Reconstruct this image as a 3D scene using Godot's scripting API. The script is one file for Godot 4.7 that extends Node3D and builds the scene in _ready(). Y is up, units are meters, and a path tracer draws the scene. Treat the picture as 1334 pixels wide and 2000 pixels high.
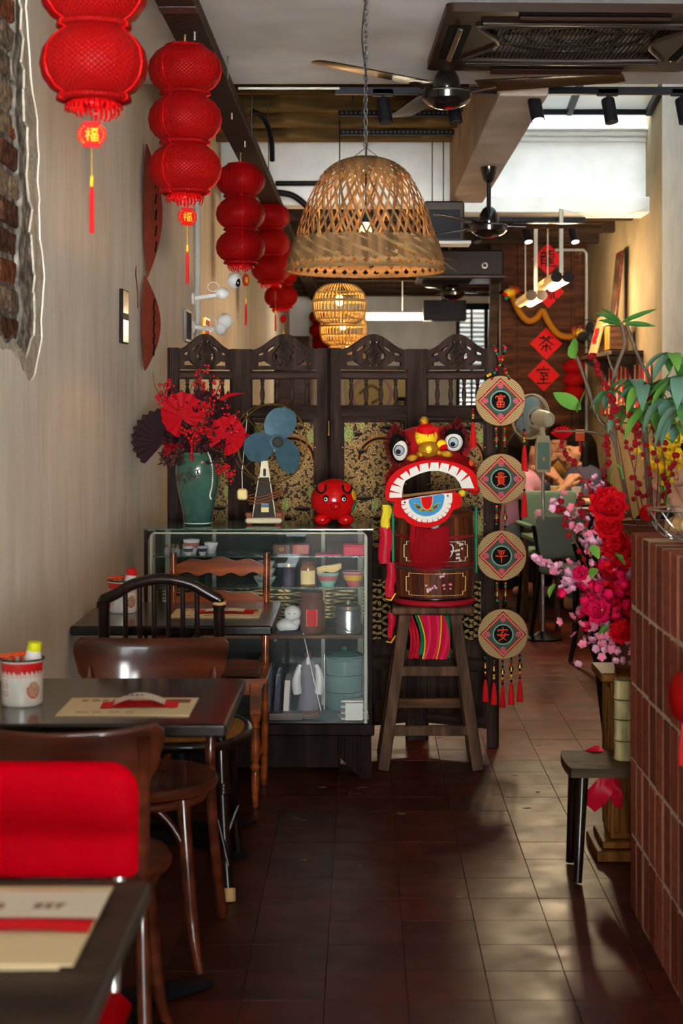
extends Node3D
# A narrow shophouse cafe seen from its street door. x runs across the room, y up, -z into the house; D below is the distance into the house (z = -D).

const FOCAL := 3150.0          # focal length in pixels of a 2000 pixel high frame
const EYE := 1.45
var WALL := -0.92               # left wall
var EAST := 1.82                # right wall of the house


func at(px: float, py: float, d: float) -> Vector3:
	return Vector3((px - 710.0) * d / FOCAL, EYE - (py - 780.0) * d / FOCAL, -d)


func _ready() -> void:
	# camera: level, lens shifted down, like an architectural shot
	var cam := Camera3D.new()
	cam.name = "camera"
	cam.projection = Camera3D.PROJECTION_FRUSTUM
	cam.near = 0.05
	cam.far = 60.0
	cam.size = 0.05 * 2000.0 / FOCAL
	cam.frustum_offset = Vector2(-43.0, -220.0) / FOCAL * 0.05
	cam.position = Vector3(0, EYE, 0)
	var lens := CameraAttributesPhysical.new()
	lens.frustum_near = 0.05
	lens.frustum_far = 60.0
	lens.frustum_focal_length = 50.0
	lens.frustum_focus_distance = 6.45
	lens.exposure_aperture = 4.2
	cam.attributes = lens
	add_child(cam)
	cam.current = true
	# sky: bright overcast over the street and the air well
	var we := WorldEnvironment.new()
	we.name = "world"
	var env := Environment.new()
	var sm := ProceduralSkyMaterial.new()
	sm.sky_top_color = Color("cfe0e8")
	sm.sky_horizon_color = Color("e0ebee")
	sm.ground_horizon_color = Color("dde2e2")
	sm.ground_bottom_color = Color("d2d6d4")
	sm.sky_energy_multiplier = 1.0
	sm.ground_energy_multiplier = 2.3
	var sky := Sky.new()
	sky.sky_material = sm
	env.background_mode = Environment.BG_SKY
	env.sky = sky
	env.background_energy_multiplier = 30.0
	env.tonemap_mode = Environment.TONE_MAPPER_LINEAR
	env.tonemap_exposure = 0.74
	env.sdfgi_enabled = true
	env.ssao_enabled = true
	env.ssil_enabled = true
	we.environment = env
	add_child(we)
	materials()
	shell()
	air_well()
	rear_room()
	tables_and_chairs()
	cabinet()
	on_the_cabinet()
	folding_screen()
	lion_stool()
	medallion_string()
	overhead()
	lanterns()
	on_left_wall()
	counter()
	flowers()
	greenery()
	rear_things()
	diners()


# a lamp's own light, just outside its glowing face
func glow(called: String, at: Vector3, hex: String, energy: float, size := 0.05) -> OmniLight3D:
	var l := OmniLight3D.new()
	l.name = called
	l.position = at
	l.light_color = Color(hex)
	l.light_energy = energy
	l.light_size = size
	l.omni_range = 30.0
	l.omni_attenuation = 2.0
	l.shadow_enabled = true
	add_child(l, true)
	return l


func beam(called: String, at: Vector3, to: Vector3, hex: String, energy: float, angle: float, size := 0.02) -> void:
	var l := SpotLight3D.new()
	l.name = called
	l.light_color = Color(hex)
	l.light_energy = energy
	l.light_size = size
	l.spot_angle = angle
	l.spot_angle_attenuation = 0.7
	l.spot_range = 30.0
	l.spot_attenuation = 2.0
	l.shadow_enabled = true
	add_child(l, true)
	l.look_at_from_position(at, to, Vector3.UP if absf((to - at).normalized().y) < 0.98 else Vector3.RIGHT)

# ---------------------------------------------------------------- helpers
class MB:
	var v := PackedVector3Array()
	var n := PackedVector3Array()
	var t := PackedVector2Array()
	var c := PackedColorArray()
	var ix := PackedInt32Array()
	var x := Transform3D.IDENTITY
	var tint := Color.WHITE
	var uvr := Rect2(0, 0, 1, 1)

	func put(p: Vector3, d: Vector3, uv := Vector2.ZERO) -> int:
		v.append(x * p)
		n.append((x.basis * d).normalized())
		t.append(uv)
		c.append(tint)
		return v.size() - 1

	func tri(a: int, b: int, e: int) -> void:
		if (v[b] - v[a]).cross(v[e] - v[a]).dot(n[a] + n[b] + n[e]) > 0.0:
			ix.append(a); ix.append(e); ix.append(b)
		else:
			ix.append(a); ix.append(b); ix.append(e)

	func quad(a: int, b: int, e: int, d: int) -> void:
		tri(a, b, e)
		tri(a, e, d)

	# a flat face through four points
	func face(a: Vector3, b: Vector3, e: Vector3, d: Vector3) -> MB:
		var m := (b - a).cross(d - a)
		quad(put(a, m, Vector2(0, 1)), put(b, m, Vector2(1, 1)), put(e, m, Vector2(1, 0)), put(d, m, Vector2(0, 0)))
		return self

	# a box with softened edges
	func box(at: Vector3, s: Vector3, bev := 0.003, turn := Basis.IDENTITY) -> MB:
		var h := s * 0.5
		bev = minf(bev, minf(h.x, minf(h.y, h.z)) * 0.9)
		var id := {}
		for sx in [-1, 1]:
			for sy in [-1, 1]:
				for sz in [-1, 1]:
					for k in 3:
						var p := Vector3(sx * (h.x - bev), sy * (h.y - bev), sz * (h.z - bev))
						var d := Vector3.ZERO
						d[k] = [sx, sy, sz][k]
						p[k] += d[k] * bev
						var uv := Vector2(p.z if k == 0 else p.x, p.z if k == 1 else -p.y)
						id[[sx, sy, sz, k]] = put(at + turn * p, turn * d, uv)
		for s1 in [-1, 1]:
			quad(id[[s1, -1, -1, 0]], id[[s1, 1, -1, 0]], id[[s1, 1, 1, 0]], id[[s1, -1, 1, 0]])
			quad(id[[-1, s1, -1, 1]], id[[1, s1, -1, 1]], id[[1, s1, 1, 1]], id[[-1, s1, 1, 1]])
			quad(id[[-1, -1, s1, 2]], id[[1, -1, s1, 2]], id[[1, 1, s1, 2]], id[[-1, 1, s1, 2]])
			if bev > 0.0:
				for s2 in [-1, 1]:
					quad(id[[s1, s2, -1, 0]], id[[s1, s2, 1, 0]], id[[s1, s2, 1, 1]], id[[s1, s2, -1, 1]])
					quad(id[[s1, -1, s2, 0]], id[[s1, 1, s2, 0]], id[[s1, 1, s2, 2]], id[[s1, -1, s2, 2]])
					quad(id[[-1, s1, s2, 1]], id[[1, s1, s2, 1]], id[[1, s1, s2, 2]], id[[-1, s1, s2, 2]])
					for s3 in [-1, 1]:
						tri(id[[s1, s2, s3, 0]], id[[s1, s2, s3, 1]], id[[s1, s2, s3, 2]])
		return self

	# a beam from a to b, w across and h deep
	func bar(a: Vector3, b: Vector3, w: float, h: float, bev := 0.003, up := Vector3.UP) -> MB:
		var y := (b - a).normalized()
		var xx := y.cross(up)
		if xx.length() < 0.01:
			xx = y.cross(Vector3.BACK)
		xx = xx.normalized()
		return box((a + b) * 0.5, Vector3(w, (b - a).length(), h), bev, Basis(xx, y, xx.cross(y)))

	# turned about the y axis; profile of (radius, height) from the bottom up
	func lathe(pr: Array, seg := 24, wave := 0.0, waves := 0, a0 := 0.0, a1 := TAU) -> MB:
		var m := pr.size()
		var total := 0.0
		var run := [0.0]
		for i in range(1, m):
			total += (pr[i] - pr[i - 1]).length()
			run.append(total)
		var i0 := 0
		while i0 < m - 1:
			var i1 := i0 + 1
			while i1 < m - 1 and absf((pr[i1] - pr[i1 - 1]).angle_to(pr[i1 + 1] - pr[i1])) < 0.62:
				i1 += 1
			var prev := []
			for i in range(i0, i1 + 1):
				var d: Vector2 = pr[mini(i + 1, i1)] - pr[maxi(i - 1, i0)]
				var row := []
				for k in seg + 1:
					var a := lerpf(a0, a1, float(k) / seg)
					var r: float = pr[i].x * (1.0 + (wave * cos(a * waves) if waves else 0.0))
					row.append(put(Vector3(r * cos(a), pr[i].y, r * sin(a)), Vector3(d.y * cos(a), -d.x, d.y * sin(a)), Vector2(float(k) / seg, 1.0 - run[i] / maxf(total, 1e-6))))
				if prev:
					for k in seg:
						quad(prev[k], prev[k + 1], row[k + 1], row[k])
				prev = row
			i0 = i1
		return self

	# a round bar along points; r a number or one per point
	func tube(pts, r, seg := 8, caps := true, flat := 1.0) -> MB:
		var m: int = pts.size()
		var side := Vector3.ZERO
		var prev := []
		for i in m:
			var d: Vector3 = (pts[mini(i + 1, m - 1)] - pts[maxi(i - 1, 0)]).normalized()
			if i == 0:
				side = d.cross(Vector3.UP if absf(d.y) < 0.9 else Vector3.RIGHT).normalized()
			side = (side - d * side.dot(d)).normalized()
			var up := side.cross(d)
			var rr: float = r if (r is float or r is int) else r[i]
			var row := []
			for k in seg:
				var a := TAU * k / seg
				var o := side * cos(a) + up * sin(a) * flat
				row.append(put(pts[i] + o * rr, o, Vector2(float(k) / seg, float(i) / maxi(m - 1, 1))))
			if prev:
				for k in seg:
					quad(prev[k], prev[(k + 1) % seg], row[(k + 1) % seg], row[k])
			if caps and (i == 0 or i == m - 1):
				var q := d * (-1.0 if i == 0 else 1.0)
				var mid := put(pts[i] + q * rr * 0.25, q)
				for k in seg:
					var a1 := TAU * k / seg
					var a2 := TAU * (k + 1) / seg
					var p1 := put(pts[i] + (side * cos(a1) + up * sin(a1) * flat) * rr, q)
					var p2 := put(pts[i] + (side * cos(a2) + up * sin(a2) * flat) * rr, q)
					tri(mid, p1, p2)
			prev = row
		return self

	func ball(at: Vector3, r: Vector3, seg := 14, rings := 9, turn := Basis.IDENTITY) -> MB:
		var prev := []
		for i in rings + 1:
			var p := PI * i / rings
			var row := []
			for k in seg + 1:
				var a := TAU * k / seg
				var d := Vector3(sin(p) * cos(a), cos(p), sin(p) * sin(a))
				row.append(put(at + turn * (d * r), turn * (d / r), Vector2(float(k) / seg, float(i) / rings)))
			if prev:
				for k in seg:
					if i > 1:
						tri(prev[k], prev[k + 1], row[k + 1])
					if i < rings:
						tri(prev[k], row[k + 1], row[k])
			prev = row
		return self

	# an outline in x and y, drawn out along z; holes cut right through
	func prism(poly: PackedVector2Array, z0: float, z1: float, soft := 40.0, holes := []) -> MB:
		var pieces := [poly]
		if holes:
			pieces = []
			var box2 := Rect2(poly[0], Vector2.ZERO)
			for p in poly:
				box2 = box2.expand(p)
			var cuts := [box2.position.x - 1.0, box2.end.x + 1.0]
			for h in holes:
				var hb := Rect2(h[0], Vector2.ZERO)
				for p in h:
					hb = hb.expand(p)
				cuts.append(hb.get_center().x)
			cuts.sort()
			for i in cuts.size() - 1:
				if cuts[i + 1] - cuts[i] < 1e-4:
					continue
				var strip := PackedVector2Array([Vector2(cuts[i], box2.position.y - 1), Vector2(cuts[i + 1], box2.position.y - 1), Vector2(cuts[i + 1], box2.end.y + 1), Vector2(cuts[i], box2.end.y + 1)])
				var rest: Array = Geometry2D.intersect_polygons(poly, strip)
				for h in holes:
					var next := []
					for r in rest:
						next.append_array(Geometry2D.clip_polygons(r, h))
					rest = next
				pieces.append_array(rest)
		for p in pieces:
			var ids := Geometry2D.triangulate_polygon(p)
			for z in [z0, z1]:
				var d := Vector3(0, 0, signf(z - (z0 + z1) * 0.5))
				var base := v.size()
				for q in p:
					put(Vector3(q.x, q.y, z), d, Vector2((q.x - uvr.position.x) / uvr.size.x, 1.0 - (q.y - uvr.position.y) / uvr.size.y))
				for k in range(0, ids.size(), 3):
					tri(base + ids[k], base + ids[k + 1], base + ids[k + 2])
		for k in holes.size() + 1:
			wall(poly if k == 0 else holes[k - 1], z0, z1, soft, 1.0 if k == 0 else -1.0)
		return self

	func wall(p: PackedVector2Array, z0: float, z1: float, soft: float, s: float) -> void:
		var m := p.size()
		if Geometry2D.is_polygon_clockwise(p):
			s = -s
		var e := []
		for i in m:
			var d := p[(i + 1) % m] - p[i]
			e.append(Vector2(d.y, -d.x).normalized() * s)
		for i in m:
			var a: Vector2 = e[i]
			var b: Vector2 = e[i]
			if absf(e[i].angle_to(e[(i + m - 1) % m])) < deg_to_rad(soft):
				a = e[i] + e[(i + m - 1) % m]
			if absf(e[i].angle_to(e[(i + 1) % m])) < deg_to_rad(soft):
				b = e[i] + e[(i + 1) % m]
			var q := p[(i + 1) % m]
			quad(put(Vector3(p[i].x, p[i].y, z0), Vector3(a.x, a.y, 0)), put(Vector3(q.x, q.y, z0), Vector3(b.x, b.y, 0), Vector2(1, 0)), put(Vector3(q.x, q.y, z1), Vector3(b.x, b.y, 0), Vector2(1, 1)), put(Vector3(p[i].x, p[i].y, z1), Vector3(a.x, a.y, 0), Vector2(0, 1)))

	# a smooth sheet through rows of points
	func sheet(rows: Array, away := Vector3.INF, round := false) -> MB:
		var h := rows.size()
		var w: int = rows[0].size()
		var ids := []
		for i in h:
			if round:
				away = Vector3.ZERO
				for q in rows[i]:
					away += q / w
			for k in w:
				var du: Vector3 = rows[i][mini(k + 1, w - 1)] - rows[i][maxi(k - 1, 0)]
				var dv: Vector3 = rows[mini(i + 1, h - 1)][k] - rows[maxi(i - 1, 0)][k]
				var d := du.cross(dv)
				if d.length_squared() < 1e-16:
					var i2 := clampi(i, 1, h - 2) if h > 2 else i
					var k2 := clampi(k, 1, w - 2) if w > 2 else k
					d = (rows[i2][mini(k2 + 1, w - 1)] - rows[i2][maxi(k2 - 1, 0)]).cross(rows[mini(i2 + 1, h - 1)][k2] - rows[maxi(i2 - 1, 0)][k2])
				if away != Vector3.INF and d.dot(rows[i][k] - away) < 0.0:
					d = -d
				ids.append(put(rows[i][k], d, Vector2(float(k) / (w - 1), float(i) / (h - 1))))
		for i in h - 1:
			for k in w - 1:
				quad(ids[i * w + k], ids[i * w + k + 1], ids[(i + 1) * w + k + 1], ids[(i + 1) * w + k])
		return self

	# add a finished mesh again, moved by tr
	func add(o: MB, tr := Transform3D.IDENTITY) -> MB:
		var base := v.size()
		var flip := tr.basis.determinant() < 0.0
		v.append_array(x * (tr * o.v))
		var nb := Transform3D((x.basis * tr.basis).orthonormalized(), Vector3.ZERO)
		n.append_array(nb * o.n)
		t.append_array(o.t)
		if tint == Color.WHITE:
			c.append_array(o.c)
		else:
			for k in o.v.size():
				c.append(tint)
		for k in range(0, o.ix.size(), 3):
			ix.append(base + o.ix[k])
			ix.append(base + o.ix[k + (2 if flip else 1)])
			ix.append(base + o.ix[k + (1 if flip else 2)])
		return self

	func mesh() -> ArrayMesh:
		var a := []
		a.resize(Mesh.ARRAY_MAX)
		a[Mesh.ARRAY_VERTEX] = v
		a[Mesh.ARRAY_NORMAL] = n
		a[Mesh.ARRAY_TEX_UV] = t
		a[Mesh.ARRAY_COLOR] = c
		a[Mesh.ARRAY_INDEX] = ix
		var am := ArrayMesh.new()
		am.add_surface_from_arrays(Mesh.PRIMITIVE_TRIANGLES, a)
		return am


func mb(at := Vector3.ZERO, turn := Vector3.ZERO) -> MB:
	var b := MB.new()
	b.x = Transform3D(Basis.from_euler(turn), at)
	return b


func smooth(p: Array, k := 6, closed := false) -> Array:
	var o := []
	var m := p.size()
	for i in (m if closed else m - 1):
		var a = p[(i - 1 + m) % m] if closed else p[maxi(i - 1, 0)]
		var b = p[i]
		var e = p[(i + 1) % m]
		var f = p[(i + 2) % m] if closed else p[mini(i + 2, m - 1)]
		for j in k:
			var s := float(j) / k
			o.append(0.5 * (2.0 * b + (e - a) * s + (2.0 * a - 5.0 * b + 4.0 * e - f) * s * s + (3.0 * b - a - 3.0 * e + f) * s * s * s))
	if not closed:
		o.append(p[m - 1])
	return o


func ring(c: Vector3, rx: float, ry: float, k := 32, turn := Basis.IDENTITY) -> Array:
	var o := []
	for i in k + 1:
		o.append(c + turn * Vector3(rx * cos(TAU * i / k), ry * sin(TAU * i / k), 0))
	return o


func poly(a: Array, s := 1.0, o := Vector2.ZERO) -> PackedVector2Array:
	var p := PackedVector2Array()
	for i in range(0, a.size(), 2):
		p.append(o + Vector2(a[i], a[i + 1]) * s)
	return p


func oval(cx: float, cy: float, rx: float, ry: float, k := 24, turn := 0.0) -> PackedVector2Array:
	var p := PackedVector2Array()
	for i in k:
		p.append(Vector2(cx, cy) + Vector2(rx * cos(TAU * i / k), ry * sin(TAU * i / k)).rotated(turn))
	return p


var taken := {}
func numbered(called: String) -> String:
	taken[called] = taken.get(called, -1) + 1
	return called if taken[called] == 0 else "%s_%03d" % [called, taken[called]]


func tag(o: Node3D, label: String, category: String, group := "") -> Node3D:
	o.set_meta("label", label)
	o.set_meta("category", category)
	if group:
		o.set_meta("group", group)
	return o


func thing(called: String, label: String, category: String, at := Vector3.ZERO, turn := 0.0, group := "") -> Node3D:
	var o := Node3D.new()
	o.name = numbered(called)
	add_child(o)
	o.position = at
	o.rotation.y = turn
	return tag(o, label, category, group)


func part(under: Node3D, called: String, what, m: Material, at := Vector3.ZERO, turn := Vector3.ZERO, kind := "") -> MeshInstance3D:
	var o := MeshInstance3D.new()
	o.name = called
	o.mesh = what.mesh() if what is MB else what
	o.material_override = m
	under.add_child(o, true)
	o.position = at
	o.rotation = turn
	if kind:
		o.set_meta("kind", kind)
	return o


func solo(called: String, label: String, category: String, what, m: Material, at := Vector3.ZERO, turn := Vector3.ZERO, group := "") -> MeshInstance3D:
	var o := part(self, numbered(called), what, m, at, turn)
	tag(o, label, category, group)
	return o


func struct(called: String, what, m: Material, at := Vector3.ZERO) -> MeshInstance3D:
	return part(self, called, what, m, at, Vector3.ZERO, "structure")


func dup(o: Node3D, called: String, label: String, at: Vector3, turn := 0.0) -> Node3D:
	var r: Node3D = o.duplicate()
	r.name = numbered(called)
	add_child(r)
	r.position = at
	r.rotation.y = turn
	r.set_meta("label", label)
	return r


# ---------------------------------------------------------------- materials
var made := {}
func mat(key: String, hex := "", rough := 0.6, metal := 0.0, o := {}) -> StandardMaterial3D:
	if made.has(key):
		return made[key]
	var m := StandardMaterial3D.new()
	m.resource_name = key
	m.albedo_color = Color(hex)
	m.roughness = rough
	m.metallic = metal
	if o.has("tex"):
		m.albedo_texture = o.tex
	if o.has("rtex"):
		m.roughness_texture = o.rtex
	if o.has("bump"):
		m.heightmap_enabled = true
		m.heightmap_texture = o.bump
		m.heightmap_scale = o.get("deep", 0.1)
	if o.has("tri"):
		m.uv1_triplanar = true
		m.uv1_scale = o.tri if o.tri is Vector3 else Vector3.ONE * o.tri
		m.uv1_world_triplanar = o.get("world", true)
	elif o.has("uv"):
		m.uv1_scale = o.uv
	if o.has("alpha"):
		m.transparency = BaseMaterial3D.TRANSPARENCY_ALPHA
		m.albedo_color.a = o.alpha
	if o.has("glow"):
		m.emission_enabled = true
		m.emission = Color(o.glow)
		m.emission_energy_multiplier = o.get("power", 1.0)
	if o.has("coat"):
		m.clearcoat_enabled = true
		m.clearcoat = o.coat
		m.clearcoat_roughness = o.get("coat_rough", 0.1)
	if o.has("sheen"):
		m.rim_enabled = true
		m.rim = o.sheen
		m.rim_tint = 0.6
	if o.has("back"):
		m.backlight_enabled = true
		m.backlight = Color(o.back)
	m.metallic_specular = o.get("spec", 0.5 if rough < 0.21 else 0.2)
	if o.has("vcol"):
		m.vertex_color_use_as_albedo = true
	made[key] = m
	return m


func noise(freq: float, sd: int, oct := 4) -> FastNoiseLite:
	var f := FastNoiseLite.new()
	f.noise_type = FastNoiseLite.TYPE_SIMPLEX_SMOOTH
	f.frequency = freq
	f.seed = sd
	f.fractal_octaves = oct
	return f


func picture(w: int, h: int, fn: Callable) -> ImageTexture:
	var im := Image.create(w, h, false, Image.FORMAT_RGB8)
	for y in h:
		for xx in w:
			im.set_pixel(xx, y, fn.call(xx, y))
	return ImageTexture.create_from_image(im)


# seamless mottling between two greys or colours, stretched by sx, sy
func mottle(sz: int, freq: float, sd: int, lo: Color, hi: Color, sx := 1, sy := 1, power := 1.0) -> ImageTexture:
	var im := noise(freq, sd).get_seamless_image(sz / sx, sz / sy)
	im.resize(sz, sz, Image.INTERPOLATE_CUBIC)
	im.convert(Image.FORMAT_L8)
	var src := im.get_data()
	var lut := []
	for i in 256:
		lut.append(lo.lerp(hi, pow(i / 255.0, power)))
	var out := PackedByteArray()
	out.resize(sz * sz * 3)
	for i in sz * sz:
		var q: Color = lut[src[i]]
		out[i * 3] = q.r8
		out[i * 3 + 1] = q.g8
		out[i * 3 + 2] = q.b8
	return ImageTexture.create_from_image(Image.create_from_data(sz, sz, false, Image.FORMAT_RGB8, out))


# ---------------------------------------------------------------- brush lettering
const GLYPH := {
	"fu": [[24,10,32,20],[10,32,38,31],[38,31,28,48,8,64],[25,46,25,94],[29,50,40,60],[46,14,94,13],[54,24,54,45],[54,24,86,24,84,44],[54,44,84,43],[50,54,50,92],[50,54,92,54,90,92],[50,72,90,72],[70,54,70,90],[50,90,90,90]],
	"rich": [[48,2,54,13],[20,16,14,32],[18,18,84,16,78,28],[32,29,68,28],[35,37,37,52],[35,37,66,37,63,50],[37,50,63,50],[26,58,28,94],[26,58,76,58,72,94],[28,75,73,75],[50,58,50,92],[28,92,72,92]],
	"noble": [[30,9,32,24],[30,9,70,9,68,22],[32,23,68,22],[50,1,50,34],[10,34,90,33],[32,43,32,80],[32,43,70,43,69,80],[32,55,68,55],[32,66,68,66],[32,78,68,78],[44,82,20,97],[58,82,80,96]],
	"level": [[22,14,78,13],[32,24,40,40],[68,23,59,40],[8,51,92,50],[50,14,50,98]],
	"peace": [[48,1,53,12],[18,16,12,32],[16,19,84,17,77,30],[50,26,32,60,74,92],[68,40,54,72,18,96],[8,53,92,51]],
	"dragon": [[26,2,31,10],[8,15,48,13],[18,20,23,30],[38,19,33,30],[4,34,50,32],[14,42,15,94],[14,42,43,42,43,94,36,90],[15,57,43,57],[15,72,43,72],[56,6,92,4],[58,6,58,24],[58,24,86,23,86,38,58,38],[58,38,58,88,94,90,94,74],[63,51,84,50],[63,62,84,61],[63,73,84,72]],
	"bird": [[22,8,20,60,4,94],[22,8,78,8,80,82,96,94,97,78],[34,20,66,19],[48,22,44,30],[36,31,36,66],[36,31,63,31,62,54],[36,42,62,42],[36,53,62,53],[36,64,67,64,63,90,56,86],[32,72,30,82],[42,72,43,82],[52,72,54,80]],
	"tea": [[10,18,90,16],[34,6,36,29],[66,5,63,29],[50,27,30,46,6,62],[50,27,72,46,96,60],[26,64,76,62],[50,48,50,96,42,90],[34,72,20,88],[64,71,80,86]],
	"room": [[48,1,53,12],[16,16,10,32],[14,19,86,17,79,30],[26,36,76,35],[48,37,30,53,74,51],[62,42,76,58],[28,71,74,70],[50,56,50,92],[10,94,92,92]],
}

# brush strokes, thick in the middle and drawn out at the end, standing proud of z = 0
func letter(called: String, s: float, wide := 7.0, deep := 0.0012) -> MB:
	var b := MB.new()
	for st in GLYPH[called]:
		var p := []
		for i in range(0, st.size(), 2):
			p.append(Vector2((st[i] - 50.0) * s / 100.0, (50.0 - st[i + 1]) * s / 100.0))
		if p.size() == 2:
			p.insert(1, p[0].lerp(p[1], 0.5) + (p[1] - p[0]).orthogonal() * 0.04)
		var side := PackedVector2Array()
		var back := []
		for i in p.size():
			var d: Vector2 = (p[mini(i + 1, p.size() - 1)] - p[maxi(i - 1, 0)]).normalized().orthogonal()
			var w: float = wide * s / 200.0 * [1.15, 0.85][i % 2] * (0.55 if i == p.size() - 1 else 1.0)
			side.append(p[i] + d * w)
			back.append(p[i] - d * w)
		back.reverse()
		side.append_array(PackedVector2Array(back))
		for q in Geometry2D.merge_polygons(side, PackedVector2Array()):
			if not Geometry2D.is_polygon_clockwise(q):
				b.prism(q, 0.0, deep, 20.0)
	return b

func materials() -> void:
	var grain := mottle(256, 0.03, 3, Color(0.45, 0.45, 0.45), Color(1.25, 1.25, 1.25).clamp(), 1, 8)
	var grain_across := ImageTexture.create_from_image(turned(grain.get_image()))
	var blotch := mottle(256, 0.012, 9, Color(0.80, 0.79, 0.78), Color.WHITE)
	var fine := mottle(256, 0.06, 12, Color(0.3, 0.3, 0.3), Color.WHITE)
	var streak := mottle(512, 0.014, 21, Color("d9cdbd"), Color("ebe1d3"), 1, 3, 0.9)
	mat("plaster", "ffffff", 0.85, 0.0, {"tex": streak, "tri": 0.5, "bump": mottle(512, 0.03, 31, Color.BLACK, Color.WHITE, 1, 4), "deep": 0.28})
	mat("plaster_white", "f0f1ed", 0.85, 0.0, {"tex": mottle(256, 0.02, 71, Color(0.93, 0.93, 0.93), Color.WHITE), "tri": 0.8})
	mat("plaster_tan", "9a876a", 0.85, 0.0, {"tex": blotch, "tri": 0.5})
	mat("ceiling_paint", "f6f5f0", 0.8, 0.0, {"tex": blotch, "tri": 0.35, "bump": fine, "deep": 0.1})
	mat("beam_paint", "e0d0c0", 0.8, 0.0, {"tex": blotch, "tri": 0.5})
	mat("scratch_coat", "ffffff", 0.95, 0.0, {"tex": mottle(256, 0.03, 41, Color("3e3a36"), Color("b5ab9d"), 1, 1, 1.3), "tri": 2.0, "bump": fine, "deep": 1.2})
	mat("broken_plaster", "c9beac", 0.9, 0.0, {"tex": blotch, "tri": 3.0, "bump": fine, "deep": 0.8})
	for i in 4:
		mat("old_brick%d" % i, ["94583c", "8a7868", "b09a84", "6e4a3a"][i], 0.95, 0.0, {"tex": mottle(128, 0.05, 50 + i, Color("6a625a"), Color("ffffff")), "tri": 4.0, "bump": fine, "deep": 0.7})
	var wear := mottle(256, 0.018, 61, Color("a08a84"), Color("ffffff"), 1, 1, 0.8)
	var gloss := mottle(256, 0.025, 62, Color(0.28, 0.28, 0.28), Color(0.46, 0.46, 0.46))
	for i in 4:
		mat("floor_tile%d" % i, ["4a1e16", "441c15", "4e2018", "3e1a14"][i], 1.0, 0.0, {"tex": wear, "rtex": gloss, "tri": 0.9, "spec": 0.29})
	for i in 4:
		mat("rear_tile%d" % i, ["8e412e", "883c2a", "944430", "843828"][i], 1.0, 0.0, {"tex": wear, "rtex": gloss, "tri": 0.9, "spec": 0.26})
	mat("floor_joint", "2c1812", 0.9)
	mat("floor_plain", "5a2a20", 0.6, 0.0, {"tex": wear, "tri": 0.9})
	mat("timber", "a07c48", 0.7, 0.0, {"tex": grain_across, "tri": 1.2})
	mat("timber_dark", "4a3422", 0.6, 0.0, {"tex": grain_across, "tri": 1.2})
	mat("screen_wood", "493730", 0.6, 0.0, {"spec": 0.2, "tex": grain, "tri": 2.5, "world": false, "bump": grain, "deep": 0.05})
	mat("screen_wood_across", "493730", 0.6, 0.0, {"spec": 0.2, "tex": grain_across, "tri": 2.5, "world": false})
	mat("cabinet_wood", "2c1d1b", 0.6, 0.0, {"spec": 0.15, "tex": grain, "tri": 2.0, "world": false})
	mat("table_wood", "1c1310", 0.22, 0.0, {"tex": grain_across, "tri": 1.5, "world": false, "coat": 0.5, "coat_rough": 0.12})
	mat("table_wood_worn", "3e2e24", 0.45, 0.0, {"tex": grain_across, "tri": 1.5, "world": false})
	mat("bent_wood", "5e2a18", 0.32, 0.0, {"tex": grain_across, "tri": 2.0, "world": false, "coat": 0.4})
	mat("rattan_black", "241410", 0.35, 0.0, {"tex": grain, "tri": 3.0, "world": false, "coat": 0.35})
	mat("rattan_bare", "a9855a", 0.6)
	mat("orange_wood", "9c4a1c", 0.28, 0.0, {"tex": grain_across, "tri": 2.0, "world": false, "coat": 0.6})
	mat("stool_wood", "664836", 0.65, 0.0, {"spec": 0.2, "tex": grain, "tri": 2.5, "world": false, "bump": grain, "deep": 0.08})
	mat("stool_wood_bare", "7a5030", 0.55, 0.0, {"tex": grain_across, "tri": 2.5, "world": false})
	mat("low_stool_wood", "5a4430", 0.55, 0.0, {"tex": grain_across, "tri": 2.0, "world": false})
	mat("pillar_wood", "84521f", 0.4, 0.0, {"tex": grain, "tri": 2.0, "world": false})
	mat("bamboo", "d6c48c", 0.45, 0.0, {"tex": grain, "tri": 3.0, "world": false})
	mat("bamboo_joint", "3e4c2c", 0.6)
	mat("dowel", "c99a63", 0.5, 0.0, {"tex": grain_across, "tri": 3.0, "world": false})
	mat("cane", "b98b4e", 0.7, 0.0, {"tex": picture(64, 64, cane_weave), "tri": 22.0, "world": false})
	mat("straw", "d0aa78", 0.75, 0.0, {"tex": picture(64, 64, herring), "tri": 13.0, "world": false})
	mat("lamp_straw", "8a6846", 0.8, 0.0, {"tex": grain, "tri": 3.0, "world": false, "back": "5a4326"})
	mat("lamp_straw_pale", "a27e54", 0.8, 0.0, {"tex": grain_across, "tri": 3.0, "world": false})
	mat("lamp_cane", "b08c50", 0.6, 0.0, {"back": "4a3010"})
	mat("black_metal", "17161a", 0.4, 0.3)
	mat("black_gloss", "120e0d", 0.15, 0.0, {"coat": 0.6})
	mat("blade_brown", "3a2414", 0.25, 0.0)
	mat("steel", "a8a8a4", 0.35, 0.9)
	mat("steel_dark", "55534f", 0.45, 0.8)
	mat("chrome", "d8dadc", 0.12, 1.0)
	mat("aluminium", "b4b8ba", 0.3, 0.9)
	mat("brass", "a9863c", 0.35, 0.9)
	mat("brass_dull", "6d5528", 0.5, 0.7)
	mat("gold", "d09a2c", 0.28, 0.7, {"bump": fine, "deep": 0.3})
	mat("bell_bronze", "8a6f42", 0.35, 0.9)
	mat("tray_steel", "3a2c28", 0.6, 0.1, {"tex": picture(64, 64, slots), "tri": 9.0})
	mat("conduit", "a9a79b", 0.6)
	mat("white_plastic", "dcdad4", 0.4)
	mat("cream_plastic", "cbbf9c", 0.4)
	mat("ac_brown", "24150f", 0.4)
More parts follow.
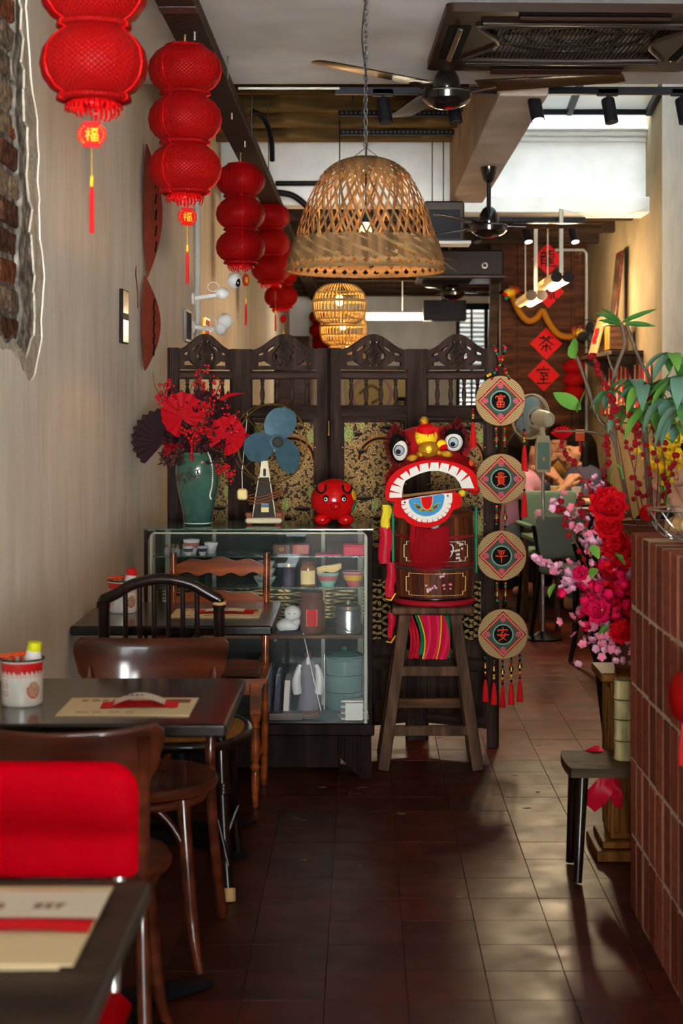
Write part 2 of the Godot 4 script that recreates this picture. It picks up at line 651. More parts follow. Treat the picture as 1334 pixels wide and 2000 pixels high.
	mat("ac_trim", "342c28", 0.35, 0.2)
	mat("dark_void", "0b0908", 0.9)
	mat("lantern_paper", "960809", 0.5, 0.0, {"bump": picture(64, 64, honeycomb), "deep": 0.35, "uv": Vector3(26, 30, 1), "back": "480000"})
	mat("foil_red", "c80d10", 0.22, 0.15)
	mat("tag_red", "a51410", 0.45)
	mat("card_gold", "e0ad22", 0.4, 0.2)
	mat("banner_red", "8e2616", 0.7, 0.0, {"tex": blotch, "tri": 3.0})
	mat("tassel_red", "c81618", 0.6, 0.0, {"sheen": 0.5})
	mat("thread_red", "a80f1c", 0.6)
	mat("fur_red", "980b0e", 0.8, 0.0, {"sheen": 0.6})
	mat("paint_red", "b80c10", 0.5, 0.0, {"spec": 0.1})
	mat("red_gloss", "a80b0e", 0.22, 0.0, {"coat": 0.5, "coat_rough": 0.05})
	mat("red_vinyl", "86000a", 0.5, 0.0, {"spec": 0.05})
	mat("red_paper", "c21420", 0.6)
	mat("white_paper", "e6ded2", 0.7)
	mat("cream_paper", "d9c6a0", 0.7)
	mat("ink", "1a1412", 0.6)
	mat("ink_brown", "6e4a3c", 0.7)
	mat("paint_white", "d8d6cc", 0.5)
	mat("paint_black", "100e0e", 0.35)
	mat("paint_yellow", "e2c01e", 0.45)
	mat("paint_blue", "1c7ab0", 0.4)
	mat("paint_green", "5fa02c", 0.45)
	mat("paint_darkred", "8a1420", 0.45)
	mat("eye_grey", "9aa4b4", 0.25)
	mat("satin_red", "b00d26", 0.35, 0.0, {"sheen": 0.5})
	mat("satin_magenta", "c0143c", 0.4, 0.0, {"sheen": 0.6})
	mat("satin_green", "0f6a42", 0.4, 0.0, {"sheen": 0.5})
	mat("satin_yellow", "d8c02a", 0.35, 0.0, {"sheen": 0.5})
	mat("stave_wood", "7a3c22", 0.45, 0.0, {"tex": grain, "tri": 3.0, "world": false, "coat": 0.4})
	mat("stave_wood_dark", "5c2c20", 0.45, 0.0, {"tex": grain, "tri": 3.0, "world": false, "coat": 0.4})
	mat("stave_wood_pale", "8c4f2c", 0.45, 0.0, {"tex": grain, "tri": 3.0, "world": false, "coat": 0.15})
	mat("pane", "7a9690", 0.02, 0.0, {"alpha": 0.07})
	mat("pane_edge", "5f8a78", 0.1, 0.0, {"alpha": 0.5})
	mat("roof_pane", "eef4f4", 0.5, 0.0, {"alpha": 0.928})
	mat("frosted_pane", "eef4f4", 0.5, 0.0, {"alpha": 0.97})
	mat("clear_plastic", "f0f0f0", 0.1, 0.0, {"alpha": 0.2})
	mat("cabinet_strip", "a9aa95", 0.55)
	mat("vase_glaze", "a2a8a6", 0.18, 0.0, {"tex": picture(128, 128, glaze), "coat": 0.6})
	mat("pearl", "e6e0d2", 0.25)
	mat("fan_blue", "44606e", 0.35, 0.1, {"tex": blotch, "tri": 6.0, "world": false})
	mat("fan_pale_blue", "6f9cae", 0.4, 0.0, {"back": "304a54"})
	mat("fan_cream", "c9bfa0", 0.4)
	mat("fan_dark", "2a231e", 0.5)
	mat("cord", "7a4630", 0.6)
	mat("enamel_white", "e4e2da", 0.2, 0.0, {"coat": 0.5})
	mat("enamel_print", "ffffff", 0.2, 0.0, {"tex": picture(512, 128, mug_print), "coat": 0.5})
	mat("enamel_green", "355c56", 0.25, 0.0, {"coat": 0.4})
	mat("jar_purple", "3b3148", 0.3)
	mat("jar_brown", "5a3226", 0.3)
	mat("jar_amber", "7a4a20", 0.2)
	mat("label_cream", "e0c98a", 0.6)
	mat("ceramic_white", "dcdcd8", 0.2, 0.0, {"coat": 0.4})
	mat("ceramic_mint", "7fb0a2", 0.3)
	mat("ceramic_yellow", "c9a03a", 0.3)
	mat("ceramic_pink", "b05a54", 0.3)
	mat("scene_panel", "ffffff", 0.38, 0.15, {"tex": picture(384, 512, landscape)})
	mat("leaf_panel", "ffffff", 0.45, 0.3, {"tex": picture(160, 256, gilt_leaves)})
	mat("embroidery", "ffffff", 0.75, 0.0, {"tex": picture(256, 256, stitchwork)})
	mat("foliage_dark", "351a1e", 0.7)
	mat("foliage_brown", "4a2c26", 0.8)
	mat("palm_red", "9e0d18", 0.55, 0.0, {"back": "500008"})
	mat("palm_dark", "2c1c20", 0.6)
	mat("berry_red", "a80c16", 0.25, 0.0, {"coat": 0.5})
	mat("berry_velvet", "740a14", 0.85, 0.0, {"sheen": 0.15})
	mat("twig", "5a3420", 0.8)
	mat("twig_grey", "6a5a4c", 0.85, 0.0, {"tex": blotch, "tri": 20.0})
	mat("blossom_pink", "e07a96", 0.6, 0.0, {"back": "5a2030"})
	mat("blossom_pale", "d9a0b8", 0.6, 0.0, {"back": "50303c"})
	mat("blossom_rose", "c81048", 0.6, 0.0, {"back": "500018"})
	mat("peony_red", "b40914", 0.6, 0.0, {"back": "5a0006"})
	mat("stamen", "e0b040", 0.6)
	mat("blossom_yellow", "e8b81c", 0.6, 0.0, {"back": "5a4404"})
	mat("leaf_green", "3c6c34", 0.35, 0.0, {"back": "2c4a10"})
	mat("leaf_light", "5c8a3a", 0.4, 0.0, {"back": "3c5a14"})
	mat("leaf_blue", "587a68", 0.3, 0.0, {"back": "24402c"})
	mat("face_brick0", "844434", 0.75, 0.0, {"tex": blotch, "tri": 6.0, "bump": fine, "deep": 0.12})
	mat("face_brick1", "733a2e", 0.7, 0.0, {"tex": blotch, "tri": 6.0, "bump": fine, "deep": 0.12})
	mat("face_brick2", "925040", 0.75, 0.0, {"tex": blotch, "tri": 6.0, "bump": fine, "deep": 0.12})
	mat("mortar", "d2c2ac", 0.95, 0.0, {"tex": blotch, "tri": 9.0})
	mat("blind_slat", "6b3c22", 0.6, 0.0, {"tex": grain_across, "tri": 2.0})
	mat("diamond_red", "cc1010", 0.55)
	mat("garland_yellow", "8e5810", 0.7)
	mat("chair_mint", "b4dcc0", 0.6, 0.0, {"tex": fine, "tri": 14.0, "world": false})
	mat("chair_grey", "a0a898", 0.8, 0.0, {"tex": fine, "tri": 20.0, "world": false})
	mat("skin", "c08a6c", 0.55, 0.0, {"spec": 0.35})
	mat("hair", "140e0c", 0.45)
	mat("cloth_mustard", "9a7238", 0.85)
	mat("cloth_grey", "6c6470", 0.85)
	mat("cloth_black", "1c1a1e", 0.85)
	mat("cloth_print", "6a6a86", 0.85, 0.0, {"tex": fine, "tri": 16.0, "world": false})
	mat("denim", "5f6670", 0.85)
	mat("bulb", "ffe2b0", 0.4, 0.0, {"glow": "ffc46a", "power": 8.0})
	mat("bulb_small", "ffe2b0", 0.4, 0.0, {"glow": "ffd08a", "power": 10.0})
	mat("tube_glow", "fff0d0", 0.4, 0.0, {"glow": "ffe4b4", "power": 1.5})
	mat("bamboo_glow", "d8b070", 0.5, 0.0, {"glow": "e8b060", "power": 0.5})
	mat("spot_glow", "ffffff", 0.4, 0.0, {"glow": "fff0dc", "power": 6.0})


func turned(im: Image) -> Image:
	var o: Image = im.duplicate()
	o.rotate_90(CLOCKWISE)
	return o


func cane_weave(px: int, py: int) -> Color:
	var k := 1.0 if (px % 16 < 3 or py % 16 < 3 or absi(px % 16 - py % 16) < 2 or absi(15 - px % 16 - py % 16) < 2) else 0.3
	return Color(k, k * 0.95, k * 0.85)


func herring(px: int, py: int) -> Color:
	var band := int(px / 16)
	var s := (py + (px % 16 if band % 2 else 15 - px % 16)) % 8
	var k := 0.5 + 0.5 * sin(PI * s / 7.0)
	return Color(k, k, k)


func slots(px: int, py: int) -> Color:
	var row := int(py / 16)
	var k := 0.35 if (py % 16 > 5 and py % 16 < 11 and (px + row % 2 * 16) % 32 > 6 and (px + row % 2 * 16) % 32 < 26) else 1.0
	return Color(k, k, k)


func honeycomb(px: int, py: int) -> Color:
	var a := absf(fposmod((px + py) / 32.0, 1.0) - 0.5) * 2.0
	var b := absf(fposmod((px - py) / 32.0, 1.0) - 0.5) * 2.0
	var k := 1.0 - minf(1.0, minf(1.0 - a, 1.0 - b) * 4.0)
	return Color(k, k, k)


var gn := noise(0.02, 5)
func glaze(px: int, py: int) -> Color:
	var g := gn.get_noise_2d(px * 1.5, py) * 0.5 + 0.5
	var h := 1.0 - py / 128.0
	return Color("2f5f5c").lerp(Color("5f8a72"), clampf(g * 1.2, 0, 1)).lerp(Color("3c6a80"), clampf(0.6 - h * 1.4, 0, 1)).lerp(Color("70905a"), clampf(gn.get_noise_2d(px * 2.0 + 300, py * 2.0) * 1.2 - 0.1, 0, 0.7))


func mug_print(px: int, py: int) -> Color:
	var white := Color("e6e3da")
	var red := Color("b8161a")
	var v := py / 128.0
	var lace := 0.24 + 0.035 * sin(px * TAU / 20.0) + 0.02 * sin(px * TAU / 10.0)
	if v < lace:
		return red
	if v < lace + 0.10 and (px % 10 < 4) and (py % 8 < 5):
		return Color("c8504c")
	for cx in [64, 192, 320, 448]:
		var q := Vector2(px - cx, (py - 82) * 1.0)
		if (cx / 64) % 4 == 1:
			# double joy sign in pale red
			var ax := absf(q.x)
			if ax < 26 and absf(q.y) < 30:
				var gx := fposmod(ax, 26.0)
				if (gx > 2 and gx < 22 and int(absf(q.y + 30.0)) % 12 < 3) or (absf(gx - 12.0) < 1.5 and q.y < -6) or (absf(gx - 5.0) < 1.2 and int(absf(q.y + 30)) % 24 > 11) or (absf(gx - 19.0) < 1.2 and int(absf(q.y + 30)) % 24 > 11):
					return Color("d08880")
		else:
			var r := q.length()
			if r < 30:
				if r > 25:
					return red if q.y > -8 else white
				var f := gn.get_noise_2d(px * 9.0, py * 9.0)
				if f > 0.25:
					return Color("c8202a")
				if f > 0.05:
					return Color("d8a030")
				if f < -0.3:
					return Color("3a6a3a")
				if f < -0.15:
					return Color("35384a")
	return white


# the screen's gilt lacquer scene: water, rocks, boats, a bridge and trees
func landscape(px: int, py: int) -> Color:
	var u := px / 384.0
	var v := py / 512.0
	var f := gn.get_noise_2d(px * 4.5, py * 13.0)
	var g := gn.get_noise_2d(px * 1.3 + 50.0, py * 2.4)
	var gold := Color("7c5c38").lerp(Color("e0c084"), clampf(f * 1.1 + g * 0.9 + 0.5, 0, 1))
	var c := gold
	if v > 0.26 and v < 0.50:
		if fposmod(v * 60.0 + sin(u * 24.0) * 0.4 + f, 1.0) < 0.3:
			c = gold.lerp(Color("7a5a34"), 0.6)
	elif f < -0.2 or gn.get_noise_2d(px * 14.0, py * 14.0) < -0.38:
		c = Color("4a3022").lerp(Color("7a5636"), clampf(g + 0.4, 0, 1))
	if v > 0.52 and v < 0.60 and g > 0.0 or g > 0.16:
		c = Color("2c2420").lerp(Color("5a4836"), clampf(f * 1.5 + 0.3, 0, 1))
	var arch := absf(Vector2(u - 0.62, (v - 0.30) * 2.2).length() - 0.36)
	if v < 0.30 and arch < 0.05:
		c = Color("241a16") if arch < 0.02 else Color("8a5228").lerp(Color("c08048"), 0.5 + f)
	for s in [[0.2, 0.10, 0.11], [0.72, 0.05, 0.09], [0.3, 0.235, 0.06], [0.35, 0.60, 0.15], [0.8, 0.68, 0.13], [0.22, 0.83, 0.14], [0.65, 0.94, 0.16], [0.55, 0.76, 0.07]]:
		var q := Vector2((u - s[0]) / s[2], (v - s[1]) / 0.022)
		if absf(q.y) < 1.0 - 0.5 * absf(q.x) and absf(q.x) < 1.0:
			c = Color("1e1818") if q.y > -0.2 else Color("54443a")
	for s in [[0.08, 0.10, 0.11], [0.93, 0.12, 0.08], [0.12, 0.68, 0.11], [0.52, 0.65, 0.08], [0.86, 0.82, 0.12], [0.42, 0.90, 0.09], [0.3, 0.03, 0.06], [0.95, 0.55, 0.08]]:
		var q := Vector2(u - s[0], (v - s[1]) * 1.33)
		if q.length() < s[2] * (0.8 + 0.4 * gn.get_noise_2d(px * 6.0, py * 6.0 + 99)):
			c = Color("5a6638").lerp(Color("c2c078"), clampf(0.5 + f * 2.2, 0, 1))
	return c


func gilt_leaves(px: int, py: int) -> Color:
	var best := 0.0
	for k in 2:
		var g := Vector2(fposmod(px + k * 16, 32) - 16, fposmod(py + k * 12 + int((px + k * 16) / 32) * 10, 26) - 13)
		var a := (0.7 if (int((px + k * 16) / 32) + int((py + k * 12) / 26)) % 2 else -0.8) + k
		g = g.rotated(a)
		best = maxf(best, 1.0 - Vector2(g.x / 14.0, g.y / 6.0).length())
		if best > 0.0 and absf(g.y) < 0.7:
			best = 0.05
	return Color("15110e").lerp(Color("c8a868"), clampf(best * 3.0, 0, 1))


func stitchwork(px: int, py: int) -> Color:
	var q := Vector2(px - 127.5, py - 127.5) / 127.5
	var m := maxf(absf(q.x), absf(q.y))
	var c := Color("15120f")
	if m > 0.985:
		return Color("2a1410")
	if m > 0.83:
		var along := q.x if absf(q.y) > absf(q.x) else q.y
		var d := Vector2(fposmod(along * 12.0, 1.0) - 0.5, (m - 0.907) * 12.0)
		if d.length() < 0.2:
			return Color("7a1a16")
		if d.length() < 0.42:
			return Color("e8b090")
		return Color("b02318")
	var r := q.length()
	if r < 0.56:
		return Color("0e0c0c")
	if r < 0.64:
		return Color("5f8a7c").lerp(Color("8fb0a0"), 0.5 + 0.5 * sin(q.angle() * 60.0))
	for k in 4:
		var e := q - Vector2(0.66, 0.66).rotated(k * PI / 2)
		var rr := e.length() * (1.0 + 0.18 * cos(e.angle() * 7.0))
		if rr < 0.05:
			return Color("e0762c")
		if rr < 0.12:
			return Color("c8225a")
		if rr < 0.145:
			return Color("e890b0")
	var f := gn.get_noise_2d(px * 11.0, py * 11.0)
	if f > 0.18:
		return Color("5c7844")
	if f > 0.06:
		return Color("7a3c50") if f > 0.11 else Color("6e6238")
	if f < -0.2:
		return Color("386470")
	return c


func shell() -> void:
	var side := Transform3D(Basis(Vector3(0, 0, -1), Vector3(0, 1, 0), Vector3(1, 0, 0)), Vector3.ZERO)   # x of an outline runs into the house
	# ---- left wall: plaster with a patch broken off down to the brick
	var hole := jag(poly([3.7, 2.747, 4.37, 2.747, 4.43, 2.45, 4.47, 2.34, 4.50, 2.30, 4.56, 2.24, 4.57, 2.10, 4.59, 1.96, 4.66, 1.80, 4.63, 1.715, 4.60, 1.60, 4.55, 1.55, 4.47, 1.50, 4.36, 1.525, 4.25, 1.57, 4.08, 1.58, 3.7, 1.6]), 0.015, 7)
	var b := mb()
	b.x = side
	b.prism(poly([-4.1, 0, 20.2, 0, 20.2, 3.6, -4.1, 3.6]), WALL - 0.03, WALL, 30.0, [hole])
	var wl := struct("wall_left", b, mat("plaster"))
	b = mb()
	b.box(Vector3(WALL - 0.124, 1.8, -8.05), Vector3(0.2, 3.6, 24.3), 0.0)
	part(wl, "brick_core", b, mat("scratch_coat"))
	# two thinner coats stepping back from the broken edge
	var inner := jag(poly([3.7, 2.74, 4.27, 2.74, 4.31, 2.5, 4.29, 2.3, 4.36, 2.12, 4.40, 1.95, 4.36, 1.8, 4.40, 1.70, 4.36, 1.62, 4.2, 1.60, 3.7, 1.64]), 0.025, 8)
	b = mb()
	b.x = side
	b.prism(Geometry2D.offset_polygon(hole, 0.02)[0], WALL - 0.05, WALL - 0.011, 30.0, [inner])
	part(wl, "scratch_coat", b, mat("scratch_coat"))
	var mid := jag(poly([3.7, 2.74, 4.31, 2.74, 4.36, 2.45, 4.40, 2.3, 4.45, 2.2, 4.47, 2.0, 4.55, 1.8, 4.5, 1.62, 4.42, 1.56, 4.3, 1.60, 3.7, 1.63]), 0.03, 9)
	b = mb()
	b.x = side
	b.prism(Geometry2D.offset_polygon(hole, 0.015)[0], WALL - 0.010, WALL - 0.004, 30.0, [mid])
	part(wl, "plaster_coat", b, mat("broken_plaster"))
	var rng := RandomNumberGenerator.new()
	rng.seed = 4
	for row in 16:
		for k in 4:
			var d := 3.72 + k * 0.226 + (0.113 if row % 2 else 0.0)
			var y := 1.56 + row * 0.077
			if d > 4.46 or y > 2.74:
				continue
			b = mb()
			b.box(Vector3.ZERO, Vector3(0.1, 0.062 + rng.randf() * 0.006, 0.205 + rng.randf() * 0.01), 0.007)
			part(wl, "brick", b, mat("old_brick%d" % rng.randi_range(0, 3)), Vector3(WALL - 0.0665 + rng.randf_range(-0.003, 0.004), y, -d), Vector3(rng.randf_range(-0.03, 0.03), rng.randf_range(-0.03, 0.03), rng.randf_range(-0.06, 0.06)))
	# ---- floor of red cement tiles, laid one by one where they can be told apart
	b = mb()
	b.box(Vector3(0.45, -0.102, -8.05), Vector3(2.9, 0.2, 24.3), 0.0)
	var fl := struct("floor", b, mat("floor_joint"))
	var tile := []
	for i in 4:
		tile.append(mb().box(Vector3.ZERO, Vector3(0.1998, 0.012, 0.1980), 0.0012).mesh())
	var rest := mb()
	for iz in range(-20, 100):
		for ix in range(-6, 10):
			var x0 := 0.107 + 0.2009 * ix + 0.1
			var d0 := 0.21 + 0.199 * iz
			if x0 < WALL or x0 > EAST + 0.1:
				continue
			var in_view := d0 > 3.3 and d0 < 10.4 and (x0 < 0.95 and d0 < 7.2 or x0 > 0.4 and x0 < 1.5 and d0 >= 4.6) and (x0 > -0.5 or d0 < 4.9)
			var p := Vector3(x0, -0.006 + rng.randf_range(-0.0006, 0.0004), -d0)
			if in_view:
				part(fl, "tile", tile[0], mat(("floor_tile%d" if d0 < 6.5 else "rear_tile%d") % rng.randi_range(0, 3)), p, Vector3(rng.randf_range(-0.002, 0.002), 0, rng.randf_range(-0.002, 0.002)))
			else:
				rest.box(p, Vector3(0.1985, 0.012, 0.1975), 0.0)
	var chips := mb()
	for i in 90:
		var d := rng.randf_range(4.6, 9.6)
		var x := rng.randf_range(0.3, 1.25) if d > 6.4 else rng.randf_range(-0.3, 0.7)
		if i > 45:
			d = 8.05 + rng.randfn() * 0.18
			x = rng.randf_range(0.55, 1.25)
		var p := PackedVector2Array()
		for k in 6:
			p.append(Vector2(cos(k * 1.05) * rng.randf_range(0.004, 0.022), sin(k * 1.05) * rng.randf_range(0.003, 0.012)))
		chips.x = Transform3D(Basis(Vector3.RIGHT, Vector3.FORWARD, Vector3.UP), Vector3(x, 0.0006, -d))
		chips.prism(p, 0.0, 0.0004)
	part(fl, "paint_flakes", chips, mat("plaster_tan"), Vector3.ZERO, Vector3.ZERO, "stuff")
	part(fl, "far_tiles", rest, mat("floor_plain"), Vector3.ZERO, Vector3.ZERO, "stuff")
	# ---- front ceiling slab, unseen front wall with its opening set to light the room, right wall
	b = mb()
	b.box(Vector3(0.45, 3.0, -1.28), Vector3(2.9, 0.5, 10.76), 0.01)
	struct("ceiling", b, mat("ceiling_paint"))
	b = mb()
	b.box(Vector3(EAST + 0.1, 1.9, -4.6), Vector3(0.2, 3.8, 17.6), 0.0)
	struct("wall_right", b, mat("plaster_tan"))
	b = mb()
	b.box(Vector3(EAST - 0.03, 1.9, -8.95), Vector3(0.12, 3.8, 0.8), 0.006)
	struct("pillar", b, mat("plaster_white"))
	b = mb()
	b.box(Vector3(0.45, 2.92, 4.1), Vector3(2.9, 0.5, 0.15), 0.0)
	struct("wall_front", b, mat("plaster_white"))
	# unseen covered walk along the street, placed to shade the front floor
	b = mb()
	b.box(Vector3(0.45, 2.9, 5.4), Vector3(9.0, 0.3, 2.6), 0.0)
	struct("ceiling_unseen_walk", b, mat("ceiling_paint"))
	b = mb()
	b.box(Vector3(0.45, -0.1, 5.4), Vector3(9.0, 0.2, 2.6), 0.0)
	struct("floor_unseen_walk", b, mat("floor_plain"))
	# ---- cross beam faces, timber ceiling of the middle bay
	b = mb()
	b.box(Vector3(-0.16, 3.42, -10.5), Vector3(1.53, 1.44, 0.2), 0.01)
	struct("wall_bulkhead", b, mat("plaster_white"))
	b = mb()
	b.box(Vector3(-0.16, 3.21, -8.53), Vector3(1.56, 0.06, 3.74), 0.0)
	var ct := struct("ceiling_timber", b, mat("timber"))
	for i in 9:
		part(ct, "plank", mb().box(Vector3.ZERO, Vector3(0.165, 0.012, 3.7), 0.003), mat("timber"), Vector3(-0.83 + i * 0.171, 3.176, -8.53))
	for i in 7:
		part(ct, "joist", mb().box(Vector3.ZERO, Vector3(1.54, 0.11, 0.055), 0.006), mat("timber"), Vector3(-0.16, 3.115, -6.95 - i * 0.52))
	b = mb()
	b.box(Vector3(0.66, 3.05, -8.53), Vector3(0.21, 0.7, 3.75), 0.012)
	struct("beam", b, mat("beam_paint"))


func jag(p: PackedVector2Array, amp: float, sd: int) -> PackedVector2Array:
	var r := RandomNumberGenerator.new()
	r.seed = sd
	var o := PackedVector2Array()
	for i in p.size():
		var q := p[(i + 1) % p.size()]
		var m := maxi(1, int((q - p[i]).length() / 0.035))
		if p[i].y > 2.7 and q.y > 2.7 or p[i].x < 3.75 and q.x < 3.75:
			m = 1
		for k in m:
			o.append(p[i].lerp(q, float(k) / m) + (Vector2(r.randf_range(-amp, amp), r.randf_range(-amp, amp)) if k else Vector2.ZERO))
	return o


func air_well() -> void:
	# white far wall of the air well over the lintel, with its moulding
	var b := mb()
	b.box(Vector3(1.3, 3.35, -10.5), Vector3(1.3, 1.30, 0.2), 0.004)
	struct("wall_well", b, mat("plaster_white"))
	b = mb()
	b.box(Vector3(1.23, 2.69, -10.43), Vector3(1.2, 0.1, 0.34), 0.006)
	struct("trim_1", b, mat("plaster_white"))
	b = mb()
	for i in 3:
		b.box(Vector3(1.3, 3.125 + i * 0.032, -10.4 + i * 0.014), Vector3(1.1, 0.034, 0.05 + i * 0.03), 0.01)
	struct("trim_2", b, mat("plaster_white"))
	# glass roof on dark bars
	b = mb()
	b.box(Vector3(1.3, 3.50, -10.38), Vector3(1.12, 0.04, 0.05), 0.003)
	b.box(Vector3(1.3, 3.265, -10.2), Vector3(1.12, 0.035, 0.04), 0.003)
	for x0 in [0.80, 1.3, 1.80]:
		b.bar(Vector3(x0, 3.265, -10.2), Vector3(x0, 3.80, -6.7), 0.035, 0.05)
	b.bar(Vector3(1.0, 3.2655, -10.2), Vector3(1.18, 3.50, -10.38), 0.03, 0.03)
	b.box(Vector3(1.3, 3.53, -8.4), Vector3(1.12, 0.04, 0.04), 0.003)
	var w := struct("window_1", b, mat("black_metal"))
	for i in 2:
		for k in 2:
			var p := mb()
			var z0 := -10.2 + k * 1.75
			var y0 := 3.285 + k * 0.265
			p.face(Vector3(0.8 + i * 0.5, y0, z0), Vector3(1.3 + i * 0.5, y0, z0), Vector3(1.3 + i * 0.5, y0 + 0.265, z0 + 1.75), Vector3(0.8 + i * 0.5, y0 + 0.265, z0 + 1.75))
			part(w, "pane", p, mat("roof_pane"))
	# upper walls of the well
	b = mb()
	b.box(Vector3(0.72, 3.75, -8.5), Vector3(0.12, 0.8, 3.8), 0.0)
	b.box(Vector3(1.3, 3.6, -6.58), Vector3(1.3, 0.75, 0.12), 0.0)
	struct("wall_well_upper", b, mat("plaster_white"))


func rear_room() -> void:
	var b := mb()
	b.box(Vector3(0.45, 2.86, -15.4), Vector3(2.9, 0.2, 9.8), 0.0)
	var c := struct("ceiling_rear", b, mat("timber_dark"))
	for i in 11:
		part(c, "joist", mb().box(Vector3.ZERO, Vector3(2.74, 0.1, 0.08), 0.005), mat("timber_dark"), Vector3(0.45, 2.71, -10.9 - i * 0.8))
	b = mb()
	b.box(Vector3(EAST + 0.1, 1.5, -16.8), Vector3(0.2, 3.0, 7.0), 0.0)
	struct("wall_right_rear", b, mat("plaster_tan"))
	b = mb()
	b.box(Vector3(1.48, 1.4, -13.25), Vector3(0.72, 2.8, 0.12), 0.0)
	struct("wall_partition", b, mat("timber_dark"))
	b = mb()
	b.box(Vector3(0.12, 1.4, -20.1), Vector3(2.1, 2.8, 0.2), 0.0)
	b.box(Vector3(1.45, 0.6, -20.1), Vector3(0.6, 1.2, 0.2), 0.0)
	b.box(Vector3(1.45, 2.72, -20.1), Vector3(0.6, 0.2, 0.2), 0.0)
	b.box(Vector3(1.78, 1.4, -20.1), Vector3(0.1, 2.8, 0.2), 0.0)
	struct("wall_back", b, mat("plaster"))
	# back window of louvres
	b = mb()
	for x0 in [1.17, 1.34, 1.52, 1.72]:
		b.box(Vector3(x0, 1.91, -20.0), Vector3(0.045 if x0 != 1.34 else 0.025, 1.44, 0.06), 0.003)
	b.box(Vector3(1.45, 2.6, -20.0), Vector3(0.6, 0.08, 0.06), 0.003)
	b.box(Vector3(1.45, 1.22, -20.0), Vector3(0.6, 0.06, 0.06), 0.003)
	var w := struct("window_2", b, mat("black_metal"))
	for i in 22:
		part(w, "slat", mb().box(Vector3.ZERO, Vector3(0.56, 0.006, 0.05), 0.001), mat("white_plastic"), Vector3(1.45, 1.3 + i * 0.058, -20.03), Vector3(0.6, 0, 0))
	b = mb()
	b.face(Vector3(1.15, 1.2, -20.12), Vector3(1.75, 1.2, -20.12), Vector3(1.75, 2.6, -20.12), Vector3(1.15, 2.6, -20.12))
	part(w, "pane", b, mat("frosted_pane"))


func small_table(called: String, label: String, x1: float, d0: float, d1: float, wood: String) -> void:
	var w = x1 - WALL - 0.008
	var t = thing(called, label, "table", Vector3(x1 - w * 0.5, 0, -(d0 + d1) * 0.5), 0.0, "square cafe tables along the plaster wall")
	var depth = d1 - d0
	part(t, "tabletop", mb().box(Vector3(0, 0.732, 0), Vector3(w, 0.03, depth), 0.006), mat(wood))
	part(t, "edge_strip", mb().box(Vector3(w * 0.5 - 0.002, 0.732, 0), Vector3(0.007, 0.024, depth - 0.012), 0.003), mat("steel_dark"))
	part(t, "pedestal", mb().lathe([Vector2(0.0, 0.03), Vector2(0.04, 0.03), Vector2(0.033, 0.1), Vector2(0.033, 0.66), Vector2(0.06, 0.715), Vector2(0.0, 0.716)], 16), mat("black_metal"))
	for k in 4:
		var b = mb(Vector3.ZERO, Vector3(0, PI / 4 + k * PI / 2, 0))
		b.prism(poly([0, 0.004, 0.30, 0.004, 0.30, 0.018, 0.05, 0.045, 0, 0.045]), -0.03, 0.03)
		part(t, "foot", b, mat("black_metal"))


func tables_and_chairs() -> void:
	small_table("cafe_table", "brown worn cafe table closest to the street door, in front of the red chair", -0.312, 1.72, 2.36, "table_wood_worn")
	small_table("cafe_table", "dark glossy cafe table between the two curved-back wooden chairs", -0.298, 3.49, 4.07, "table_wood")
	small_table("cafe_table", "dark glossy cafe table between black arched chair and orange wooden chair", -0.284, 5.0, 5.60, "table_wood")
	bentwood()
	red_chair()
	arched_chair()
	ladder_chair()
	on_tables()


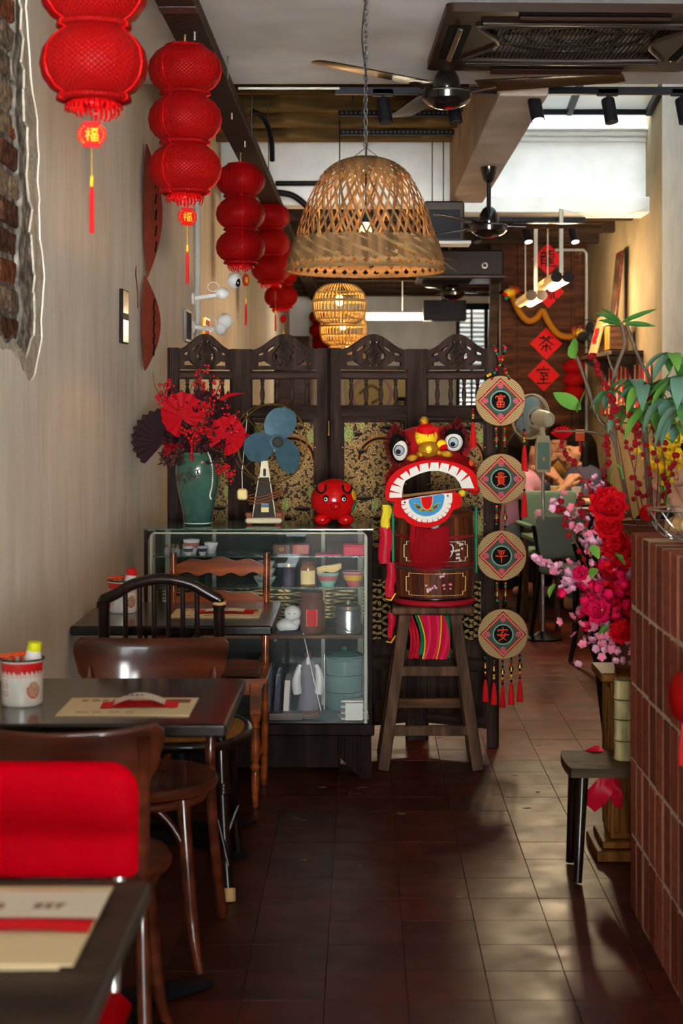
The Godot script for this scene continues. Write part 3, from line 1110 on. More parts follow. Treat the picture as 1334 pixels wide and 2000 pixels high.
func bentwood() -> void:
	# faces the camera: seat centre at the origin, back away from the camera at -z
	var t = thing("bentwood_chair", "dark bentwood chair facing the door, curved back standing above the far edge of middle table", "chair", Vector3(-0.585, 0, -4.24), 0.0, "dark bentwood chairs at the middle table")
	var m = mat("bent_wood")
	var b = mb()
	b.lathe([Vector2(0, 0.432), Vector2(0.185, 0.432), Vector2(0.2, 0.438), Vector2(0.204, 0.45), Vector2(0.198, 0.462), Vector2(0.17, 0.464), Vector2(0, 0.457)], 36)
	part(t, "seat", b, m)
	b = mb()
	b.tube(ring(Vector3(0, 0.415, 0), 0.165, 0.165, 36, Basis(Vector3.RIGHT, PI / 2)), 0.013, 8, false)
	part(t, "seat_ring", b, m)
	for s in [-1, 1]:
		b = mb()
		b.tube(smooth([Vector3(s * 0.125, 0.43, 0.13), Vector3(s * 0.14, 0.25, 0.15), Vector3(s * 0.155, 0.1, 0.165), Vector3(s * 0.175, 0.008, 0.20)], 6), [0.017, 0.017, 0.017, 0.017, 0.017, 0.017, 0.017, 0.017, 0.016, 0.016, 0.016, 0.016, 0.015, 0.014, 0.013, 0.012, 0.012, 0.012, 0.012], 10)
		part(t, "leg", b, m)
		b = mb()
		b.tube(smooth([Vector3(s * 0.19, 0.006, -0.27), Vector3(s * 0.172, 0.25, -0.21), Vector3(s * 0.165, 0.46, -0.18), Vector3(s * 0.172, 0.66, -0.215), Vector3(s * 0.178, 0.775, -0.25)], 5), 0.0145, 10)
		part(t, "back_post", b, m)
		b = mb()
		b.tube(smooth([Vector3(s * 0.147, 0.18, 0.155), Vector3(s * 0.125, 0.32, 0.145), Vector3(s * 0.06, 0.405, 0.14), Vector3(0, 0.418, 0.138)], 5), 0.009, 8)
		part(t, "brace", b, m)
	# bent yoke: an outline wrapped round the sitter
	var rows = [[], [], [], []]
	var rows2 = []
	for i in 33:
		var u = i / 16.0 - 1.0
		var x = u * 0.213
		var z = -0.262 + 0.055 * u * u
		var top = 0.782 + 0.012 * u * u
		var bot = 0.655
		var e = absf(u)
		if e > 0.68:
			bot += 0.10 * (1.0 - sqrt(maxf(0.0, 1.0 - pow((e - 0.68) / 0.32, 2))))
		if e > 0.93:
			top -= 0.016 * pow((e - 0.93) / 0.07, 2)
		var row = []
		var mid = (top + bot) * 0.5
		var h = (top - bot) * 0.5
		for k in 17:
			var a = TAU * (k + 0.5) / 16.0
			var c = cos(a)
			row.append(Vector3(x, mid + h * signf(c) * pow(absf(c), 0.35), z + 0.011 * sin(a) - 0.01 * cos(a)))
		rows2.append(row)
	b = mb()
	b.sheet(rows2, Vector3.INF, true)
	for e in [0, 32]:
		var cen = Vector3.ZERO
		for q in rows2[e]:
			cen += q / 17.0
		var dd = Vector3(signf(rows2[e][0].x), 0, 0)
		var ci = b.put(cen, dd)
		for k in 16:
			b.tri(ci, b.put(rows2[e][k], dd), b.put(rows2[e][k + 1], dd))
	part(t, "backrest", b, m)
	dup(t, "bentwood_chair", "dark bentwood chair just behind the red chair, seen from its back", Vector3(-0.62, 0, -3.50), PI)


func red_chair() -> void:
	var t = thing("red_chair", "chair with a bright red padded vinyl backrest behind the closest table", "chair", Vector3(-0.585, 0, -2.50))
	var b = mb(Vector3(0, 0.752, -0.19), Vector3(-0.04, 0, 0))
	b.add(cushion(0.212, 0.095, 0.05, 0.018, 0.024))
	part(t, "backrest", b, mat("red_vinyl"))
	b = mb()
	b.box(Vector3(0, 0.445, 0), Vector3(0.40, 0.05, 0.38), 0.02)
	part(t, "seat", b, mat("red_vinyl"))
	for s in [-1, 1]:
		part(t, "back_post", mb().tube(smooth([Vector3(s * 0.17, 0.44, -0.17), Vector3(s * 0.175, 0.62, -0.205), Vector3(s * 0.178, 0.74, -0.215)], 4), 0.011, 10), mat("steel"))
		for z in [-0.17, 0.16]:
			part(t, "leg", mb().tube([Vector3(s * 0.17, 0.43, z), Vector3(s * 0.185, 0.004, z * 1.12)], 0.011, 10), mat("steel"))
	part(t, "rail", mb().box(Vector3(0, 0.415, 0), Vector3(0.36, 0.02, 0.35), 0.004), mat("steel_dark"))


func arched_chair() -> void:
	# seen from behind: back at +z
	var t = thing("rattan_chair", "black rattan chair with an arched spindle back and cane seat", "chair", Vector3(-0.592, 0, -4.92))
	var m = mat("rattan_black")
	for s in [-1, 1]:
		part(t, "back_post", mb().tube(smooth([Vector3(s * 0.203, 0.006, 0.26), Vector3(s * 0.185, 0.2, 0.215), Vector3(s * 0.172, 0.45, 0.18), Vector3(s * 0.17, 0.7, 0.185), Vector3(s * 0.168, 0.868, 0.20)], 5), 0.0165, 10), m)
		part(t, "foot_cap", mb().tube([Vector3(s * 0.2035, 0.0, 0.262), Vector3(s * 0.202, 0.035, 0.252)], 0.02, 10), mat("rattan_bare"))
		part(t, "leg", mb().tube(smooth([Vector3(s * 0.195, 0.006, -0.20), Vector3(s * 0.18, 0.2, -0.185), Vector3(s * 0.17, 0.43, -0.165)], 5), 0.0155, 10), m)
		part(t, "side_arch", mb().tube(smooth([Vector3(s * 0.192, 0.1, -0.19), Vector3(s * 0.182, 0.33, -0.12), Vector3(s * 0.178, 0.405, 0.0), Vector3(s * 0.184, 0.33, 0.13), Vector3(s * 0.196, 0.1, 0.24)], 6), 0.0085, 8), m)
		part(t, "stretcher", mb().tube([Vector3(s * 0.192, 0.16, -0.188), Vector3(s * 0.193, 0.18, 0.222)], 0.0095, 8), m)
		for q in [[0.845, 0.02], [0.855, 0.0195], [0.30, 0.0195], [0.31, 0.0195], [0.32, 0.0195]]:
			part(t, "binding", mb().tube([Vector3(s * (0.17 if q[0] > 0.5 else 0.182), q[0] - 0.004, 0.198 if q[0] > 0.5 else 0.203), Vector3(s * (0.17 if q[0] > 0.5 else 0.181), q[0] + 0.004, 0.199 if q[0] > 0.5 else 0.201)], q[1], 10), mat("rattan_bare") if q[0] == 0.855 and s > 0 else m)
	part(t, "top_arch", mb().tube(smooth([Vector3(-0.172, 0.862, 0.199), Vector3(-0.13, 0.882, 0.202), Vector3(-0.08, 0.91, 0.204), Vector3(0, 0.925, 0.205), Vector3(0.08, 0.912, 0.204), Vector3(0.13, 0.886, 0.202), Vector3(0.172, 0.862, 0.199)], 5), 0.0165, 12), m)
	for i in 6:
		var x = -0.105 + i * 0.042
		part(t, "spindle", mb().tube([Vector3(x, 0.49, 0.18), Vector3(x, 0.91 - x * x * 2.4, 0.203)], 0.0075, 8), m)
	part(t, "back_rail", mb().tube([Vector3(-0.172, 0.49, 0.18), Vector3(0.172, 0.49, 0.18)], 0.011, 8), m)
	part(t, "back_arch", mb().tube(smooth([Vector3(-0.2, 0.1, 0.245), Vector3(-0.13, 0.32, 0.205), Vector3(0, 0.39, 0.195), Vector3(0.13, 0.32, 0.205), Vector3(0.2, 0.1, 0.245)], 6), 0.009, 8), m)
	var b = mb()
	b.tube(smooth([Vector3(-0.19, 0.435, -0.18), Vector3(0.19, 0.435, -0.18), Vector3(0.19, 0.435, 0.18), Vector3(-0.19, 0.435, 0.18)], 8, true) + [Vector3(-0.19, 0.435, -0.18)], 0.016, 10, false)
	part(t, "seat_rim", b, m)
	var round_seat = PackedVector2Array()
	for q in smooth([Vector2(-0.19, -0.18), Vector2(0.19, -0.18), Vector2(0.19, 0.18), Vector2(-0.19, 0.18)], 8, true):
		round_seat.append(q * 0.97)
	b = mb()
	b.x = Transform3D(Basis(Vector3.RIGHT, Vector3.BACK, Vector3.DOWN), Vector3.ZERO)
	part(t, "seat", b.prism(round_seat, -0.447, -0.437), mat("cane"))
	part(t, "front_stretcher", mb().tube([Vector3(-0.19, 0.2, -0.185), Vector3(0.19, 0.2, -0.185)], 0.0095, 8), m)


func turned_leg() -> Array:
	return [Vector2(0, 0.0), Vector2(0.011, 0.0), Vector2(0.013, 0.05), Vector2(0.016, 0.11), Vector2(0.012, 0.125), Vector2(0.019, 0.14), Vector2(0.012, 0.155), Vector2(0.016, 0.17), Vector2(0.019, 0.22), Vector2(0.015, 0.27), Vector2(0.019, 0.285), Vector2(0.013, 0.3), Vector2(0.019, 0.315), Vector2(0.019, 0.33)]


func ladder_chair() -> void:
	var t = thing("ladder_back_chair", "orange-brown wooden chair with two wavy back slats in front of display cabinet", "chair", Vector3(-0.54, 0, -5.88))
	var m = mat("orange_wood")
	for s in [-1, 1]:
		var b = mb()
		b.tube(smooth([Vector3(s * 0.165, 0.003, -0.19), Vector3(s * 0.17, 0.25, -0.172), Vector3(s * 0.172, 0.46, -0.165), Vector3(s * 0.174, 0.7, -0.18), Vector3(s * 0.176, 0.872, -0.195)], 4), 0.0135, 12)
		part(t, "back_post", b, m)
		b = mb(Vector3(s * 0.155, 0, 0.14))
		b.lathe(turned_leg(), 14)
		b.box(Vector3(0, 0.39, 0), Vector3(0.04, 0.12, 0.04), 0.004)
		part(t, "leg", b, m)
		part(t, "side_rail", mb().box(Vector3(s * 0.165, 0.43, -0.01), Vector3(0.02, 0.05, 0.28), 0.004), m)
	part(t, "front_rail", mb().box(Vector3(0, 0.425, 0.145), Vector3(0.30, 0.055, 0.018), 0.004), m)
	# saddle shaped seat
	var rows = []
	for i in 9:
		var row = []
		for k in 9:
			var u = i / 4.0 - 1.0
			var w = k / 4.0 - 1.0
			row.append(Vector3(u * 0.195, 0.472 - 0.014 * (1.0 - u * u) * (1.0 - w * w) - 0.012 * pow(absf(u), 8), w * (0.19 - 0.02 * u * u)))
		rows.append(row)
	var b2 = mb()
	b2.sheet(rows, Vector3(0, 0, 0))
	var edge = PackedVector2Array()
	for i in 9:
		edge.append(Vector2(rows[i][0].x, rows[i][0].z))
	for k in range(1, 9):
		edge.append(Vector2(rows[8][k].x, rows[8][k].z))
	for i in range(7, -1, -1):
		edge.append(Vector2(rows[i][8].x, rows[i][8].z))
	for k in range(7, 0, -1):
		edge.append(Vector2(rows[0][k].x, rows[0][k].z))
	var up = Transform3D(Basis(Vector3.RIGHT, Vector3.BACK, Vector3.DOWN), Vector3.ZERO)
	b2.x = up
	b2.prism(edge, -0.462, -0.445, 60.0)
	part(t, "seat", b2, m)
	for y in [0.812, 0.69]:
		var o = PackedVector2Array()
		for i in 25:
			var u = i / 12.0 - 1.0
			o.append(Vector2(u * 0.165, y + 0.022 + 0.018 * (1.0 - u * u) + 0.006 * cos(u * 9.4)))
		for i in range(24, -1, -1):
			var u = i / 12.0 - 1.0
			o.append(Vector2(u * 0.165, y - 0.020 - 0.007 * cos(u * 12.6) + 0.004 * u * u))
		var z: float = -0.197 + (0.812 - y) * 0.12
		part(t, "back_slat", mb().prism(o, z, z + 0.016, 50.0), m)
	for q in [[-0.15, 0.16, -0.14, 0.16], [0.15, 0.16, -0.14, 0.16]]:
		part(t, "stretcher", mb().tube([Vector3(q[0] * 1.05, 0.14, -0.18), Vector3(q[0], 0.14, 0.14)], 0.009, 8), m)


# a folded paper or card a little off the table
func leaflet(w: float, h: float, bulge := 0.0, curl := 0.0) -> MB:
	var rows = []
	for i in 3:
		var row = []
		for k in 13:
			var u = k / 12.0
			row.append(Vector3((u - 0.5) * w, 0.0012 + bulge * sin(PI * u) + curl * pow(maxf(0.0, u - 0.6), 2) * 6.0, (i / 2.0 - 0.5) * h))
		rows.append(row)
	var b = mb()
	b.sheet(rows, Vector3(0, -9, 0))
	for r in rows:
		for k in 13:
			r[k] -= Vector3(0, 0.001, 0)
	b.sheet(rows, Vector3(0, 9, 0))
	return b


func text_lines(w: float, rows: int, gap: float, marks: int, sd: int, hgt := 0.5) -> MB:
	var r = RandomNumberGenerator.new()
	r.seed = sd
	var b = mb()
	for i in rows:
		var x = -w * 0.5
		for k in marks:
			var l = w / marks * r.randf_range(0.4, 0.85)
			b.box(Vector3(x + l * 0.5, 0.0, i * gap), Vector3(l, 0.0005, gap * hgt), 0.0)
			x += w / marks
	return b


func menu(label: String, x: float, y: float, d: float, turn: float, w: float, h: float) -> void:
	var t = thing("menu_sheet", label, "menu", Vector3(x, y, -d), turn, "cream menu sheets on the cafe tables")
	part(t, "sheet", mb().box(Vector3(0, 0.0012, 0), Vector3(w, 0.0024, h), 0.0005), mat("cream_paper"))
	part(t, "heading", text_lines(w * 0.4, 2, 0.014, 5, 3), mat("ink_brown"), Vector3(-w * 0.2, 0.0026, -h * 0.36))
	part(t, "footer", text_lines(w * 0.5, 1, 0.012, 4, 4), mat("ink_brown"), Vector3(-w * 0.12, 0.0026, h * 0.33))
	part(t, "photograph", mb().box(Vector3(w * 0.34, 0.0026, -h * 0.3), Vector3(w * 0.22, 0.0005, h * 0.2), 0.0), mat("ink_brown"))


func packet(label: String, x: float, y: float, d: float, turn: float, bulge: float, size := 1.0) -> void:
	var t = thing("red_packet", label, "packet", Vector3(x, y, -d), turn, "red packets lying on the menus")
	part(t, "envelope", leaflet(0.19 * size, 0.08 * size, 0.004), mat("red_paper"))
	var n = leaflet(0.125 * size, 0.07 * size, bulge, 0.0)
	part(t, "leaflet", n, mat("white_paper"), Vector3(0.0, 0.0055, -0.006))
	part(t, "print", text_lines(0.05 * size, 3, 0.008, 4, 8), mat("ink_brown"), Vector3(-0.01, 0.0075 + bulge * 0.95, -0.012))


func mug(label: String, x: float, y: float, d: float, cap: String, turn: float) -> void:
	var t = thing("enamel_mug", label, "mug", Vector3(x, y, -d), turn, "white and red enamel mugs holding cutlery")
	part(t, "printed_wall", mb().lathe([Vector2(0.0469, 0.007), Vector2(0.0483, 0.0995)], 40), mat("enamel_print"))
	part(t, "cup", mb().lathe([Vector2(0.0, 0.0), Vector2(0.043, 0.0), Vector2(0.0465, 0.006), Vector2(0.048, 0.10), Vector2(0.0505, 0.104), Vector2(0.0505, 0.106), Vector2(0.047, 0.104), Vector2(0.045, 0.01), Vector2(0, 0.008)], 40), mat("enamel_white"))
	part(t, "rim", mb().tube(ring(Vector3(0, 0.105, 0), 0.0495, 0.0495, 40, Basis(Vector3.RIGHT, PI / 2)), 0.0022, 6, false), mat("black_metal"))
	part(t, "handle", mb().tube(smooth([Vector3(-0.046, 0.085, 0), Vector3(-0.075, 0.08, 0), Vector3(-0.078, 0.05, 0), Vector3(-0.06, 0.028, 0), Vector3(-0.046, 0.03, 0)], 5), 0.005, 8, true, 1.5), mat("enamel_white"))
	var b = mb(Vector3(0.014, 0.012, -0.005), Vector3(0.05, 0, -0.12))
	b.lathe([Vector2(0, 0), Vector2(0.021, 0), Vector2(0.021, 0.09), Vector2(0.016, 0.112), Vector2(0.013, 0.116), Vector2(0, 0.117)], 20)
	var bottle = thing("sauce_bottle", "small white sauce bottle with a %s cap standing in the enamel mug" % cap, "bottle", Vector3(x, y, -d), 0.0)
	part(bottle, "body", b, mat("white_plastic"))
	b = mb(Vector3(0.014, 0.012, -0.005), Vector3(0.05, 0, -0.12))
	b.lathe([Vector2(0, 0.112), Vector2(0.0165, 0.112), Vector2(0.016, 0.132), Vector2(0.0, 0.135)], 20)
	part(bottle, "cap", b, mat("cap_" + cap))
	for k in 3:
		var a = -0.5 + k * 0.25
		var sp = mb()
		sp.tube([Vector3(-0.024 + k * 0.006, 0.01, 0.008 - k * 0.014), Vector3(-0.034 + k * 0.014, 0.112, 0.02 - k * 0.018)], 0.004, 8)
		sp.ball(Vector3(-0.034 + k * 0.014, 0.114, 0.02 - k * 0.018), Vector3(0.016, 0.006, 0.011), 10, 6)
		solo("soup_spoon", "orange plastic soup spoon in the %s-capped mug, %s" % [cap, ["closest to the wall", "between the other two", "beside the bottle"][k]], "spoon", sp, mat("spoon_orange"), Vector3(x, y, -d))


func on_tables() -> void:
	mat("cap_yellow", "c8c81c", 0.4)
	mat("cap_red", "c01a1c", 0.4)
	mat("spoon_orange", "c4481c", 0.35)
	var top = 0.7475
	menu("cream menu sheet under the red packet on the middle table", -0.535, top, 3.68, 0.0, 0.297, 0.21)
	packet("red packet with a white leaflet arching up on the middle table's menu", -0.512, top + 0.0026, 3.69, 0.06, 0.016, 0.92)
	menu("cream menu sheet on the table by the display cabinet", -0.48, top, 5.29, 0.0, 0.29, 0.21)
	packet("red packet with flat white leaflet on the table by display cabinet", -0.455, top + 0.0026, 5.30, -0.05, 0.003, 1.0)
	menu("larger cream menu sheet lying under another on the worn brown table", -0.56, top, 2.13, 0.03, 0.36, 0.30)
	menu("cream menu sheet on top of another on the worn brown table", -0.508, top + 0.0026, 2.15, 0.0, 0.30, 0.32)
	var t = thing("red_packet", "red packet and white leaflet with two grey print blocks on the worn brown table", "packet", Vector3(-0.455, top + 0.0054, -2.19), 0.0, "red packets lying on the menus")
	part(t, "envelope", leaflet(0.19, 0.17, 0.004), mat("red_paper"), Vector3(0.0, 0, -0.002))
	part(t, "leaflet", leaflet(0.24, 0.115, 0.002), mat("white_paper"), Vector3(-0.02, 0.0058, -0.012), Vector3(0, 0.02, 0))
	for k in 2:
		part(t, "print", text_lines(0.045, 3, 0.009, 3, 5 + k, 0.6), mat("ink_brown"), Vector3(-0.05 + k * 0.08, 0.0092, -0.01))
	mug("white and red enamel cutlery mug on the middle table", -0.787, top, 3.72, "yellow", -1.57)
	mug("white and red enamel cutlery mug on the table by the cabinet", -0.795, top, 5.33, "red", -1.57)


# a padded panel: width, height (half), radius of the upper and the lower corners, thickness (half)
func cushion(w: float, h: float, r1: float, r2: float, t: float) -> MB:
	var o = []
	for q in [[1, -1, r2], [1, 1, r1], [-1, 1, r1], [-1, -1, r2]]:
		for k in 7:
			var a = atan2(q[1], q[0]) - PI / 4 + PI / 2 * k / 6.0
			o.append(Vector2(q[0] * (w - q[2]) + cos(a) * q[2], q[1] * (h - q[2]) + sin(a) * q[2]))
	o.append(o[0])
	var b = mb()
	for s in [-1, 1]:
		var rows = []
		for i in 8:
			var f = sin(PI / 2 * i / 7.0) if i else 0.02
			var row = []
			for p in o:
				row.append(Vector3(p.x * f, p.y * f, s * t * pow(1.0 - pow(f, 6.0), 0.5) + 0.35 * p.x * p.x * f * f))
			rows.append(row)
		b.sheet(rows, Vector3(0, 0, -9.0 * s))
	return b


func cabinet() -> void:
	# glass showcase: front at z = -6.17, back at -6.57, from x = -0.838 to 0.03
	var x0 = -0.838
	var x1 = 0.032
	var zf = -6.17
	var zb = -6.57
	var xm = (x0 + x1) * 0.5
	var zm = (zf + zb) * 0.5
	var w = x1 - x0
	var t = thing("display_cabinet", "old glass-fronted display cabinet with dark wooden base and fluted feet", "cabinet", Vector3(xm, 0, zm))
	var dk = mat("cabinet_wood")
	var hz = 0.2
	part(t, "bottom_board", mb().box(Vector3(0, 0.185, 0), Vector3(w + 0.02, 0.045, 0.41), 0.006), dk)
	part(t, "base_panel", mb().box(Vector3(-0.06, 0.095, 0.14), Vector3(w - 0.13, 0.135, 0.02), 0.004), dk)
	part(t, "back_panel", mb().box(Vector3(0, 0.57, -0.192), Vector3(w, 0.74, 0.014), 0.002), dk)
	for s in [-1, 1]:
		var b = mb(Vector3(s * (w * 0.5 - 0.062), 0, 0.205))
		b.prism(poly([-0.065, 0.162, 0.06, 0.162, 0.06, 0.0, 0.02, 0.0, -0.065, 0.085] if s > 0 else [-0.06, 0.162, 0.065, 0.162, 0.065, 0.085, -0.02, 0.0, -0.06, 0.0]), -0.06, 0.0, 20.0)
		for k in 8:
			var fx = -0.056 + k * 0.0155
			var low: float = 0.006 if fx * s > 0.02 else 0.09 - (fx * s + 0.065) * 1.0
			b.bar(Vector3(fx, 0.158, 0.001), Vector3(fx, low, 0.001), 0.008, 0.01, 0.003, Vector3.BACK)
		part(t, "foot", b, dk)
		part(t, "rear_foot", mb().box(Vector3(s * (w * 0.5 - 0.04), 0.081, -0.16), Vector3(0.06, 0.162, 0.05), 0.004), dk)
		# dark outer posts and the pale strips that hold the glass
		part(t, "post", mb().box(Vector3(s * (w * 0.5 - 0.005), 0.58, 0.195), Vector3(0.014, 0.75, 0.014), 0.002), dk)
		part(t, "post", mb().box(Vector3(s * (w * 0.5 - 0.005), 0.58, -0.175), Vector3(0.02, 0.75, 0.02), 0.002), dk)
		part(t, "glass_strip", mb().box(Vector3(s * (w * 0.5 - 0.024), 0.57, 0.188), Vector3(0.012, 0.725, 0.008), 0.002), mat("cabinet_strip"))
		part(t, "glass_strip", mb().box(Vector3(s * (w * 0.5 - 0.045), 0.57, -0.17), Vector3(0.022, 0.73, 0.014), 0.002), mat("cabinet_strip"))
		part(t, "corner_block", mb().prism(poly([0, 0, -s * 0.035, 0, -s * 0.02, -0.012, -s * 0.012, -0.03, 0, -0.034]), 0.0, 0.012), dk, Vector3(s * (w * 0.5 - 0.002), 0.945, 0.188))
		part(t, "side_glass", mb().face(Vector3(s * (w * 0.5 - 0.012), 0.21, -0.18), Vector3(s * (w * 0.5 - 0.012), 0.21, 0.18), Vector3(s * (w * 0.5 - 0.012), 0.945, 0.18), Vector3(s * (w * 0.5 - 0.012), 0.945, -0.18)), mat("pane"))
	part(t, "shelf_post", mb().box(Vector3(0.24, 0.57, -0.15), Vector3(0.016, 0.73, 0.016), 0.002), mat("cabinet_strip"))
	part(t, "shelf_post", mb().box(Vector3(-0.2, 0.57, -0.15), Vector3(0.016, 0.73, 0.016), 0.002), mat("cabinet_strip"))
	part(t, "top_strip", mb().box(Vector3(0, 0.938, 0.192), Vector3(w - 0.03, 0.008, 0.01), 0.002), mat("cabinet_strip"))
	part(t, "top_frame", mb().box(Vector3(0, 0.945, -0.19), Vector3(w, 0.02, 0.02), 0.003), dk)
	part(t, "front_glass", mb().face(Vector3(-w * 0.5 + 0.014, 0.21, 0.196), Vector3(w * 0.5 - 0.014, 0.21, 0.196), Vector3(w * 0.5 - 0.014, 0.936, 0.196), Vector3(-w * 0.5 + 0.014, 0.936, 0.196)), mat("pane"))
	part(t, "top_glass", mb().box(Vector3(0, 0.952, 0), Vector3(w + 0.012, 0.007, 0.41), 0.001), mat("pane_edge"))
	part(t, "shelf", mb().box(Vector3(0.0, 0.842, -0.01), Vector3(w - 0.05, 0.006, 0.30), 0.001), mat("pane_edge"))
	part(t, "shelf", mb().box(Vector3(0.0, 0.722, 0.0), Vector3(w - 0.06, 0.006, 0.30), 0.001), mat("pane_edge"))
	part(t, "wooden_shelf", mb().box(Vector3(-0.01, 0.535, 0.0), Vector3(w - 0.05, 0.014, 0.32), 0.002), mat("stool_wood_bare"))
	part(t, "floor_board", mb().box(Vector3(0, 0.212, 0), Vector3(w - 0.02, 0.008, 0.37), 0.001), dk)
	part(t, "patterned_backing", mb().face(Vector3(-w * 0.5 + 0.02, 0.56, -0.182), Vector3(w * 0.5 - 0.03, 0.56, -0.182), Vector3(w * 0.5 - 0.03, 0.70, -0.182), Vector3(-w * 0.5 + 0.02, 0.70, -0.182)), mat("leaf_panel"))
	in_the_cabinet()


func cup(label: String, p: Vector3, r: float, h: float, m: String, band: String, called := "tea_cup", cat := "cup", group := "") -> void:
	var t = thing(called, label, cat, p, 0.0, group)
	part(t, "body", mb().lathe([Vector2(0, 0), Vector2(r * 0.55, 0), Vector2(r * 0.58, h * 0.12), Vector2(r * 0.75, h * 0.4), Vector2(r * 0.93, h * 0.8), Vector2(r, h), Vector2(r * 0.94, h), Vector2(r * 0.7, h * 0.45), Vector2(0, h * 0.2)], 24), mat(m))
	part(t, "painted_band", mb().lathe([Vector2(r * 0.762, h * 0.42), Vector2(r * 0.865, h * 0.62), Vector2(r * 0.935, h * 0.8)], 24), mat(band))
	part(t, "rim", mb().tube(ring(Vector3(0, h, 0), r * 0.97, r * 0.97, 24, Basis(Vector3.RIGHT, PI / 2)), r * 0.04, 6, false), mat("ceramic_white"))


func jar(called: String, label: String, p: Vector3, r: float, h: float, body: String, lid: String, paper: String) -> Node3D:
	var t = thing(called, label, "jar", p)
	part(t, "body", mb().lathe([Vector2(0, 0), Vector2(r * 0.92, 0), Vector2(r, h * 0.05), Vector2(r, h * 0.68), Vector2(r * 0.84, h * 0.8), Vector2(r * 0.8, h * 0.84)], 28), mat(body))
	part(t, "lid", mb().lathe([Vector2(r * 0.84, h * 0.84), Vector2(r * 0.86, h * 0.85), Vector2(r * 0.86, h * 0.98), Vector2(r * 0.8, h), Vector2(0, h)], 28), mat(lid))
	part(t, "label", mb().lathe([Vector2(r * 1.01, h * 0.08), Vector2(r * 1.01, h * 0.62)], 16, 0.0, 0, PI * 0.5 - 0.95, PI * 0.5 + 0.95), mat(paper))
	return t


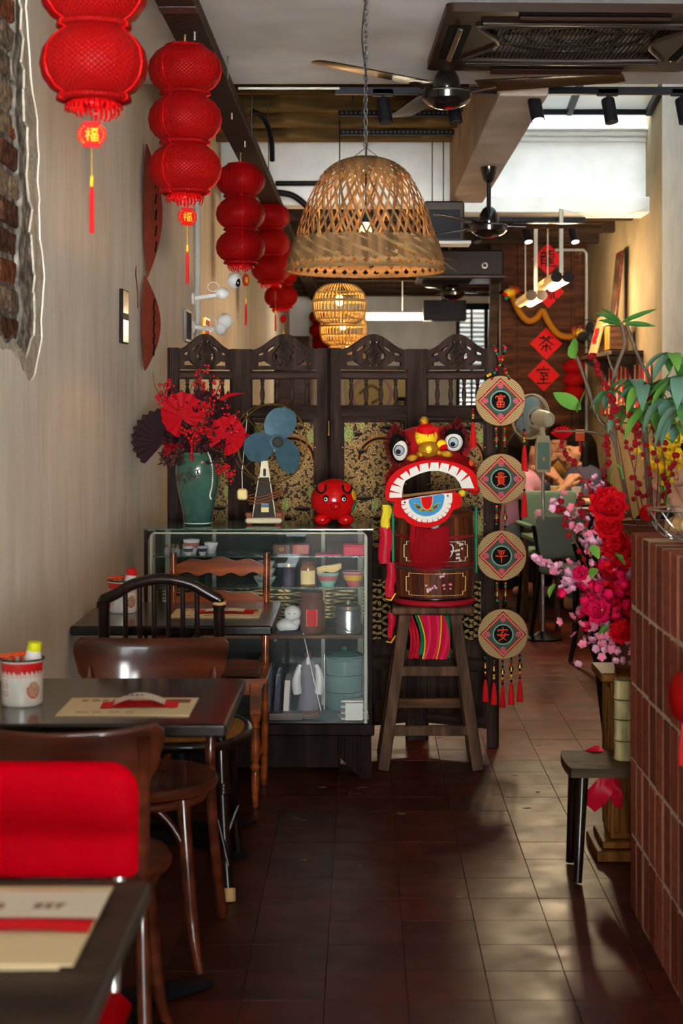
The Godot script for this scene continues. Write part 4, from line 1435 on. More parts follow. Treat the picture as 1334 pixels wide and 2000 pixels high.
func in_the_cabinet() -> void:
	var z = -6.33
	var s1 = 0.845
	# upper glass shelf
	cup("largest painted white tea cup on the cabinet's upper glass shelf", Vector3(-0.675, s1, z), 0.034, 0.055, "ceramic_white", "ceramic_pink", "tea_cup", "cup", "painted cups on the upper glass shelf")
	cup("small painted cup in front of the largest cup in the cabinet", Vector3(-0.68, s1, z + 0.07), 0.022, 0.034, "ceramic_white", "jar_purple", "tea_cup", "cup", "painted cups on the upper glass shelf")
	cup("small painted cup beside the largest cup, nearer the middle of cabinet", Vector3(-0.625, s1, z + 0.065), 0.022, 0.034, "ceramic_white", "jar_purple", "tea_cup", "cup", "painted cups on the upper glass shelf")
	cup("plain white cup behind the small painted cups in the cabinet", Vector3(-0.60, s1, z - 0.02), 0.028, 0.042, "ceramic_white", "ceramic_white", "tea_cup", "cup", "painted cups on the upper glass shelf")
	for i in 4:
		var t = thing("perfume_bottle", "tiny clear gold-stoppered bottle on the upper shelf, %s" % ["first from the wall", "second from the wall", "third from the wall", "closest to the cups"][i], "bottle", Vector3(-0.765 + i * 0.021, s1, z + (0.03 if i % 2 else 0.06)), 0.0, "four tiny gold-stoppered bottles")
		part(t, "body", mb().lathe([Vector2(0, 0), Vector2(0.010, 0), Vector2(0.011, 0.02), Vector2(0.004, 0.028)], 12), mat("clear_plastic"))
		part(t, "stopper", mb().ball(Vector3(0, 0.034, 0), Vector3(0.006, 0.007, 0.006), 10, 6), mat("gold"))
	for i in 2:
		var t = thing("snuff_box", "small brown patterned box on the upper glass shelf, %s" % ["nearer the red tin", "nearer the cups"][i], "box", Vector3(-0.245 - i * 0.075, s1, z + 0.01))
		part(t, "body", mb().box(Vector3(0, 0.019, 0), Vector3(0.066, 0.038, 0.05), 0.003), mat("ceramic_pink" if i == 0 else "jar_brown"))
		part(t, "ornament", mb().tube(ring(Vector3(0, 0.02, 0.026), 0.008, 0.005, 12), 0.002, 6), mat("brass"))
	var t = thing("red_tin", "small glossy dark red tin box at the end of upper glass shelf", "box", Vector3(-0.035, s1, z + 0.08), -0.05)
	part(t, "body", mb().box(Vector3(0, 0.02, 0), Vector3(0.084, 0.038, 0.06), 0.006), mat("satin_magenta"))
	part(t, "lid", mb().box(Vector3(0, 0.041, 0), Vector3(0.088, 0.008, 0.064), 0.003), mat("satin_magenta"))
	solo("red_tray", "flat red lacquer tray edge beside the red tin on upper shelf", "tray", mb().box(Vector3(0, 0.003, 0), Vector3(0.10, 0.006, 0.08), 0.002), mat("satin_magenta"), Vector3(-0.135, s1, z + 0.06))
	# second glass shelf
	var s2 = 0.725
	for k in 3:
		cup(["white stacking cup at the bottom of the pile beside purple jar", "white stacking cup in the middle of the pile beside purple jar", "white handled cup on top of the pile beside purple jar"][k], Vector3(-0.385 + k * 0.002, s2 + k * 0.03, z + 0.04), 0.044 - k * 0.004, 0.034, "ceramic_white", "ceramic_mint" if k == 0 else "ceramic_white", "stacking_cup", "cup", "pile of white cups on the second glass shelf")
	jar("glass_jar", "dark purple jar with gold lid on the second glass shelf", Vector3(-0.292, s2, z + 0.05), 0.028, 0.088, "jar_purple", "brass", "jar_purple")
	jar("glass_jar", "amber jar with a cream label on the second glass shelf", Vector3(-0.216, s2, z + 0.05), 0.033, 0.098, "jar_amber", "jar_brown", "label_cream")
	cup("mint and red bowl holding folded cloth on the second glass shelf", Vector3(-0.138, s2, z + 0.06), 0.044, 0.052, "ceramic_mint", "ceramic_pink", "rice_bowl", "bowl", "painted bowls on the second glass shelf")
	cup("yellow and pink painted bowl at the end of second glass shelf", Vector3(-0.04, s2, z + 0.06), 0.044, 0.055, "ceramic_pink", "ceramic_yellow", "rice_bowl", "bowl", "painted bowls on the second glass shelf")
	var b = mb()
	for i in 3:
		b.tube(smooth([Vector3(-0.04, 0.05 + i * 0.008, 0.01 - i * 0.01), Vector3(-0.01, 0.062 + i * 0.006, 0.0), Vector3(0.02, 0.058 + i * 0.01, 0.01), Vector3(0.045, 0.07 + i * 0.006, -0.01)], 4), 0.012, 8, true, 0.5)
	solo("folded_cloth", "pale yellow folded cloth lying in the mint bowl", "cloth", b, mat("label_cream"), Vector3(-0.138, s2, z + 0.06))
	# wooden shelf
	var s3 = 0.543
	t = thing("porcelain_figure", "white porcelain sleeping baby figurine on the wooden cabinet shelf", "figurine", Vector3(-0.285, s3, z + 0.07))
	b = mb()
	b.ball(Vector3(-0.01, 0.03, 0), Vector3(0.045, 0.03, 0.03), 18, 10)
	b.ball(Vector3(0.02, 0.045, 0.005), Vector3(0.022, 0.02, 0.022), 14, 8)
	part(t, "body", b, mat("ceramic_white"))
	part(t, "head", mb().ball(Vector3(0.01, 0.078, 0.008), Vector3(0.034, 0.031, 0.032), 18, 12), mat("ceramic_white"))
	for s in [-1, 1]:
		part(t, "eye", mb().box(Vector3(0.008 + s * 0.011, 0.08, 0.0395), Vector3(0.008, 0.002, 0.002), 0.0005), mat("ink"))
	part(t, "base", mb().lathe([Vector2(0, 0), Vector2(0.05, 0), Vector2(0.052, 0.006), Vector2(0.03, 0.014), Vector2(0, 0.015)], 20), mat("jar_purple"))
	t = jar("storage_jar", "large brown lidded jar with a red label on wooden cabinet shelf", Vector3(-0.2, s3, z + 0.05), 0.05, 0.16, "jar_brown", "jar_brown", "jar_brown")
	part(t, "paper_label", mb().lathe([Vector2(0.0512, 0.03), Vector2(0.0512, 0.095)], 8, 0.0, 0, PI * 0.5 - 0.45, PI * 0.5 + 0.45), mat("red_paper"))
	part(t, "paper_frame", mb().tube([Vector3(-0.02, 0.032, 0.0488), Vector3(-0.02, 0.093, 0.0488), Vector3(0.02, 0.093, 0.0488), Vector3(0.02, 0.032, 0.0488), Vector3(-0.02, 0.032, 0.0488)], 0.001, 4), mat("label_cream"))
	t = thing("milk_pail", "small aluminium lidded pail with wire handle on wooden cabinet shelf", "pail", Vector3(-0.06, s3, z + 0.06))
	part(t, "body", mb().lathe([Vector2(0, 0), Vector2(0.046, 0), Vector2(0.049, 0.006), Vector2(0.049, 0.085), Vector2(0.045, 0.092)], 28), mat("aluminium"))
	part(t, "lid", mb().lathe([Vector2(0.05, 0.09), Vector2(0.052, 0.094), Vector2(0.046, 0.106), Vector2(0.012, 0.112), Vector2(0.008, 0.125), Vector2(0, 0.127)], 28), mat("aluminium"))
	part(t, "handle", mb().tube(smooth([Vector3(-0.05, 0.08, 0.0), Vector3(-0.045, 0.05, 0.03), Vector3(-0.01, 0.022, 0.052), Vector3(0.02, 0.012, 0.052), Vector3(0.05, 0.078, 0.0)], 6), 0.002, 6), mat("chrome"))
	# bottom
	var s4 = 0.217
	t = thing("old_man_figure", "painted figurine of a standing bearded old man in a robe", "figurine", Vector3(-0.215, s4, z + 0.06))
	b = mb()
	b.lathe([Vector2(0, 0.03), Vector2(0.042, 0.03), Vector2(0.035, 0.10), Vector2(0.028, 0.15), Vector2(0.034, 0.19), Vector2(0.02, 0.215), Vector2(0.008, 0.225)], 18)
	part(t, "robe", b, mat("cloth_grey"))
	part(t, "head", mb().ball(Vector3(0, 0.238, 0.004), Vector3(0.015, 0.019, 0.017), 14, 10), mat("jar_brown"))
	part(t, "beard", mb().ball(Vector3(0, 0.215, 0.02), Vector3(0.008, 0.022, 0.006), 10, 7), mat("ceramic_white"))
	for s in [-1, 1]:
		part(t, "sleeve", mb().tube(smooth([Vector3(s * 0.028, 0.2, 0), Vector3(s * 0.045, 0.15, 0.01), Vector3(s * 0.04, 0.09, 0.025)], 5), [0.012, 0.013, 0.014, 0.015, 0.016, 0.017, 0.018, 0.018, 0.018, 0.018, 0.014], 10), mat("ceramic_white"))
	part(t, "rock_base", mb().ball(Vector3(0, 0.012, 0), Vector3(0.055, 0.024, 0.05), 9, 6), mat("jar_brown"))
	part(t, "staff", mb().tube([Vector3(0.05, 0.03, 0.035), Vector3(-0.018, 0.33, 0.04)], 0.0022, 6), mat("white_paper"))
	t = thing("tiffin_carrier", "stacked green enamel food carrier on the cabinet's bottom board", "container", Vector3(-0.075, s4, z + 0.03))
	for k in 3:
		part(t, "tier", mb().lathe([Vector2(0, 0), Vector2(0.068, 0), Vector2(0.072, 0.006), Vector2(0.072, 0.056), Vector2(0.075, 0.058), Vector2(0.075, 0.064), Vector2(0, 0.064)], 30), mat("enamel_green"), Vector3(0, 0.03 + k * 0.066, 0))
	part(t, "lid", mb().lathe([Vector2(0.074, 0.228), Vector2(0.074, 0.236), Vector2(0.05, 0.25), Vector2(0.014, 0.256), Vector2(0.01, 0.268), Vector2(0, 0.27)], 30), mat("enamel_green"))
	for s in [-1, 1]:
		part(t, "side_bar", mb().box(Vector3(s * 0.078, 0.13, 0), Vector3(0.005, 0.22, 0.014), 0.002), mat("steel"))
	for i in 4:
		solo("paper_sheet", "stack of pale papers low in the cabinet, %s" % ["topmost", "second down", "third down", "lowest"][i], "paper", mb().box(Vector3(0, 0.004, 0), Vector3(0.085 + 0.01 * i, 0.007, 0.10), 0.001), mat("white_paper"), Vector3(-0.045 + i * 0.003, s4 + 0.066 - i * 0.022, z + 0.07), Vector3(0, 0.05 * i, 0))
	solo("photo_card", "white card leaning inside the glass at the cabinet's bottom corner", "card", mb().box(Vector3(0, 0.034, 0), Vector3(0.068, 0.066, 0.003), 0.001), mat("paint_white"), Vector3(-0.036, s4, z + 0.142), Vector3(-0.12, 0, 0))
	for i in 4:
		solo("thin_book", "thin upright book at the wall end of cabinet bottom, %s" % ["with the tallest spine", "next to the tallest", "third along", "beside the old man figurine"][i], "book", mb().box(Vector3(0, 0.11 - 0.012 * i, 0), Vector3(0.022, 0.22 - 0.024 * i, 0.15), 0.002), mat(["leaf_blue", "cloth_print", "jar_purple", "white_paper"][i]), Vector3(-0.41 + i * 0.036, s4, z + 0.02), Vector3(0, 0, -0.06))
	solo("wooden_box", "low reddish wooden box in front of the old man figurine", "box", mb().box(Vector3(0, 0.014, 0), Vector3(0.13, 0.028, 0.06), 0.003), mat("bent_wood"), Vector3(-0.30, s4, z + 0.11), Vector3(0, 0.06, 0))


func on_the_cabinet() -> void:
	var top = 0.9565
	# ---- vase
	var t = thing("ceramic_vase", "tall green-blue glazed ceramic vase on the display cabinet", "vase", Vector3(-0.652, top, -6.35))
	part(t, "body", mb().lathe([Vector2(0, 0), Vector2(0.05, 0), Vector2(0.053, 0.004), Vector2(0.062, 0.06), Vector2(0.078, 0.13), Vector2(0.088, 0.2), Vector2(0.087, 0.235), Vector2(0.078, 0.262), Vector2(0.068, 0.275), Vector2(0.07, 0.286), Vector2(0.066, 0.287), Vector2(0.06, 0.27), Vector2(0.06, 0.2), Vector2(0, 0.1)], 48), mat("vase_glaze"))
	part(t, "foot_line", mb().tube(ring(Vector3(0, 0.008, 0), 0.0535, 0.0535, 36, Basis(Vector3.RIGHT, PI / 2)), 0.0016, 6, false), mat("pearl"))
	t = thing("pearl_string", "string of small pearls hanging down the green vase", "beads", Vector3(-0.652, top, -6.35))
	var path = smooth([Vector3(0.045, 0.285, 0.053), Vector3(0.055, 0.262, 0.062), Vector3(0.062, 0.235, 0.066), Vector3(0.064, 0.19, 0.064), Vector3(0.06, 0.15, 0.061), Vector3(0.053, 0.12, 0.058), Vector3(0.056, 0.105, 0.052)], 6)
	for q in path:
		part(t, "pearl", mb().ball(Vector3.ZERO, Vector3.ONE * 0.0032, 7, 5), mat("pearl"), q)
	# ---- flowers in the vase
	arrangement(Vector3(-0.652, top + 0.27, -6.35))
	table_fan(Vector3(-0.363, top, -6.40))
	piggy(Vector3(-0.117, top, -6.36))


func pleated_fan(r: float, spread: float, blades: int, m: String, dish: float) -> MB:
	var b = mb()
	var rows = [[], []]
	var r1 = []
	var r2 = []
	for i in blades * 2 + 1:
		var a = lerpf(-spread, spread, float(i) / (blades * 2))
		var zz = 0.06 * r * (1 if i % 2 else -1)
		var rr = r * (0.94 + 0.06 * cos(a * 1.4)) * (1.0 if i % 2 else 0.93)
		r1.append(Vector3(0, 0, 0))
		r2.append(Vector3(sin(a) * rr, cos(a) * rr, zz + dish * r))
	for i in blades * 2:
		var d: Vector3 = (r2[i] - r1[i]).cross(r2[i + 1] - r1[i])
		b.tri(b.put(r1[i], d), b.put(r2[i], d), b.put(r2[i + 1], d))
	return b


func sprig(b: MB, berries: MB, from: Vector3, to: Vector3, n: int, r: float, rng: RandomNumberGenerator, thick := 0.0025) -> void:
	var mid = from.lerp(to, 0.5) + Vector3(rng.randf_range(-0.03, 0.03), 0.01, rng.randf_range(-0.03, 0.03))
	var p = smooth([from, mid, to], 6)
	b.tube(p, thick, 5)
	for i in n:
		var f = 0.45 + 0.55 * i / maxf(n - 1, 1)
		var q: Vector3 = p[int(f * (p.size() - 1))]
		var o = Vector3(rng.randf_range(-1, 1), rng.randf_range(-0.6, 1), rng.randf_range(-1, 1)).normalized() * r * 2.6
		b.tube([q, q + o], thick * 0.5, 4, false)
		berries.ball(q + o, Vector3.ONE * r * rng.randf_range(0.85, 1.15), 8, 6)


func leaf_spray(rng: RandomNumberGenerator, n: int, spread: Vector3, size: float) -> MB:
	var b = mb()
	for i in n:
		var p = Vector3(clampf(rng.randfn(), -1.5, 1.5) * spread.x, clampf(rng.randfn(), -1.5, 1.5) * spread.y, clampf(rng.randfn(), -1.5, 1.5) * spread.z)
		var bs = Basis.from_euler(Vector3(rng.randf() * TAU, rng.randf() * TAU, rng.randf() * TAU))
		var l = size * rng.randf_range(0.6, 1.3)
		var rows = []
		for k in 4:
			var u = k / 3.0
			var w = l * 0.26 * sin(PI * clampf(u * 0.92 + 0.06, 0, 1))
			rows.append([p + bs * Vector3(-w, u * l, 0.1 * l * u * u), p + bs * Vector3(0, u * l, -0.03 * l + 0.1 * l * u * u), p + bs * Vector3(w, u * l, 0.1 * l * u * u)])
		b.sheet(rows)
	return b


func arrangement(o: Vector3) -> void:
	var rng = RandomNumberGenerator.new()
	rng.seed = 77
	# folded red palm leaves
	var spec = [[-0.055, 0.155, 0.05, 0.10, -0.25, 0.35, "red", "pleated bright red fan leaf standing highest above the vase"], [0.117, 0.075, 0.06, 0.085, 0.5, -0.1, "red", "pleated bright red fan leaf leaning out over the vase towards the fan"], [-0.13, 0.055, 0.02, 0.135, 0.5, 0.0, "dark", "pleated near-black fan leaf spreading against the plaster wall"]]
	for q in spec:
		var t = thing("palm_leaf", q[7], "dried leaf", o + Vector3(q[0], q[1], q[2]))
		var b = pleated_fan(q[3], 2.7 if q[6] == "red" else 1.9, 12 if q[6] == "red" else 16, "", 0.18)
		part(t, "blade", b, mat("palm_" + q[6]), Vector3.ZERO, Vector3(-0.15, q[5], -q[4] if q[6] == "red" else 0.55))
		part(t, "stem", mb().tube(smooth([Vector3.ZERO, Vector3(-q[0] * 0.5, -q[1] * 0.5, -q[2] - 0.01), Vector3(-q[0] * 0.8, -q[1] - 0.06, -q[2])], 5), 0.003, 6), mat("twig"))
	# berry branches: where the tip goes, how many berries
	var tips = [[-0.135, 0.285, 0.03, 16, "leaning to the plaster wall, longest of them"], [-0.10, 0.22, 0.06, 18, "bunched beside the tallest red fan leaf"], [0.01, 0.34, 0.0, 10, "reaching up to the carved screen top"], [0.055, 0.21, 0.05, 16, "standing upright over the middle of vase"], [0.155, 0.17, 0.03, 12, "leaning out towards the screen's first gap"], [0.20, 0.08, 0.04, 14, "behind the blue fan's guard"], [0.0, 0.115, 0.09, 16, "clustered low above the vase mouth"], [0.15, -0.09, 0.07, 9, "drooping beside the vase"], [0.09, 0.30, -0.02, 8, "short, against the carved screen top"]]
	for q in tips:
		var t = thing("berry_branch", "red berry branch in the vase, " + q[4], "branch", o, 0.0, "red berry branches in the green vase")
		var st = mb()
		var be = mb()
		var tip = Vector3(q[0], q[1], q[2])
		sprig(st, be, Vector3(q[0] * 0.15, -0.03, 0.01), tip, q[3] + 8, 0.0066, rng)
		for k in 2:
			sprig(st, be, tip * 0.6, tip * 0.9 + Vector3(rng.randf_range(-0.05, 0.05), rng.randf_range(-0.02, 0.05), 0.03), int(q[3] * 0.8), 0.0062, rng, 0.0015)
		part(t, "stem", st, mat("twig"))
		part(t, "berries", be, mat("berry_red"), Vector3.ZERO, Vector3.ZERO, "stuff")
	# bare twigs
	var tw = [[-0.19, 0.33, 0.0, "tallest bare curly twig next to the wall"], [0.045, 0.27, 0.03, "straight bare orange twig in the middle of the flowers"], [0.115, 0.26, 0.0, "bare twig standing behind the brown plume"], [-0.03, 0.30, -0.03, "crooked mossy twig before the carved screen top"]]
	for q in tw:
		var p = []
		for k in 7:
			var f = k / 6.0
			p.append(Vector3(q[0] * f + 0.012 * sin(k * 2.3), -0.03 + (q[1] + 0.03) * f, q[2] * f + 0.012 * cos(k * 1.9)))
		var r = []
		var sp = smooth(p, 4)
		for k in sp.size():
			r.append(0.0042 - 0.003 * k / sp.size())
		var b = mb()
		b.tube(sp, r, 6)
		b.tube([sp[14], sp[14] + Vector3(0.02, 0.035, 0.01), sp[14] + Vector3(0.015, 0.07, 0.0)], 0.0018, 5)
		solo("curly_twig", q[3], "twig", b, mat("twig"), o)
	# brown plume, hydrangea head, hanging red catkin, dark leaves
	var t = thing("feather_plume", "dark maroon feathery plume with a red edge among the vase flowers", "plume", o + Vector3(0.085, 0.0, 0.02))
	var b = mb()
	for i in 420:
		var f = rng.randf()
		var a = rng.randf() * TAU
		var c = Vector3(0.01 + 0.03 * f, 0.10 + f * 0.13, 0)
		var d = Vector3(cos(a) * 0.034 * sin(PI * (0.15 + f * 0.8)), 0.03, sin(a) * 0.034 * sin(PI * (0.15 + f * 0.8)))
		b.tube([c, c + d], [0.0013, 0.0003], 3, false)
	part(t, "plume", b, mat("foliage_dark"), Vector3.ZERO, Vector3.ZERO, "stuff")
	part(t, "edge_petal", mb().sheet([[Vector3(0.0, 0.225, 0.03), Vector3(0.03, 0.245, 0.035), Vector3(0.065, 0.25, 0.03), Vector3(0.105, 0.248, 0.02)], [Vector3(0.012, 0.215, 0.035), Vector3(0.04, 0.232, 0.045), Vector3(0.07, 0.24, 0.04), Vector3(0.105, 0.247, 0.02)]]), mat("palm_red"))
	t = thing("hydrangea_head", "dried brown hydrangea head low beside the dark fan leaf", "flower", o + Vector3(-0.095, 0.0, 0.06))
	part(t, "florets", leaf_spray(rng, 220, Vector3(0.026, 0.02, 0.02), 0.018), mat("foliage_brown"), Vector3(0, 0.0, 0), Vector3.ZERO, "stuff")
	part(t, "crown", leaf_spray(rng, 60, Vector3(0.02, 0.008, 0.015), 0.03), mat("palm_red"), Vector3(0, 0.036, 0), Vector3.ZERO, "stuff")
	t = thing("red_catkin", "soft red catkin hanging down in front of the vase mouth", "flower", o + Vector3(-0.008, 0.0, 0.085))
	b = mb()
	for i in 40:
		var f = i / 39.0
		b.ball(Vector3(0.006 * sin(f * 5.0) - 0.02 * (1.0 - f), 0.075 - f * 0.085, 0.006 * sin(i * 1.0)), Vector3.ONE * 0.0062, 7, 5)
	part(t, "catkin", b, mat("palm_red"))
	t = thing("filler_leaves", "dark maroon leaves filling the bouquet just above the vase mouth", "foliage", o)
	part(t, "foliage", leaf_spray(rng, 1000, Vector3(0.085, 0.045, 0.03), 0.026), mat("foliage_dark"), Vector3(0.01, 0.045, 0.03), Vector3.ZERO, "stuff")
	t = thing("filler_leaves", "taller dark leaves among the twigs in front of the carved screen", "foliage", o)
	part(t, "foliage", leaf_spray(rng, 620, Vector3(0.065, 0.06, 0.025), 0.03), mat("foliage_dark"), Vector3(0.02, 0.15, 0.0), Vector3.ZERO, "stuff")
	t = thing("drooping_sprig", "brown drooping sprig lying across the front of green vase", "foliage", o)
	part(t, "foliage", leaf_spray(rng, 90, Vector3(0.028, 0.016, 0.006), 0.012), mat("foliage_brown"), Vector3(-0.025, -0.075, 0.092), Vector3(0, 0, 0.5), "stuff")
	t = thing("olive_leaf", "pale olive leaf at the fan side of the vase mouth", "leaf", o + Vector3(0.125, 0.02, 0.05))
	part(t, "blade", leaf_spray(rng, 2, Vector3(0.005, 0.01, 0.005), 0.06), mat("leaf_light"))


func fan_blade(r0: float, r1: float, half: float, pitch: float) -> MB:
	# a rounded paddle along +y
	var rows = []
	for i in 11:
		var f = i / 10.0
		var row = []
		var w = half * pow(sin(PI * clampf(0.12 + f * 0.80, 0, 1)), 0.55)
		if f > 0.86:
			w *= sqrt(maxf(0.0, 1.0 - pow((f - 0.86) / 0.145, 2)))
		for k in 7:
			var u = k / 3.0 - 1.0
			row.append(Vector3(u * w + 0.30 * half * f, r0 + (r1 - r0) * f, pitch * u * w - 0.05 * half * u * u))
		rows.append(row)
	var b = mb()
	b.sheet(rows, Vector3(0, r0, -9))
	for row in rows:
		for k in 7:
			row[k] -= Vector3(0, 0, 0.0016)
	b.sheet(rows, Vector3(0, r0, 9))
	return b


func table_fan(o: Vector3) -> void:
	var t = thing("table_fan", "vintage table fan with three blue blades and a bare brass guard ring", "fan", o)
	# base block, sloped neck
	part(t, "base", mb().box(Vector3(-0.03, 0.016, 0), Vector3(0.148, 0.026, 0.13), 0.01), mat("fan_cream"))
	for s in [-1, 1]:
		part(t, "base_corner", mb().box(Vector3(-0.03 + s * 0.06, 0.038, 0.02), Vector3(0.026, 0.02, 0.06), 0.004), mat("cord"))
		part(t, "rubber_foot", mb().box(Vector3(-0.03 + s * 0.055, 0.002, 0.04), Vector3(0.02, 0.006, 0.02), 0.002), mat("red_paper"))
	var b = mb(Vector3(-0.03, 0, 0))
	b.prism(poly([-0.046, 0.028, 0.044, 0.028, 0.022, 0.185, -0.018, 0.185]), -0.022, 0.030, 20.0)
	part(t, "neck", b, mat("fan_dark"))
	for s in [-1, 1]:
		part(t, "neck_edge", mb(Vector3(-0.03, 0, 0)).bar(Vector3(s * 0.046, 0.028, 0.031), Vector3(s * 0.021, 0.188, 0.031), 0.004, 0.004, 0.001), mat("fan_cream"))
	part(t, "badge", mb().box(Vector3(-0.026, 0.065, 0.0315), Vector3(0.03, 0.034, 0.002), 0.001), mat("label_cream"))
	part(t, "badge_band", mb().box(Vector3(-0.026, 0.074, 0.0325), Vector3(0.03, 0.014, 0.002), 0.001), mat("fan_blue"))
	b = mb(Vector3(-0.028, 0, 0))
	b.prism(poly([-0.022, 0.18, 0.022, 0.18, 0.012, 0.25, -0.012, 0.25]), -0.015, 0.026, 20.0)
	part(t, "yoke", b, mat("fan_cream"))
	part(t, "speed_switch", mb().box(Vector3(-0.028, 0.205, 0.028), Vector3(0.01, 0.03, 0.006), 0.002), mat("fan_dark"))
	# head turned towards the room
	var yaw = 0.52
	var hub = Vector3(0.015, 0.325, 0.03)
	var bs = Basis(Vector3.UP, yaw)
	b = mb(hub, Vector3(0, yaw, 0))
	b.x = b.x * Transform3D(Basis(Vector3.RIGHT, PI / 2), Vector3.ZERO)
	b.lathe([Vector2(0, -0.14), Vector2(0.03, -0.135), Vector2(0.045, -0.11), Vector2(0.048, -0.05), Vector2(0.04, -0.03), Vector2(0.012, -0.02), Vector2(0.012, 0.0)], 24)
	part(t, "motor", b, mat("fan_cream"))
	for k in 3:
		b = mb(hub, Vector3(0, yaw, 0))
		b.x = b.x * Transform3D(Basis(Vector3.BACK, k * TAU / 3 - 0.16), Vector3(0, 0, 0.006))
		b.add(fan_blade(0.018, 0.142, 0.061, 0.28))
		part(t, "blade", b, mat("fan_blue"))
	b = mb(hub, Vector3(0, yaw, 0))
	b.x = b.x * Transform3D(Basis(Vector3.RIGHT, PI / 2), Vector3.ZERO)
	b.lathe([Vector2(0, -0.012), Vector2(0.03, -0.012), Vector2(0.032, 0.012), Vector2(0.02, 0.016)], 24)
	part(t, "blade_hub", b, mat("fan_blue"))
	b = mb(hub, Vector3(0, yaw, 0))
	b.x = b.x * Transform3D(Basis(Vector3.RIGHT, PI / 2), Vector3.ZERO)
	b.lathe([Vector2(0.022, 0.012), Vector2(0.021, 0.026), Vector2(0.014, 0.033), Vector2(0, 0.034)], 24)
	part(t, "spinner", b, mat("steel_dark"))
	part(t, "guard_ring", mb().tube(ring(hub + bs * Vector3(-0.012, -0.005, 0.0), 0.152, 0.156, 48, bs), 0.003, 8, false), mat("brass_dull"))
	part(t, "guard_ring", mb().tube(ring(hub + bs * Vector3(-0.012, -0.005, -0.05), 0.150, 0.154, 48, bs), 0.002, 6, false), mat("brass_dull"))
	for k in 4:
		var a = PI / 4 + k * PI / 2
		part(t, "guard_wire", mb().tube([hub + bs * Vector3(cos(a) * 0.045, sin(a) * 0.045, -0.06), hub + bs * Vector3(-0.012 + cos(a) * 0.15, sin(a) * 0.154, -0.05)], 0.0018, 6), mat("brass_dull"))
	# cord wound round the neck
	var c = []
	for k in 60:
		var a = k * TAU / 20.0
		c.append(Vector3(-0.03 + cos(a) * (0.062 + 0.006 * sin(k * 0.7)), 0.125 - k * 0.0006 + 0.016 * cos(a + 0.6), sin(a) * 0.045))
	c.append_array([Vector3(0.03, 0.085, 0.05), Vector3(0.045, 0.05, 0.05), Vector3(0.05, 0.02, 0.06)])
	part(t, "cord", mb().tube(smooth(c, 2), 0.0028, 6), mat("cord"))
	var pl = thing("wooden_tag", "beige block hanging on a cord between the vase and blue fan", "tag", Vector3(-0.478, 1.075, -6.36))
	part(pl, "block", mb().box(Vector3.ZERO, Vector3(0.042, 0.046, 0.02), 0.009), mat("label_cream"))
	part(pl, "cord", mb().tube([Vector3(0.0, 0.02, 0), Vector3(-0.002, 0.09, -0.01), Vector3(0.006, 0.20, -0.06), Vector3(0.01, 0.32, -0.14)], 0.0016, 6), mat("pearl"))


func piggy(o: Vector3) -> void:
	var t = thing("piggy_bank", "glossy red ceramic piggy bank with black-edged ears on display cabinet", "piggy bank", o, 0.05)
	var m = mat("red_gloss")
	part(t, "body", mb().ball(Vector3(0, 0.098, -0.01), Vector3(0.091, 0.083, 0.088), 32, 22), m)
	part(t, "snout", mb().ball(Vector3(0.005, 0.076, 0.072), Vector3(0.021, 0.017, 0.024), 18, 12), m)
	for s in [-1, 1]:
		part(t, "foot", mb().ball(Vector3(s * 0.046, 0.022, 0.03), Vector3(0.033, 0.024, 0.033), 18, 12), m)
		part(t, "rear_foot", mb().ball(Vector3(s * 0.048, 0.02, -0.06), Vector3(0.03, 0.022, 0.03), 14, 9), m)
		part(t, "nostril", mb().ball(Vector3(0.005 + s * 0.007, 0.078, 0.0945), Vector3(0.003, 0.004, 0.003), 8, 6), mat("paint_darkred"))
		var e = Basis.from_euler(Vector3(-0.45, s * 0.35, -s * 0.25))
		var c = Vector3(s * 0.05, 0.147, 0.05)
		part(t, "ear", mb().ball(c, Vector3(0.018, 0.022, 0.007), 16, 10, e), m)
		var rim = []
		for k in 15:
			var a = PI * (0.92 + 1.16 * k / 14.0)
			rim.append(c + e * Vector3(cos(a) * 0.0185, sin(a) * 0.023, 0.004))
		part(t, "ear_edge", mb().tube(rim, 0.0042, 8), mat("paint_black"))
		var d = Vector3(s * 0.38 + 0.02, 0.07, 0.92).normalized()
		var p = Vector3(0, 0.098, -0.01) + d * Vector3(0.091, 0.083, 0.088)
		var f = Basis.looking_at(-d, Vector3.UP)
		part(t, "eye_lash", mb().ball(p + Vector3(s * 0.001, 0.003, 0), Vector3(0.0125, 0.0155, 0.003), 16, 8, f), mat("paint_black"))
		part(t, "eye_white", mb().ball(p + d * 0.002, Vector3(0.0085, 0.0085, 0.003), 14, 8, f), mat("paint_white"))
		part(t, "pupil", mb().ball(p + d * 0.0042, Vector3(0.0045, 0.0045, 0.002), 12, 8, f), mat("paint_black"))
	for k in 2:
		var d = Vector3(0.86, 0.25 - k * 0.55, 0.42 - 0.1 * k).normalized()
		part(t, "painted_leaf", mb().ball(Vector3(0, 0.098, -0.01) + d * Vector3(0.0895, 0.0815, 0.0865), Vector3(0.018, 0.024, 0.003), 14, 8, Basis.looking_at(-d, Vector3.UP)), mat(["card_gold", "satin_green"][k]))


